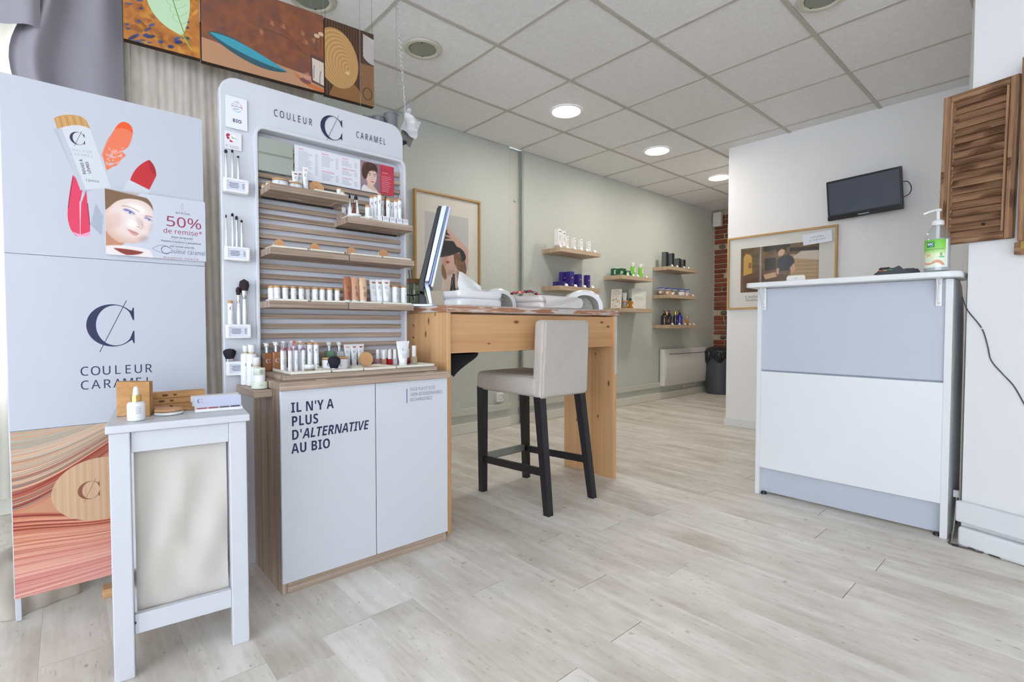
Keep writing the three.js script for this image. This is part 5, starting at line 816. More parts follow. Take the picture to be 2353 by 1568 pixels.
// ---- lower shelf: lipsticks, tubes ----
{
  const y = 0.9715, y2 = y + 0.003;
  [[-0.552, -0.672, 'leftmost'], [-0.685, -0.815, 'second'], [-0.838, -0.966, 'third'], [-0.974, -1.104, 'rightmost']].forEach(([a, b, n]) => tray('cream_tray', `${n} cream tray on the lower shelf under the lipsticks`, a, b, -1.932, y, 0.095, 'cream plastic trays'));
  const g = 'white lipsticks with wooden caps';
  [-0.572, -0.6, -0.629, -0.657, -0.708, -0.735, -0.764, -0.793].forEach((z, i) => stick('lipstick', `white lipstick with wooden cap, ${nth[i]} from left in the front row`, [-1.913, y2, z], { group: g }));
  [-0.5645, -0.5865, -0.6125, -0.640, -0.692, -0.716, -0.742, -0.770].forEach((z, i) => stick('lipstick', `white lipstick with wooden cap, ${nth[i]} from left in the second row`, [-1.938, y2, z + 0.003], { group: g, r: 0.0094 }));
  [-0.565, -0.588, -0.611, -0.695].forEach((z, i) => stick('lipstick', `white lipstick with wooden cap, ${nth[i]} from left in the back row`, [-1.962, y2, z], { group: g, r: 0.0094 }));
  [[-0.836, 0xa86a4a], [-0.868, 0xcf9c7e], [-0.902, 0xe3bd9c]].forEach(([z, c], i) => {
    const t = thing('foundation_tube', ['dark brown', 'mid beige', 'pale beige'][i] + ' foundation tube with white cap on the lower shelf', 'tube', [-1.92, y2, z], HALF, 'foundation tubes'), m = std(c, 0.4);
    part(t, 'cap', cyl(0.0145, 0.014, 0.01, 24), M.plastic, [0, 0.005, 0]); part(t, 'body', once('ftube', () => cloth((u, v) => { const a = u * Math.PI * 2, k = v < 0.55 ? 0 : (v - 0.55) / 0.45, rx = 0.0155 + 0.0015 * Math.sin(v * 2.8) - 0.003 * k * k, rz = 0.0125 * (1 - k) + 0.0025 * k; return [rx * Math.sin(a), 0.01 + v * 0.092, rz * Math.cos(a)]; }, 28, 20)), m); part(t, 'fold', box(0.024, 0.003, 0.005, 0.001), m, [0, 0.102, 0]);
    mark(t, 0.013, 0.003, 0.06, 0.0139, std(0x3a2a28, 0.6)); lines(t, 0.012, 0.02, 4, 0.003, 0.042, 0.0141, std(0x5a4038, 0.6));
  });
  [[-0.958, -1.94], [-0.981, -1.93], [-1.003, -1.915]].forEach(([z, X], i) => squeeze('cream_tube', `white tube with a terracotta tab, ${nth[i]} from left on the lower shelf`, [X, y2, z], { r: 0.0125, w: 0.036, h: 0.098, cap: 0.012, tab: std(0xb06a4c, 0.5), group: 'white tubes with terracotta tabs' }));
  [[-1.036, -1.95], [-1.047, -1.922], [-1.075, -1.95], [-1.089, -1.922]].forEach(([z, X], i) => stick('cream_pot', `tall white pot with wooden cap, ${nth[i]} from left beside the glass jar`, [X, y2, z], { r: 0.0132, h: 0.078, lid: 0.006, cat: 'pot', group: 'tall white pots with wooden caps' }));
}
// ---- on the cabinet top ----
{
  const y = 0.7185, yt = y + 0.003, L = (c, a = 0.5) => phy(c, 0.12, { transmission: a, thickness: 0 });
  const Y = (t) => t;
  tray('cream_tray', 'cream tray under the lip pencils on the cabinet top', -0.558, -0.692, -1.83, y, 0.20, 'cream plastic trays', 0.01); tray('cream_tray', 'cream tray under the black fan brush on the cabinet top', -0.699, -0.812, -1.83, y, 0.20, 'cream plastic trays', 0.01); tray('cream_tray', 'cream tray with powder palettes on the cabinet top', -0.818, -0.945, -1.80, y, 0.14, 'cream plastic trays', 0.01); tray('cream_tray', 'cream tray under the nail varnishes on the cabinet top', -0.952, -1.118, -1.83, y, 0.20, 'cream plastic trays', 0.01);
  const brown = L(0xa86c48, 0.15);
  pumpBottle('pump_bottle', 'brown foundation pump bottle, left of the pair', [-1.955, y, -0.547], brown, { group: 'brown pump bottles' }); pumpBottle('pump_bottle', 'brown foundation pump bottle nearest the lip pencils', [-1.938, y, -0.574], L(0xb47a54, 0.15), { r: 0.0145, h: 0.07, group: 'brown pump bottles' });
  [[-0.606, -1.955, 'first'], [-0.637, -1.958, 'second'], [-0.668, -1.958, 'third'], [-0.715, -1.958, 'fourth']].forEach(([z, X, n], i) => pumpBottle('pump_bottle', `${n} pump bottle standing behind the lip pencils`, [X, y, z], L([0x8a4a34, 0x9c6a4c, 0xd8d8d8, 0xc8784c][i], 0.2), { r: 0.0125, h: 0.072, group: 'pump bottles behind the pencils' }));
  pumpBottle('pump_bottle', 'green liquid pump bottle with a letter mark', [-1.945, y, -0.772], L(0x8ab896, 0.45), { r: 0.0145, h: 0.066 }); pumpBottle('pump_bottle', 'clear white liquid pump bottle beside the green one', [-1.945, y, -0.812], L(0xdedee0, 0.35), { r: 0.0145, h: 0.064 });
  [[-0.569, -1.852, 0xc9604a], [-0.581, -1.868, 0xc85a5a], [-0.592, -1.845, 0xc8644c], [-0.6145, -1.85, 0x7a2c44], [-0.603, -1.87, 0xa23a5a], [-0.6415, -1.855, 0x8a2a4a]].forEach(([z, X, c], i) => {
    const t = thing('lip_pencil', `white lip pencil with a clear cap, ${nth[i]} from left on the cabinet`, 'lip pencil', [X, yt, z], HALF, 'white lip pencils with clear caps');
    part(t, 'shaft', cyl(0.0068, 0.0068, 0.074, 18), pw2, [0, 0.037, 0]); part(t, 'tip', lathe([[0.006, 0.074], [0.0055, 0.078], [0.001, 0.087], [0, 0.087]], 14), std(c, 0.5)); part(t, 'clear_cap', lathe([[0.0072, 0.07], [0.0072, 0.099], [0.0055, 0.1], [0, 0.1]], 18), M.clear); lines(t, 0.005, 0.02, 4, 0, 0.04, 0.0069);
  });
  const red = thing('lip_pencil', 'uncapped orange-red lip pencil standing taller than the rest', 'lip pencil', [-1.905, y, -0.625], HALF); part(red, 'shaft', cyl(0.0055, 0.0055, 0.09, 16), pw2, [0, 0.045, 0]); part(red, 'tip', lathe([[0.0055, 0.09], [0.005, 0.105], [0.002, 0.11], [0, 0.11]], 14), std(0xd05a3a, 0.45));
  [[-0.643, -1.885], [-0.667, -1.862], [-0.656, -1.892], [-0.694 + 0.004, -1.862], [-0.680, -1.89]].forEach(([z, X], i) => stick('lip_gloss', `tall white stick with wooden cap, ${nth[i]} from left on the cabinet`, [X, yt, z], { r: 0.0095, h: 0.10, lid: 0.0075, ring: true, dots: i === 1 || i === 3 ? 2 : 0, group: 'tall white sticks on the cabinet' }));
  const sj = thing('cream_jar', 'small glass jar with a white lid before the lip pencils', 'jar', [-1.765, yt, -0.632], HALF); part(sj, 'glass', lathe([[0, 0], [0.0165, 0], [0.0175, 0.002], [0.0175, 0.012], [0, 0.012]], 28), L(0xb9ae92, 0.4)); part(sj, 'lid', lathe([[0, 0.0122], [0.018, 0.0122], [0.018, 0.026], [0.017, 0.027], [0, 0.027]], 28), M.plastic);
  const k = thing('kabuki_brush', 'black fan-headed kabuki brush standing on the cabinet', 'brush', [-1.775, yt, -0.722], HALF); part(k, 'base', lathe([[0, 0], [0.0145, 0], [0.0145, 0.008], [0.013, 0.01], [0, 0.01]], 22), M.chrome); part(k, 'bristles', lathe([[0, 0.01], [0.0135, 0.01], [0.022, 0.034], [0.021, 0.043], [0.012, 0.05], [0, 0.052]], 26), std(0x23222e, 0.95));
  woodJar('powder_jar', 'white powder jar with a wooden lid beside the black brush', [-1.83, yt, -0.779 + 0.008], 0.0245, 0.045, 0.008, 'white powder jars on the cabinet'); woodJar('powder_jar', 'white powder jar half hidden behind the black brush', [-1.865, yt, -0.738], 0.0245, 0.042, 0.008, 'white powder jars on the cabinet'); woodJar('powder_jar', 'rear white powder jar with wooden lid on the cabinet', [-1.885, yt, -0.787], 0.0245, 0.043, 0.008, 'white powder jars on the cabinet');
  [[-0.846, 0xe3a27a], [-0.874, 0xc0623c], [-0.902, 0xb04a34]].forEach(([z, c], i) => squeeze('primer_tube', `small white tube with ${['peach', 'brick', 'red'][i]} square, behind the round compact`, [-1.945, y, z], { r: 0.01, w: 0.030, h: 0.088, cap: 0.012, tab: std(c, 0.5) }));
  compact('wooden_compact', 'large round wooden compact standing on the cabinet top', [-1.862, yt + 0.001, -0.886], 0.0285, 'round wooden compacts on the display', -0.15);
  const pl = thing('powder_palette', 'open cream palette of round powders on the cabinet', 'palette', [-1.785, yt, -0.876], HALF); part(pl, 'base', box(0.105, 0.004, 0.055, 0.001), M.cream, [0, 0.002, 0]); for (let i = 0; i < 4; i++) part(pl, 'powder', cyl(0.011, 0.011, 0.0012, 18), std([0xd8a88a, 0xc88a78, 0xd4806c, 0xe0b8a0][i], 0.7), [-0.038 + i * 0.025, 0.0042, 0.008]);
  const cols = { pink: L(0xd9a7ab, 0.25), nude: L(0xc89a80, 0.25), red: L(0xb81826, 0.15), white: L(0xe4e0e2, 0.25), grey: L(0xa39298, 0.3), plum: L(0x7a2238, 0.15), beige: L(0xcabf9f, 0.25) };
  [[-0.958, -1.905, 'pink', 'pale pink', 'leftmost rear'], [-0.979, -1.912, 'nude', 'nude', 'second rear'], [-1.0, -1.918, 'red', 'red', 'third rear'], [-1.021, -1.92, 'white', 'milky', 'fourth rear'], [-1.042, -1.92, 'grey', 'mauve grey', 'fifth rear'], [-0.967, -1.87, 'nude', 'beige pink', 'front left'], [-0.989, -1.862, 'red', 'bright red', 'front'], [-1.010, -1.858, 'white', 'white', 'front'], [-1.031, -1.858, 'grey', 'smoky', 'front'], [-1.073, -1.875, 'plum', 'dark plum', 'right of the white tube'], [-1.094, -1.90, 'red', 'crimson', 'right of the white tube'], [-1.064, -1.915, 'plum', 'wine', 'rear right']].forEach(([z, X, m, c, w]) => polish(`${c} nail varnish with white cap, ${w} among the varnishes`, [X, yt, z], cols[m]));
  polish('larger beige nail varnish with a fat white cap, far right', [-1.858, yt, -1.100], cols.beige, { s: 1.22 });
  squeeze('cream_tube', 'large white tube standing before the nail varnishes', [-1.785, yt, -1.006], { r: 0.0155, w: 0.058, h: 0.098, cap: 0.014 });
  const st = thing('card_stand', 'clear plastic sheet standing behind the nail varnishes', 'stand', [-1.962, y, -0.96], HALF); part(st, 'sheet', box(0.17, 0.125, 0.0015, 0.0005), M.glass, [0, 0.0625, 0]); part(st, 'foot', box(0.17, 0.0015, 0.03, 0.0005), M.glass, [0, 0.0008, 0.012]);
}
// ---- bottles on the small side shelf ----
{
  const y = 0.6725, bot = (name, label, X, z, r, h, capR, capH, m, cat = 'bottle') => { const t = thing(name, label, cat, [X, y, z], HALF, 'white care bottles on the side shelf'); part(t, 'body', lathe([[0, 0], [r * 0.97, 0], [r, 0.002], [r, h - 0.006], [r * 0.75, h], [0, h]], 28), m); part(t, 'neck', cyl(capR * 0.9, capR * 0.9, 0.006, 20), std(0xc8b48e, 0.4), [0, h + 0.003, 0]); part(t, 'cap', lathe([[0, h + 0.006], [capR, h + 0.006], [capR, h + 0.005 + capH], [capR * 0.92, h + 0.006 + capH], [0, h + 0.006 + capH]], 24), M.plastic); mark(t, r * 0.8, 0, h * 0.65, r + 0.0004); lines(t, r * 0.6, h * 0.3, 4, 0, h * 0.4, r + 0.0004); return t; };
  bot('care_bottle', 'tallest white bottle at the back of the side shelf', -1.965, -0.479, 0.0165, 0.112, 0.0095, 0.022, pw2); bot('care_bottle', 'tall white bottle with a logo in the middle of the side shelf', -1.922, -0.4875, 0.0175, 0.112, 0.0115, 0.026, pw2); bot('care_bottle', 'shorter white bottle near the front of the side shelf', -1.868, -0.488, 0.0165, 0.07, 0.0115, 0.026, pw2);
  const pg = std(0xe4ebda, 0.4), t = thing('care_jar', 'pale green round jar stack at the front of the side shelf', 'jar', [-1.81, y + 0.0008, -0.4815], HALF); part(t, 'base', lathe([[0, 0], [0.024, 0], [0.0245, 0.002], [0.0245, 0.022], [0.023, 0.023], [0, 0.023]], 32), pg); part(t, 'middle', cyl(0.0175, 0.0175, 0.022, 28), pw2, [0, 0.034, 0]); part(t, 'lid', lathe([[0, 0.045], [0.018, 0.045], [0.018, 0.068], [0.017, 0.069], [0, 0.069]], 28), pg); lines(t, 0.012, 0.014, 4, 0.002, 0.062, 0.0183, std(0x4a6a52, 0.6)); lines(t, 0.014, 0.006, 2, 0.0, 0.014, 0.0248);
}
// =====================================================================
// THINGS ON THE BAR TABLE, SIDE TABLE AND COUNTER
// =====================================================================
const BT = 0.970;
{
  // monitor seen edge-on: its screen faces away along the bar
  const t = thing('desk_monitor', 'thin silver and black monitor tilted on its stand, seen edge-on', 'monitor', [-2.02, BT, -1.262]);
  const silver = std(0xc9d0e0, 0.3, { metalness: 0.35 }), blue = std(0x7d92b8, 0.25);
  part(t, 'base', new THREE.ExtrudeGeometry(roundRect(0.15, 0.14, 0.03), { depth: 0.007, bevelEnabled: true, bevelSize: 0.002, bevelThickness: 0.002, bevelSegments: 2 }).rotateX(-HALF), silver, [0, 0.002, 0.02]);
  part(t, 'base_pad', box(0.14, 0.003, 0.12, 0.001), std(0x2a2a66, 0.5), [0, 0.0015, 0.02]);
  // side outline: foot post, elbow, back shell (drawn in local z, y), extruded across x
  const side = (pts, w, m, n) => part(t, n, poly(pts, w, 0.003).rotateY(-HALF), m, [w / 2, 0, 0]);
  side([[-0.004, 0.008], [0.03, 0.008], [0.032, 0.05], [0.016, 0.06], [0.0, 0.04]], 0.07, M.black, 'stand_post');
  side([[-0.028, 0.01], [-0.012, 0.01], [0.010, 0.10], [0.0, 0.12], [-0.012, 0.11]], 0.08, silver, 'stand_neck');
  side([[0.008, 0.055], [0.026, 0.06], [0.030, 0.09], [-0.046, 0.395], [-0.052, 0.405], [-0.064, 0.405], [0.006, 0.10]], 0.24, M.black, 'back_shell');
  side([[0.004, 0.10], [-0.064, 0.405], [-0.078, 0.41], [-0.086, 0.405], [-0.012, 0.10]], 0.245, silver, 'frame');
  side([[-0.010, 0.085], [-0.020, 0.088], [-0.092, 0.395], [-0.090, 0.404], [-0.0865, 0.404]], 0.24, blue, 'panel_gap');
  side([[-0.018, 0.082], [-0.026, 0.076], [-0.030, 0.08], [-0.102, 0.40], [-0.098, 0.406], [-0.091, 0.404]], 0.22, silver, 'screen_shell');
  part(t, 'cable', tube([[0, 0.055, 0.03], [0, 0.05, 0.06], [-0.01, 0.06, 0.09], [-0.02, 0.1, 0.10], [-0.03, 0.17, 0.095]], 0.0032, 40, 8), M.black);
  t.rotation.y = -0.56; t.scale.setScalar(1.09);
}
{
  const j = thing('glass_jar', 'round glass storage jar with a cork lid beside the display', 'jar', [-2.215, BT, -1.315]);
  const gm = phy(0xe6efe4, 0.05, { transmission: 0.9, thickness: 0 });
  part(j, 'glass', lathe([[0, 0.002], [0.045, 0.001], [0.055, 0.01], [0.056, 0.09], [0.05, 0.105], [0.048, 0.118], [0.051, 0.124], [0.046, 0.124], [0.044, 0.108], [0.051, 0.088], [0.05, 0.012], [0, 0.008]], 36), gm);
  part(j, 'cork_lid', lathe([[0, 0.122], [0.047, 0.122], [0.05, 0.126], [0.05, 0.142], [0.047, 0.146], [0, 0.146]], 32), std(0xb07a4c, 0.85, { bumpMap: plasterBump, bumpScale: 0.004 }));
  part(j, 'cotton_filling', cloth((u, v) => { const a = u * Math.PI * 2, r = 0.047 * Math.sin(v * Math.PI) ** 0.5 * (1 + 0.05 * Math.sin(a * 6 + v * 11)); return [r * Math.cos(a), 0.012 + (1 - v) * 0.08, r * Math.sin(a)]; }, 30, 16), std(0xcfcabb, 0.95));
  // tissue box
  const t = thing('tissue_box', 'white ceramic tissue box with a tissue standing out', 'tissue box', [-1.86, BT, -1.415]);
  const body = cloth((u, v) => { const a = u * Math.PI * 2, s = (c, p) => Math.sign(c) * Math.pow(Math.abs(c), p), w = v < 0.08 ? 0.97 + v * 0.4 : 1.0 - 0.06 * Math.exp(-(((v - 0.52) / 0.1) ** 2)) + 0.03 * v * v; return [0.068 * w * s(Math.cos(a), 0.28), v * 0.068 + 0.004 * v * (Math.abs(Math.sin(a)) > 0.7 ? Math.cos(a * 1) ** 2 : 0), 0.128 * w * s(Math.sin(a), 0.28)]; }, 64, 24);
  part(t, 'body', body, M.whiteGloss); part(t, 'lid', box(0.128, 0.005, 0.245, 0.002), M.whiteGloss, [0, 0.065, 0]);
  part(t, 'seam', box(0.131, 0.003, 0.249, 0.001), std(0xaab6c4, 0.4), [0, 0.036, 0]);
  part(t, 'tissue', cloth((u, v) => { const e = (1 - 0.25 * v); return [0.02 * Math.sin(u * 4 + v * 2) * (1 - v * 0.4), 0.066 + v * (0.092 - 0.06 * Math.pow(u, 1.6)), 0.075 - u * 0.18 * e + 0.012 * Math.sin(v * 4) + 0.02 * v]; }, 24, 16), std(0xf0f0ee, 0.95, { side: THREE.DoubleSide }));
  // pens behind the box
  const cup = thing('pen_pot', 'dark pot of files and pens behind the tissue box', 'pen pot', [-2.06, BT, -1.44]); part(cup, 'pot', lathe([[0, 0], [0.03, 0], [0.033, 0.07], [0.03, 0.07], [0.028, 0.004], [0, 0.004]], 24), std(0x6a645a, 0.5));
  [[-0.01, 0.012, 0.16, 0.25, 0x4a3626], [0.004, 0.002, 0.15, 0.05, 0x2c2c34], [0.008, -0.004, 0.165, -0.02, 0x4a5450], [0.0, -0.012, 0.15, -0.1, 0xd04a8a], [0.012, -0.02, 0.158, -0.22, 0x54504c], [-0.006, 0.018, 0.15, 0.18, 0x5a4634]].forEach(([x, z, hh, a, c], i) => part(cup, 'pen', box(i === 2 ? 0.004 : 0.005, hh, i === 2 ? 0.014 : 0.005, 0.0015), std(c, 0.5), [x, hh / 2 + 0.006, z + a * -0.05], [-a * 0.8, 0, 0]));
  // nail lamps: arched shells
  const lamp = (X, z, turn, s, label) => {
    const q = thing('nail_lamp', label, 'nail lamp', [X, BT, z], turn, 'white nail drying lamps');
    const W = 0.098 * s, Hh = 0.098 * s, D = 0.16 * s;
    part(q, 'shell', cloth((u, v) => { const a = Math.PI * (1 - u), k = v < 0.12 ? 0.9 + 0.1 * Math.sin(v / 0.12 * HALF) : v > 0.7 ? Math.cos((v - 0.7) / 0.3 * 1.25) : 1; return [W * Math.cos(a) * (0.4 + 0.6 * k), 0.004 + Hh * Math.pow(Math.sin(a), 0.8) * k, D / 2 - v * D]; }, 36, 22), M.whiteGloss);
    part(q, 'inner_tunnel', cloth((u, v) => { const a = Math.PI * (1 - u); return [W * 0.72 * Math.cos(a), 0.006 + Hh * 0.72 * Math.pow(Math.sin(a), 0.75), D / 2 - 0.004 - v * D * 0.7]; }, 30, 6), std(0xd8d6cc, 0.5, { side: THREE.DoubleSide }));
    const fr = new THREE.Shape(); for (let i = 0; i <= 24; i++) { const a = Math.PI * (1 - i / 24); fr[i ? 'lineTo' : 'moveTo'](W * 0.94 * Math.cos(a), Hh * 0.9 * Math.pow(Math.sin(a), 0.8)); } for (let i = 24; i >= 0; i--) { const a = Math.PI * (1 - i / 24); fr.lineTo(W * 0.72 * Math.cos(a), Hh * 0.72 * Math.pow(Math.sin(a), 0.75)); }
    part(q, 'front_rim', new THREE.ExtrudeGeometry(fr, { depth: 0.004, bevelEnabled: false }), M.whiteGloss, [0, 0.004, D / 2 - 0.004]);
    part(q, 'back_wall', new THREE.CircleGeometry(W * 0.72, 28, 0, Math.PI), std(0xd2d0c4, 0.5), [0, 0.006, -D * 0.18]);
    for (let i = 0; i < 7; i++) { const a = Math.PI * (0.15 + 0.7 * i / 6); part(q, 'diode', cyl(0.0022, 0.0022, 0.003, 8), std(0x55584a, 0.4), [W * (0.62 - 0.3 * (i % 2)) * Math.cos(a), 0.01 + Hh * (0.6 - 0.28 * (i % 2)) * Math.sin(a), -D * 0.17], [HALF, 0, 0]); }
    part(q, 'tray', box(W * 1.8, 0.004, D * 0.9, 0.001), M.plastic, [0, 0.002, 0]); part(q, 'display', box(0.03 * s, 0.002, 0.016, 0.0006), M.black, [0.0, Hh + 0.001, D * 0.3], [0.15, 0, 0]);
  };
  lamp(-2.01, -1.655, 1.42, 1.02, 'white arched nail lamp behind the tissue box'); lamp(-1.90, -2.225, 0.95, 1.14, 'white arched nail lamp at the right end of the bar');
  // towel with a bead string of varnish samples
  const tw = thing('folded_towel', 'folded pale grey towel lying on the bar table', 'towel', [-1.85, BT, -1.90]);
  const tm = std(0xe2dbd6, 0.95);
  const fold = (w, h, d, x, y, z, wob, name) => { const g = new RoundedBoxGeometry(w, h, d, 6, Math.min(h * 0.48, 0.02)), p = g.attributes.position; for (let i = 0; i < p.count; i++) { const X = p.getX(i), Y = p.getY(i), Zc = p.getZ(i); p.setY(i, Y + (Y > 0 ? 1 : 0.15) * wob * (0.5 * Math.sin(Zc * 17 + X * 9) + 0.4 * Math.sin(Zc * 31 - X * 14)) + (Y > 0 ? wob * 1.2 * Math.cos(Zc * 9) : 0)); p.setX(i, X + 0.006 * Math.sin(Zc * 23 + Y * 40)); } g.computeVertexNormals(); return part(tw, name, g, tm, [x, y, z]); };
  fold(0.20, 0.034, 0.29, 0, 0.0175, 0.0, 0.0015, 'lower_fold'); fold(0.205, 0.03, 0.295, -0.004, 0.048, 0.004, 0.005, 'upper_fold');
  part(tw, 'roll', at(new THREE.CylinderGeometry(0.022, 0.026, 0.2, 24, 6), 0, 0, 0, 0, 0, HALF), tm, [0.0, 0.032, -0.14]); part(tw, 'hanging_edge', cloth((u, v) => [0.104 + 0.01 * Math.sin(v * 3.1 + u * 3), 0.058 - v * 0.054 + 0.004 * Math.sin(u * 9) * (1 - v), 0.13 - u * 0.26 + 0.01 * v * u], 40, 12), std(0xe2dbd6, 0.95, { side: THREE.DoubleSide }));
  const bd = thing('bead_string', 'string of coloured varnish sample beads lying on the towel', 'beads', [-1.85, BT + 0.079, -1.80]);
  const cols = [0x6a1f33, 0xa83048, 0x3f5a4a, 0xc23a44, 0xe0a890, 0xb86a5a, 0xd44a55, 0x4a4a42, 0x3c2450, 0x8a3a3a, 0xc8303c, 0x3a2a66, 0x2a8a8a, 0xd07a50, 0x2a3a78, 0x9aa85a, 0xd8c8b8, 0x7a2a38, 0x55203a];
  const bg = new THREE.SphereGeometry(0.0088, 14, 10); for (let i = 0; i < 30; i++) { const k = i / 29; part(bd, 'bead', bg, std(cols[i % cols.length], 0.3), [0.03 * Math.sin(k * 5) + 0.02, 0.004 - 0.022 * Math.abs(k - 0.45) ** 1.5 * 2 + (i % 2) * 0.003, 0.17 - k * 0.245]).scale.set(0.9, 0.75, 1.15); }
  const bag = thing('black_bag', 'black fabric bag hanging under the bar table apron', 'bag', [-1.95, 0.752, -1.368]); part(bag, 'pouch', cloth((u, v) => { const a = u * Math.PI * 2; return [0.09 * Math.cos(a) * Math.sin((1 - v) * HALF * 0.9 + 0.1), -v * 0.09 - 0.02 * v * Math.sin(a * 2), 0.13 * Math.sin(a) * Math.sin((1 - v * 0.96) * HALF)]; }, 40, 14), std(0x1b1b20, 0.9, { side: THREE.DoubleSide })); for (const z of [-0.07, 0.07]) part(bag, 'strap', box(0.02, 0.185, 0.004, 0.001), std(0x1b1b20, 0.9), [0.02, 0.09, z]);
}
{
  const c = thing('display_cable', 'black power leads hanging from the display shelf end', 'cable', [0, 0, 0]);
  part(c, 'lead', tube([[-1.98, 1.130, -1.1475], [-1.975, 1.09, -1.149], [-1.98, 1.04, -1.152], [-1.99, 0.985, -1.156]], 0.0022, 30, 6), M.black); part(c, 'lead', tube([[-1.955, 1.131, -1.1475], [-1.95, 1.08, -1.1485], [-1.96, 1.03, -1.15], [-1.985, 1.0, -1.178]], 0.0022, 30, 6), M.black);
}
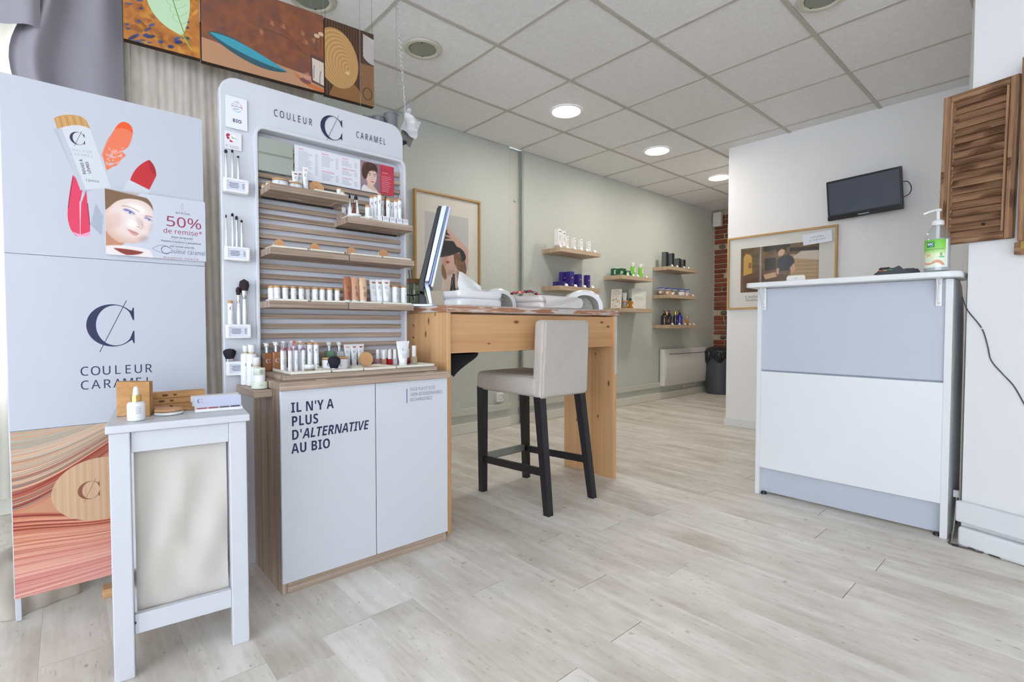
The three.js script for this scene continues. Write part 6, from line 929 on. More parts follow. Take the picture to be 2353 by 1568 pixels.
// ---- flyer taped on the poster board ----
{
  const t = thing('discount_flyer', 'flyer with a made-up face and 50% offer on the poster board', 'flyer', [-1.9925, 1.204, -0.2325], HALF);
  t.rotation.order = 'YXZ';
  part(t, 'paper', box(0.268, 0.202, 0.0012, 0.0004), std(0xe9ebf2, 0.4), [0, 0, 0.0006]);
  part(t, 'print', plane(0.267, 0.201), print(1340, 1010, (g, w, h) => {
    g.fillStyle = '#cdd0d9'; g.fillRect(0, 0, w, h);
    // face turned to the right
    g.filter = 'blur(5px)';
    const sk = g.createRadialGradient(380, 420, 40, 330, 400, 480); sk.addColorStop(0, '#f1e2dc'); sk.addColorStop(0.55, '#ecd6cb'); sk.addColorStop(1, '#d3a58c');
    path(g, [[0, 0], [520, 60], [610, 150, 600, 290], [612, 360, 585, 430], [560, 520, 545, 600], [520, 680, 420, 770], [340, 830, 250, 800], [150, 860, 60, 900], [0, 930]], sk);
    path(g, [[0, 640], [60, 760, 160, 810], [240, 830, 250, 800], [170, 880, 120, 910], [0, 930]], '#c68a6a'); path(g, [[0, 880], [120, 850, 380, 830, 560, 900], [600, 1010], [0, 1010]], '#ece2e0'); path(g, [[90, 905], [300, 900, 470, 935], [420, 990, 250, 1000], [150, 960, 90, 905]], '#8a3a2c');
    g.filter = 'blur(26px)'; g.fillStyle = 'rgba(196,120,96,.2)'; g.beginPath(); g.ellipse(110, 480, 90, 130, 0.4, 0, 7); g.fill(); g.beginPath(); g.ellipse(560, 540, 30, 80, 0.2, 0, 7); g.fill(); g.fillStyle = 'rgba(150,96,76,.35)'; g.beginPath(); g.ellipse(470, 720, 70, 40, -0.7, 0, 7); g.fill(); g.beginPath(); g.ellipse(430, 470, 26, 90, -0.35, 0, 7); g.fill(); g.fillStyle = 'rgba(255,246,240,.8)'; g.beginPath(); g.ellipse(400, 250, 120, 60, 0.3, 0, 7); g.fill(); g.beginPath(); g.ellipse(330, 500, 60, 60, 0, 0, 7); g.fill(); g.filter = 'blur(4px)';
    path(g, [[0, 0], [520, 60], [610, 130, 606, 260], [570, 120, 400, 105], [200, 90, 90, 230], [40, 300, 0, 330]], '#7d5e44'); for (let i = 0; i < 50; i++) path(g, [[i * 9, -10], [i * 9 - 60, 90, i * 5 - 60, 250 - i * 2.5]], null, i % 2 ? 'rgba(178,138,100,.4)' : 'rgba(84,58,40,.45)', 5);
    const eye = (x, y, s, f) => { g.filter = 'blur(12px)'; path(g, [[x - 100 * s, y - 46 * s], [x - 10 * s, y - 88 * s, x + 90 * s * f, y + 18 * s], [x + 10 * s, y + 20 * s, x - 100 * s, y - 46 * s]], '#7d74bd'); g.filter = 'blur(2.5px)'; path(g, [[x - 52 * s, y - 6 * s], [x, y - 40 * s, x + 66 * s * f, y + 20 * s], [x + 6 * s, y + 34 * s, x - 52 * s, y - 6 * s]], '#efe8ea'); g.fillStyle = '#6d8ba0'; g.beginPath(); g.arc(x + 8 * s, y + 1 * s, 20 * s, 0, 7); g.fill(); g.fillStyle = '#24202e'; g.beginPath(); g.arc(x + 8 * s, y + 1 * s, 9 * s, 0, 7); g.fill(); path(g, [[x - 84 * s, y - 40 * s], [x - 4 * s, y - 48 * s, x + 72 * s * f, y + 22 * s]], null, '#3a3168', 8 * s); path(g, [[x - 50 * s, y - 4 * s], [x + 4 * s, y + 38 * s, x + 64 * s * f, y + 22 * s]], null, 'rgba(90,70,110,.6)', 4 * s); };
    eye(300, 325, 0.86, 1); eye(545, 405, 0.62, 0.9); g.filter = 'blur(4px)'; path(g, [[205, 235], [310, 215, 430, 300]], null, 'rgba(140,100,78,.75)', 9); path(g, [[500, 352], [550, 338, 596, 362]], null, 'rgba(110,78,62,.85)', 11);
    path(g, [[452, 420], [470, 500, 462, 545], [450, 570, 425, 560]], null, 'rgba(186,134,112,.8)', 6); path(g, [[392, 540], [408, 530, 424, 545]], null, 'rgba(150,96,80,.8)', 7); path(g, [[268, 588], [330, 600, 352, 616], [378, 612, 412, 648], [392, 690, 350, 680], [300, 655, 268, 588]], '#d79a90'); path(g, [[268, 590], [340, 628, 412, 650]], null, '#a8645e', 5);
    g.filter = 'none';
    // offer text
    g.textAlign = 'center'; g.strokeStyle = '#9a9aa4'; g.lineWidth = 4; path(g, [[1010, 180], [980, 130, 1012, 70], [1040, 130, 1010, 180]], null, '#9a9aa4', 4); g.beginPath(); g.arc(1010, 170, 46, 0.4, 2.7); g.stroke(); g.fillStyle = '#6a5a6a'; g.font = 'bold 42px serif'; g.fillText('Bel & Zen', 1015, 250); g.fillStyle = '#9a3358'; g.font = '230px sans-serif'; g.save(); g.translate(1030, 470); g.scale(1.18, 1); g.fillText('50%', 0, 0); g.restore(); g.font = '112px sans-serif'; g.save(); g.translate(1015, 590); g.scale(1.0, 1); g.fillText('de remise*', 0, 0); g.restore();
    g.fillStyle = '#3a3a46'; g.font = 'bold 40px sans-serif'; g.fillText('Elixir de beauté', 1000, 660); g.fillText('Palette 4 ombres à paupières', 990, 735); g.fillText('Gel teinté sourcils', 1000, 812); g.fillStyle = '#a0a0aa'; g.font = '30px sans-serif'; g.fillText('17.95€ au lieu de 23.95€', 990, 695); g.fillText('14€ au lieu de 18€', 960, 770); g.fillText('11.95€ au lieu de 15.95€', 990, 845);
    g.strokeStyle = '#8e98aa'; g.lineWidth = 10; g.beginPath(); g.moveTo(590, 860); g.quadraticCurveTo(720, 740, 850, 850); g.moveTo(590, 860); g.quadraticCurveTo(720, 960, 850, 900); g.stroke(); g.strokeStyle = '#4a5672'; g.beginPath(); g.arc(770, 870, 62, 0.5, 5.7); g.stroke(); g.fillStyle = '#55607c'; g.font = '104px sans-serif'; g.textAlign = 'left'; g.save(); g.translate(835, 915); g.scale(0.7, 1); g.fillText('ouleur caramel', 0, 0); g.restore(); g.fillStyle = '#b4c0d0'; g.font = '38px sans-serif'; g.fillText('n a t u r a l   m a k e', 880, 960); g.fillStyle = '#a0526e'; g.font = 'bold 31px sans-serif'; g.fillText('28 rue gabriel Péri - 05 61 62 19 66', 730, 1000);
  }, 0.35), [0, 0, 0.0014]);
}
// ---- on the side table ----
{
  const y = 0.6405, kraft = std(0xffffff, 0.8, { map: woodTex(0xc99a66, 0xae7d4b, { w: 128, h: 128, fine: 10, band: 5, size: [0.1, 0.1], off: 9 }) }), kink = std(0x6a4528, 0.8);
  const T = (name, label, cat, X, z, turn = HALF - 0.06, g) => thing(name, label, cat, [X, y, z], turn, g);
  [[-1.668, -0.138, 'front'], [-1.70, -0.112, 'rear']].forEach(([X, z, n]) => { const t = T('kraft_box', `${n} upright kraft cardboard box on the side table`, 'box', X, z - 0.012, HALF - 0.35, 'upright kraft boxes'); part(t, 'box', box(0.044, 0.092, 0.03, 0.001), kraft, [0, 0.046, 0]); for (let i = 0; i < 3; i++) part(t, 'leaf_print', new THREE.CircleGeometry(0.007, 7).scale(0.8, 1.6, 1), kink, [-0.0225, 0.02 + 0.026 * i, 0.004 * (i % 2)], [0, -HALF, 0.4 * i]); part(t, 'tape', box(0.036, 0.002, 0.0306, 0.0005), std(0xb98a58, 0.6), [0, 0.078, 0]); });
  const d = T('dropper_bottle', 'white dropper bottle with a gold collar on the side table', 'bottle', -1.595, -0.132); part(d, 'body', lathe([[0, 0], [0.0175, 0], [0.0195, 0.002], [0.0195, 0.042], [0.017, 0.047], [0.01, 0.049], [0, 0.049]], 30), M.whiteGloss); part(d, 'collar', cyl(0.0115, 0.012, 0.017, 24), M.gold, [0, 0.0565, 0]); part(d, 'bulb', lathe([[0.007, 0.065], [0.006, 0.076], [0.0055, 0.082], [0.003, 0.086], [0, 0.087]], 18), M.plastic); lines(d, 0.014, 0.02, 5, 0.004, 0.036, 0.0198);
  for (let i = 0; i < 3; i++) { const t = T('kraft_pack', `${['bottom', 'middle', 'top'][i]} long kraft pack of the stack on the side table`, 'box', -1.76 - 0.002 * i, -0.232 - 0.002 * i - (i === 2 ? 0.006 : 0), HALF - 0.05 + 0.02 * i, 'stacked kraft packs'); t.position.y = y + 0.0165 * i; part(t, 'pack', box(0.14, 0.016, 0.04, 0.001), kraft, [0, 0.008, 0]); part(t, 'leaf_print', new THREE.CircleGeometry(0.008, 6).scale(1.1, 0.5, 1), kink, [-0.03, 0.008, 0.0203]); part(t, 'leaf_print', new THREE.CircleGeometry(0.006, 6).scale(0.9, 0.6, 1), kink, [-0.006, 0.008, 0.0203]); }
  const op = T('kraft_pack', 'flat opened kraft pack before the stack', 'box', -1.70, -0.262, HALF - 0.02); part(op, 'pack', box(0.10, 0.006, 0.028, 0.001), kraft, [0, 0.003, 0]); part(op, 'label', plane(0.02, 0.012), std(0xd8702a, 0.6), [-0.02, 0.0063, 0], [-HALF, 0, 0]);
  const c = T('round_compact', 'white round compact with a wooden lid on the side table', 'compact', -1.645, -0.208); part(c, 'base', lathe([[0, 0], [0.03, 0], [0.033, 0.003], [0.033, 0.009], [0, 0.009]], 36), M.plastic); part(c, 'lid', lathe([[0, 0.0092], [0.033, 0.0092], [0.033, 0.0145], [0.031, 0.016], [0, 0.016]], 36), woodLid); const c2 = T('round_compact', 'second round wooden compact behind the white one', 'compact', -1.708, -0.208 - 0.012); c2.position.x = -1.70; c2.position.z = -0.196; c2.position.y = y; part(c2, 'base', cyl(0.022, 0.022, 0.007, 32), std(0xc9a89a, 0.5), [0, 0.0035, 0]); part(c2, 'lid', cyl(0.022, 0.022, 0.006, 32), std(0xc49a8a, 0.5), [0, 0.0105, 0]);
  const wb = (X, z, yy, turn, label) => { const t = T('white_pack', label, 'box', X, z, turn, 'long white packs'); t.position.y = y + yy; part(t, 'pack', box(0.125, 0.017, 0.034, 0.001), M.plastic, [0, 0.0085, 0]); mark(t, 0.007, -0.045, 0.0085, 0.0173); lines(t, 0.03, 0.006, 2, 0.035, 0.0105, 0.0173); };
  wb(-1.725, -0.338, 0, HALF - 0.16, 'lower long white pack at the rear right of the side table'); wb(-1.73, -0.335, 0.0172, HALF - 0.13, 'upper long white pack at the rear right of the side table');
  const p = T('eyeshadow_palette', 'open white eyeshadow palette with four shades on the side table', 'palette', -1.635, -0.326, HALF - 0.13); part(p, 'base', box(0.118, 0.008, 0.042, 0.001), M.plastic, [0, 0.004, 0]); const ld = part(p, 'lid', box(0.118, 0.030, 0.003, 0.0006), std(0xc6cade, 0.2), [0, 0.0225, -0.022], [-0.15, 0, 0]); mark(ld, 0.013, -0.045, 0.004, 0.0018); for (let i = 0; i < 4; i++) part(p, 'shade', box(0.024, 0.001, 0.02, 0.0003), std([0xb8544c, 0xa83a44, 0x4a3a5a, 0x1f2448][i], 0.6), [-0.041 + i * 0.0275, 0.0083, 0.004]);
}
// ---- on the reception counter ----
{
  const y = 1.1015;
  const t = thing('card_terminal', 'black card payment terminal on the reception counter', 'terminal', [-0.535, y, -2.755], 0.35);
  const m = std(0x35363a, 0.5); part(t, 'body', poly([[-0.075, 0], [-0.075, 0.016], [-0.055, 0.034], [-0.012, 0.036], [0.005, 0.045], [0.02, 0.03], [0.07, 0.028], [0.078, 0.018], [0.078, 0]], 0.07, 0.004), m, [0, 0, -0.035]);
  part(t, 'screen', box(0.034, 0.004, 0.055, 0.001), M.black, [-0.042, 0.038, 0], [0, 0, 0.05]); [0xc83a2a, 0xd8a030, 0x2aa05a].forEach((c, i) => part(t, 'key', box(0.014, 0.004, 0.006, 0.001), std(c, 0.5), [-0.062 + i * 0.018, 0.024 + i * 0.0015, 0.039])); part(t, 'paper_slot', box(0.03, 0.003, 0.06, 0.001), M.black, [0.045, 0.03, 0]);
  const b = thing('sanitizer_bottle', 'clear hand gel pump bottle with a green label on the counter', 'bottle', [-0.38, y, -2.655], -0.15);
  const cl = phy(0xf4f7f8, 0.05, { transmission: 0.92, thickness: 0 });
  part(b, 'body', lathe([[0, 0.001], [0.038, 0.001], [0.0415, 0.005], [0.0415, 0.135], [0.038, 0.155], [0.026, 0.178], [0.0165, 0.188], [0.0165, 0.195], [0, 0.195]], 40), cl); part(b, 'gel', lathe([[0, 0.004], [0.037, 0.004], [0.0395, 0.008], [0.0395, 0.132], [0, 0.132]], 36), phy(0xe8eeee, 0.1, { transmission: 0.55, thickness: 0 }));
  part(b, 'collar', lathe([[0, 0.188], [0.019, 0.188], [0.02, 0.19], [0.0195, 0.205], [0.014, 0.21], [0, 0.21]], 28), M.plastic); part(b, 'stem', cyl(0.006, 0.007, 0.04, 16), M.plastic, [0, 0.228, 0]); part(b, 'dip_tube', cyl(0.007, 0.007, 0.06, 14), M.plastic, [0, 0.165, 0]); part(b, 'pump_head', lathe([[0, 0.243], [0.011, 0.245], [0.012, 0.25], [0.009, 0.256], [0, 0.257]], 20), M.plastic); part(b, 'nozzle', tube([[0.008, 0.25, 0], [-0.012, 0.251, 0], [-0.03, 0.247, 0.004], [-0.046, 0.242, 0.006]], 0.005, 20, 10), M.plastic);
  part(b, 'label', new THREE.CylinderGeometry(0.042, 0.042, 0.112, 36, 1, true, -1.15, 2.3), print(700, 820, (g, w, h) => { const gr = g.createLinearGradient(0, 0, 0, h); gr.addColorStop(0, '#74c83c'); gr.addColorStop(0.28, '#8ed650'); gr.addColorStop(0.55, '#e6f2c8'); gr.addColorStop(1, '#f0f4ea'); g.fillStyle = gr; g.fillRect(0, 0, w, h); g.fillStyle = '#f2f4f4'; g.fillRect(w - 60, 0, 60, h); g.fillStyle = '#1a7a6a'; g.fillRect(170, 60, 200, 160); g.fillStyle = '#fff'; g.font = 'bold 110px sans-serif'; g.textAlign = 'center'; g.fillText('MC', 270, 165); g.font = '34px sans-serif'; g.fillText('care', 300, 205); g.fillStyle = '#2a7a68'; g.font = 'bold 48px sans-serif'; g.fillText('GEL HYDROALCOOLIQUE', 320, 300); g.fillStyle = '#8aa860'; g.font = '34px sans-serif'; g.fillText('DÉSINFECTANT MAINS', 320, 350); g.fillStyle = '#e88a5a'; g.font = 'bold 100px sans-serif'; g.fillText('99', 220, 500); g.font = '28px sans-serif'; g.fillText('ÉLIMINE', 220, 410); g.fillStyle = '#3a6a52'; g.fillRect(500, 400, 50, 30); g.fillRect(500, 450, 50, 30); g.fillStyle = '#48c890'; g.fillRect(480, 500, 120, 36); path(g, [[40, 620], [160, 700, 300, 680], [380, 580, 480, 600], [580, 640, 620, 760], [540, 760], [470, 660, 400, 690], [250, 760, 120, 720]], '#e0a482'); }, 0.4), [0, 0.072, 0], [0, 0, 0]);
  const k = thing('card_holder', 'little white card in a holder at the left of the counter', 'card', [-0.945, y, -2.76], 0.1); part(k, 'base', box(0.085, 0.004, 0.02, 0.001), M.plastic, [0, 0.002, 0]); part(k, 'card', poly([[-0.042, 0], [-0.042, 0.024], [-0.034, 0.034], [0.034, 0.034], [0.042, 0.024], [0.042, 0]], 0.0015), std(0xeeeae0, 0.6), [0, 0.004, 0], [-0.2, 0, 0]); part(k, 'trim', box(0.08, 0.002, 0.001, 0.0003), std(0xd8c87a, 0.5), [0, 0.036, -0.005]); lines(k, 0.02, 0.008, 2, 0, 0.024, 0.0005);
}
// =====================================================================
// WALL SHELVES AND WHAT STANDS ON THEM
// =====================================================================
const WS = [[-3.309, -3.887, 1.588], [-3.304, -3.885, 1.245], [-4.222, -4.795, 1.402], [-4.228, -4.80, 1.066], [-5.138, -5.752, 1.564], [-5.139, -5.75, 1.242], [-5.144, -5.758, 0.895]];
['upper shelf with white boxes', 'lower shelf with blue boxes', 'shelf with green boxes', 'shelf with reed sticks and perfume', 'far top shelf with black boxes', 'far middle shelf with clip jars', 'far lowest shelf with pump bottles'].forEach((n, i) => {
  const [z0, z1, y] = WS[i], t = thing('wall_shelf', `floating oak ${n}`, 'shelf', [XL, y, (z0 + z1) / 2], HALF, 'floating oak wall shelves');
  part(t, 'board', box(+(z0 - z1).toFixed(3), 0.04, 0.228, 0.002, 'x', i * 0.7, i * 0.3), M.oak, [0, -0.02, 0.1142]); part(t, 'bracket', box(0.4, 0.02, 0.012, 0.001), M.brushed, [0, -0.02, 0.002]);
});
{
  const tag = (i, z, label) => { const t = thing('price_tent', label, 'price tag', [-3.088, WS[i][2], z], HALF, 'small white price tents on the wall shelves'); part(t, 'front', box(0.034, 0.024, 0.001, 0.0004), M.plastic, [0, 0.011, 0.004], [-0.45, 0, 0]); part(t, 'back', box(0.034, 0.024, 0.001, 0.0004), M.plastic, [0, 0.011, -0.006], [0.45, 0, 0]); };
  [-3.335, -3.425, -3.525, -3.616, -3.698, -3.815].forEach((z, k) => tag(0, z, `${nth[k]} price tent from left on the white box shelf`)); [-3.413, -3.538, -3.668, -3.784].forEach((z, k) => tag(1, z, `${nth[k]} price tent from left on the blue box shelf`)); [-4.352, -4.451, -4.53, -4.691].forEach((z, k) => tag(2, z, `${nth[k]} price tent from left on the green box shelf`));
  [-5.205, -5.316, -5.472, -5.571].forEach((z, k) => tag(4, z, `${nth[k]} price tent from left on the black box shelf`)); [-5.212, -5.38, -5.528, -5.681].forEach((z, k) => tag(5, z, `${nth[k]} price tent from left on the jar shelf`)); [-5.224, -5.377, -5.505, -5.616, -5.709].forEach((z, k) => tag(6, z, `${nth[k]} price tent from left on the pump bottle shelf`));
  const carton = (name, label, i, X, z, w, h, d, m, o = {}) => { const t = thing(name, label, 'box', [X, WS[i][2], z], HALF + (o.turn ?? 0), o.group); part(t, 'carton', box(w, h, d, 0.001), m, [0, h / 2, 0]); if (o.band) part(t, 'lower_band', box(w + 0.0008, h * 0.16, d + 0.0008, 0.0008), o.band, [0, h * 0.08 + 0.0002, 0]); (o.deco || (() => { }))(t, w, h, d); return t; };
  const wdeco = (t, w, h, d) => { part(t, 'brand_mark', plane(w * 0.5, h * 0.05), std(0x3a3a44, 0.6), [0.002, h * 0.86, d / 2 + 0.0007]); lines(t, w * 0.4, h * 0.25, 4, 0, h * 0.6, d / 2 + 0.0007); lines(t, d * 0.4, h * 0.3, 4, 0, h * 0.7, d / 2 + 0.0007); };
  const wbm = std(0xf0eeec, 0.5), band = std(0xb9aaa2, 0.6);
  [[-3.365, 0.175, -3.15, 'tallest white box, first'], [-3.435, 0.165, -3.16, 'tall white box, second'], [-3.50, 0.128, -3.17, 'white box, third'], [-3.588, 0.122, -3.16, 'white box, fourth'], [-3.673, 0.118, -3.15, 'white box, fifth'], [-3.735, 0.112, -3.20, 'white box, sixth'], [-3.805, 0.112, -3.16, 'white box, seventh']].forEach(([z, h, X, n], k) => carton('white_carton', `${n} from left on the upper wall shelf`, 0, X, z, k < 2 ? 0.046 : 0.036, h, k < 2 ? 0.046 : 0.036, wbm, { band, deco: wdeco, group: 'white cosmetic boxes', turn: 0.12 }));
  const bl = dataTex(128, 128, (u, v) => mix([52, 44, 150], [34, 28, 96], vnoise(u * 16, v * 16, 16, 16)), [0.1, 0.1]), bm = std(0xffffff, 0.45, { map: bl });
  const bdeco = (t, w, h, d) => { part(t, 'brand_mark', plane(w * 0.45, h * 0.06), std(0xd89a8a, 0.5), [w * 0.08, h * 0.6, d / 2 + 0.0007]); for (let r = 0; r < Math.round(h / 0.016); r++) for (let q = -1; q <= 1; q += 2) part(t, 'pattern_dot', new THREE.CircleGeometry(0.003, 6), std([0xb85a78, 0x7a6ab0, 0xd09a7a][(r + q + 3) % 3], 0.6), [-w / 2 - 0.0006, 0.008 + r * 0.0155, q * d * 0.24], [0, -HALF, 0]); lines(t, w * 0.3, h * 0.14, 3, w * 0.08, h * 0.22, d / 2 + 0.0007, std(0xb9a0c8, 0.6)); };
  const bg = 'deep blue cosmetic boxes';
  [[-3.372, -3.17, 0.05, 0.042, 0.05, 'low blue box, left'], [-3.40, -3.125, 0.055, 0.042, 0.05, 'low blue box in front'], [-3.468, -3.185, 0.05, 0.138, 0.05, 'tall blue box, rear'], [-3.508, -3.13, 0.058, 0.14, 0.055, 'tall blue box, front'], [-3.59, -3.18, 0.045, 0.122, 0.045, 'medium blue box, rear'], [-3.625, -3.13, 0.05, 0.124, 0.048, 'medium blue box, front'], [-3.752, -3.13, 0.042, 0.124, 0.045, 'narrow blue box standing alone']].forEach(([z, X, w, h, d, n]) => carton('blue_carton', `${n} on the lower wall shelf`, 1, X, z, w, h, d, bm, { deco: bdeco, group: bg }));
  const gm = std(0x1d5a3a, 0.5), lime = std(0x7cc83a, 0.45), gdeco = (t, w, h, d) => { part(t, 'brand_mark', textGeo('ge', h * 0.5, { font: 'sans_bold', align: 'center' }), std(0xe8f0e8, 0.5), [-w * 0.2, h * 0.4, d / 2 + 0.0007]); part(t, 'lime_edge', box(w + 0.0006, h * 0.12, d + 0.0006, 0.0006), lime, [0, h * 0.06, 0]); };
  [[-4.30, -3.14, 0.085, 0.056, 0.055, 'dark green box, front left'], [-4.375, -3.115, 0.075, 0.052, 0.05, 'dark green box, front right'], [-4.325, -3.235, 0.062, 0.082, 0.05, 'small dark green box, rear left'], [-4.44, -3.225, 0.08, 0.09, 0.05, 'dark green box, rear right']].forEach(([z, X, w, h, d, n]) => carton('green_carton', `${n} on the green shelf`, 2, X, z, w, h, d, gm, { deco: gdeco, group: 'dark green boxes' }));
  [[-4.40, -3.165, 'left'], [-4.475, -3.15, 'right']].forEach(([z, X, n]) => { const t = thing('supplement_pot', `small white pot with a green label, ${n} of the pair`, 'pot', [X, WS[2][2], z], HALF, 'small white pots with green labels'); part(t, 'body', cyl(0.02, 0.02, 0.045, 20), M.plastic, [0, 0.0225, 0]); part(t, 'cap', cyl(0.018, 0.018, 0.016, 20), pw2, [0, 0.053, 0]); part(t, 'label', cyl(0.0204, 0.0204, 0.028, 20), std(0x2f7a52, 0.5), [0, 0.02, 0]); });
  [[-4.53, -3.15, 0.155, 'left'], [-4.642, -3.13, 0.145, 'right']].forEach(([z, X, h, n]) => { const t = thing('spray_bottle', `lime green bottle with a white cap, ${n} of the pair`, 'bottle', [X, WS[2][2], z], HALF, 'lime green bottles'); part(t, 'body', lathe([[0, 0], [0.0235, 0], [0.0245, 0.002], [0.0245, h * 0.7], [0.021, h * 0.72], [0, h * 0.72]], 26), lime); part(t, 'cap', lathe([[0, h * 0.72], [0.0225, h * 0.72], [0.0225, h - 0.002], [0.021, h], [0, h]], 26), M.plastic); part(t, 'brand_mark', textGeo('g', 0.04, { font: 'sans_bold', align: 'center' }), pw2, [0.004, h * 0.42, 0.0247]); });
  // perfume shelf
  const y4 = WS[3][2];
  const fr = thing('leaning_leaflet', 'leaflet with a printed bouquet leaning at the shelf end', 'leaflet', [-3.17, y4 + 0.001, -4.265], HALF); fr.rotation.order = 'YXZ'; fr.rotation.y = HALF - 1.15; fr.rotation.x = -0.16; part(fr, 'sheet', box(0.11, 0.2, 0.004, 0.001), std(0xded6cc, 0.5), [0, 0.1, 0]); part(fr, 'print', plane(0.09, 0.18), print(128, 256, (g, w, h) => { g.fillStyle = '#d9cfc4'; g.fillRect(0, 0, w, h); speckle(g, w, h, 90, ['#a8846a', '#c8a898', '#7a6a58', '#e8dcd0'], 4, 14, 0.8); }), [0, 0.1, 0.0025]);
  const rd = thing('reed_diffuser', 'glass of white reed sticks bound with orange bands', 'diffuser', [-3.11, y4, -4.335], HALF); part(rd, 'glass', lathe([[0, 0.001], [0.026, 0.001], [0.028, 0.085], [0.026, 0.085], [0.024, 0.006], [0, 0.006]], 26), M.clear); for (const yy of [0.014, 0.07]) part(rd, 'band', cyl(0.0292, 0.0285, 0.014, 26), std(0xc88a4a, 0.6), [0, yy, 0]); for (let i = 0; i < 8; i++) part(rd, 'reed', cyl(0.0022, 0.0022, 0.15, 6), pw2, [(i - 4) * 0.0055, 0.085, 0.003 * (i % 3)], [0.05 * (i % 3 - 1), 0, (4 - i) * 0.075]);
  const perf = (z, X, liq, label) => { const t = thing('perfume_bottle', label, 'bottle', [X, y4, z], HALF, 'small perfume bottles'); part(t, 'glass', box(0.046, 0.075, 0.04, 0.004), liq, [0, 0.0375, 0]); part(t, 'neck', cyl(0.008, 0.008, 0.006, 14), M.gold, [0, 0.078, 0]); part(t, 'cap', cyl(0.013, 0.013, 0.028, 18), M.black, [0, 0.094, 0]); part(t, 'label', plane(0.016, 0.03), std(0xe8e2d0, 0.6), [0.012, 0.035, 0.0206]); };
  perf(-4.405, -3.15, phy(0x7a8a72, 0.1, { transmission: 0.4, thickness: 0 }), 'dark green perfume bottle with a black cap'); perf(-4.448, -3.12, phy(0xd08a10, 0.1, { transmission: 0.3, thickness: 0 }), 'amber perfume bottle with a black cap');
  const bx = thing('perfume_gift_box', 'square white gift box with botanical print and lettering', 'box', [-3.165, y4, -4.635], HALF - 0.12); part(bx, 'box', box(0.225, 0.215, 0.05, 0.002), std(0xdcdcd4, 0.6), [0, 0.1075, 0]); part(bx, 'print', plane(0.224, 0.214), print(512, 490, (g, w, h) => { g.fillStyle = '#e0e0d8'; g.fillRect(0, 0, w, h); for (let i = 0; i < 26; i++) { const e = i % 4, x = e === 0 ? 40 * rnd() + 20 : e === 1 ? w - 60 * rnd() : rnd() * w, y = e === 2 ? 60 * rnd() : e === 3 ? h - 60 * rnd() : rnd() * h; for (let k = 0; k < 5; k++) path(g, [[x, y], [x + 40 * (rnd() - 0.5), y + 40 * (rnd() - 0.5), x + 60 * (rnd() - 0.5), y + 60 * (rnd() - 0.5)]], null, 'rgba(110,118,108,.55)', 2.5); } g.fillStyle = '#8a8a82'; g.font = '46px serif'; g.textAlign = 'center'; g.fillText('LES SENTEURS', w / 2, 225); g.fillStyle = '#a87a72'; g.fillText('GOURMANDES', w / 2, 272); g.fillStyle = '#a8a8a0'; g.fillRect(130, 300, 250, 4); }, 0.6), [0, 0.1075, 0.0254]);
  // black boxes
  const bk = std(0x25262c, 0.3), bks = std(0x5c6460, 0.4);
  [[-5.225, -3.19, 0.062, 0.175, 'tallest black box, first'], [-5.33, -3.175, 0.06, 0.168, 'tall black box, second'], [-5.455, -3.16, 0.058, 0.118, 'short black box, third'], [-5.55, -3.155, 0.06, 0.112, 'short black box, fourth']].forEach(([z, X, w, h, n]) => carton('black_carton', `${n} from left on the far top shelf`, 4, X, z, w, h, 0.055, bk, { turn: 0.1, group: 'black cosmetic boxes', deco: (t, W2, H2, D2) => part(t, 'grey_side', plane(D2 - 0.002, H2 - 0.002), bks, [-W2 / 2 - 0.0006, H2 / 2, 0], [0, -HALF, 0]) }));
  // clip jars
  [[-5.185, -3.215, 0x8a5226, 'amber brown'], [-5.305, -3.20, 0xc08246, 'honey orange'], [-5.425, -3.19, 0x5a5226, 'olive green'], [-5.555, -3.175, 0xe4e2de, 'white'], [-5.675, -3.165, 0xcdb2a2, 'pale pink']].forEach(([z, X, c, n], i) => { const s = i === 4 ? 0.85 : 1, t = thing('clip_jar', `clip-top jar of ${n} scrub with a blue lid`, 'jar', [X, WS[5][2], z], HALF, 'clip-top jars with blue lids'); part(t, 'glass', lathe([[0, 0.001], [0.042 * s, 0.001], [0.047 * s, 0.01], [0.047 * s, 0.05], [0.04 * s, 0.06], [0.04 * s, 0.066], [0, 0.066]], 28), M.clear); part(t, 'contents', lathe([[0, 0.004], [0.04 * s, 0.004], [0.0445 * s, 0.012], [0.0445 * s, 0.048], [0, 0.05]], 26), std(c, 0.5)); part(t, 'seal', cyl(0.041 * s, 0.041 * s, 0.006, 26), pw2, [0, 0.069, 0]); part(t, 'lid', lathe([[0, 0.088], [0.036 * s, 0.086], [0.043 * s, 0.08], [0.043 * s, 0.072], [0, 0.072]], 26), std(0x30409a, 0.3)); part(t, 'clip', new THREE.TorusGeometry(0.012, 0.0014, 6, 14), M.chrome, [0.0, 0.066, 0.045 * s]); part(t, 'label', new THREE.CylinderGeometry(0.0474 * s, 0.0474 * s, 0.026, 16, 1, true, -1.5, 0.6), std(0xd8d4c8, 0.6), [0, 0.03, 0]); });
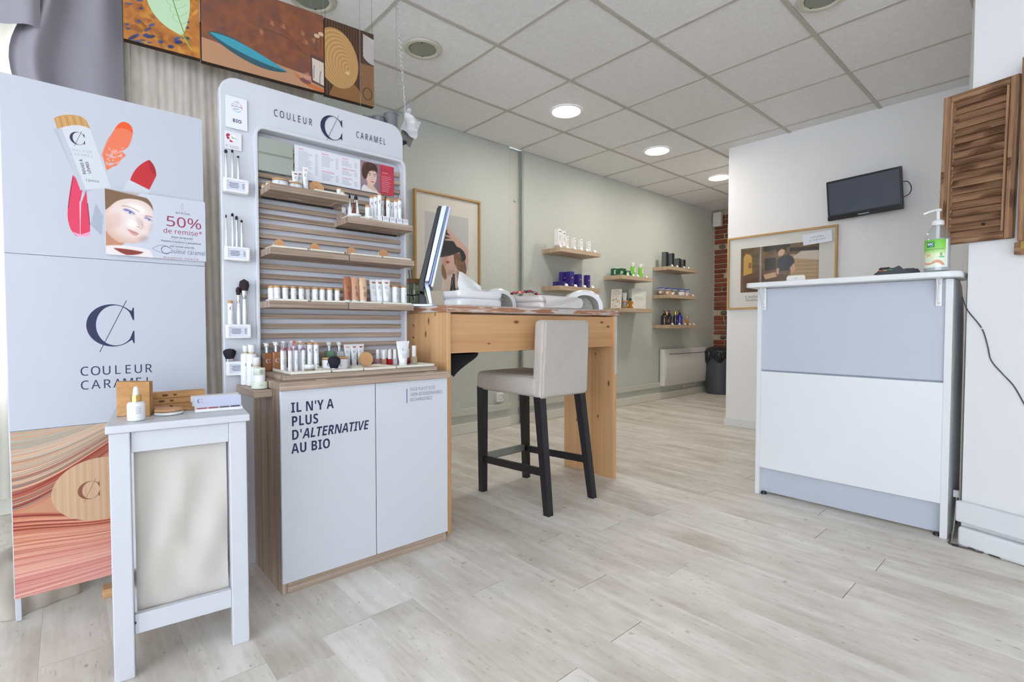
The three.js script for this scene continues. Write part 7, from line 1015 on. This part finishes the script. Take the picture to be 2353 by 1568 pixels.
  // pump bottles
  const pb = (z, X, r, h, m, label, pump) => { const t = thing('pump_bottle', label, 'bottle', [X, WS[6][2], z], HALF, 'dark bottles on the far lowest shelf'); part(t, 'body', lathe([[0, 0], [r * 0.95, 0], [r, 0.004], [r, h * 0.78], [r * 0.75, h * 0.92], [r * 0.4, h], [0, h]], 26), m); if (pump) { part(t, 'collar', cyl(r * 0.42, r * 0.45, 0.018, 18), M.black, [0, h + 0.009, 0]); part(t, 'stem', cyl(0.003, 0.003, 0.022, 10), M.black, [0, h + 0.029, 0]); part(t, 'nozzle', box(0.042, 0.007, 0.01, 0.002), M.black, [-0.012, h + 0.042, 0]); } else part(t, 'gold_cap', cyl(r * 0.5, r * 0.55, 0.04, 18), M.gold, [0, h + 0.02, 0]); lines(t, r * 0.8, h * 0.3, 4, r * 0.1, h * 0.5, r + 0.0005, std(0xb8945a, 0.5)); };
  const dkb = phy(0x2c1a14, 0.15, { clearcoat: 0.5 }), nvy = phy(0x1a1c3a, 0.15, { clearcoat: 0.5 }), cob = phy(0x2a2a9a, 0.15, { clearcoat: 0.5 });
  pb(-5.215, -3.185, 0.042, 0.12, dkb, 'large dark brown pump bottle, leftmost on the lowest shelf', true); pb(-5.29, -3.2, 0.028, 0.115, dkb, 'slim dark bottle with a gold cap behind the brown pump bottle', false); pb(-5.37, -3.215, 0.028, 0.125, nvy, 'navy pump bottle behind the gold-capped bottle', true); pb(-5.405, -3.155, 0.028, 0.12, nvy, 'navy bottle with a gold cap in the middle of the shelf', false); pb(-5.545, -3.18, 0.032, 0.13, cob, 'cobalt blue pump bottle on the lowest shelf', true);
  pb(-5.70, -3.17, 0.021, 0.082, phy(0xb9bcc2, 0.2, { transmission: 0.5, thickness: 0 }), 'small clear bottle with a gold cap, far right', false); const rb = thing('wooden_brush', 'round wooden body brush leaning by the cobalt bottle', 'brush', [-3.12, WS[6][2] + 0.001, -5.60], HALF); part(rb, 'back', lathe([[0, 0.012], [0.03, 0.01], [0.034, 0.002], [0, 0]], 24), std(0xb0703c, 0.5), [0, 0.032, 0], [HALF - 0.5, 0, 0]); part(rb, 'bristles', cyl(0.03, 0.028, 0.014, 24), std(0xd8c0a0, 0.9), [0, 0.029, -0.008], [HALF - 0.5, 0, 0]);
}
renderer.render(scene, camera);
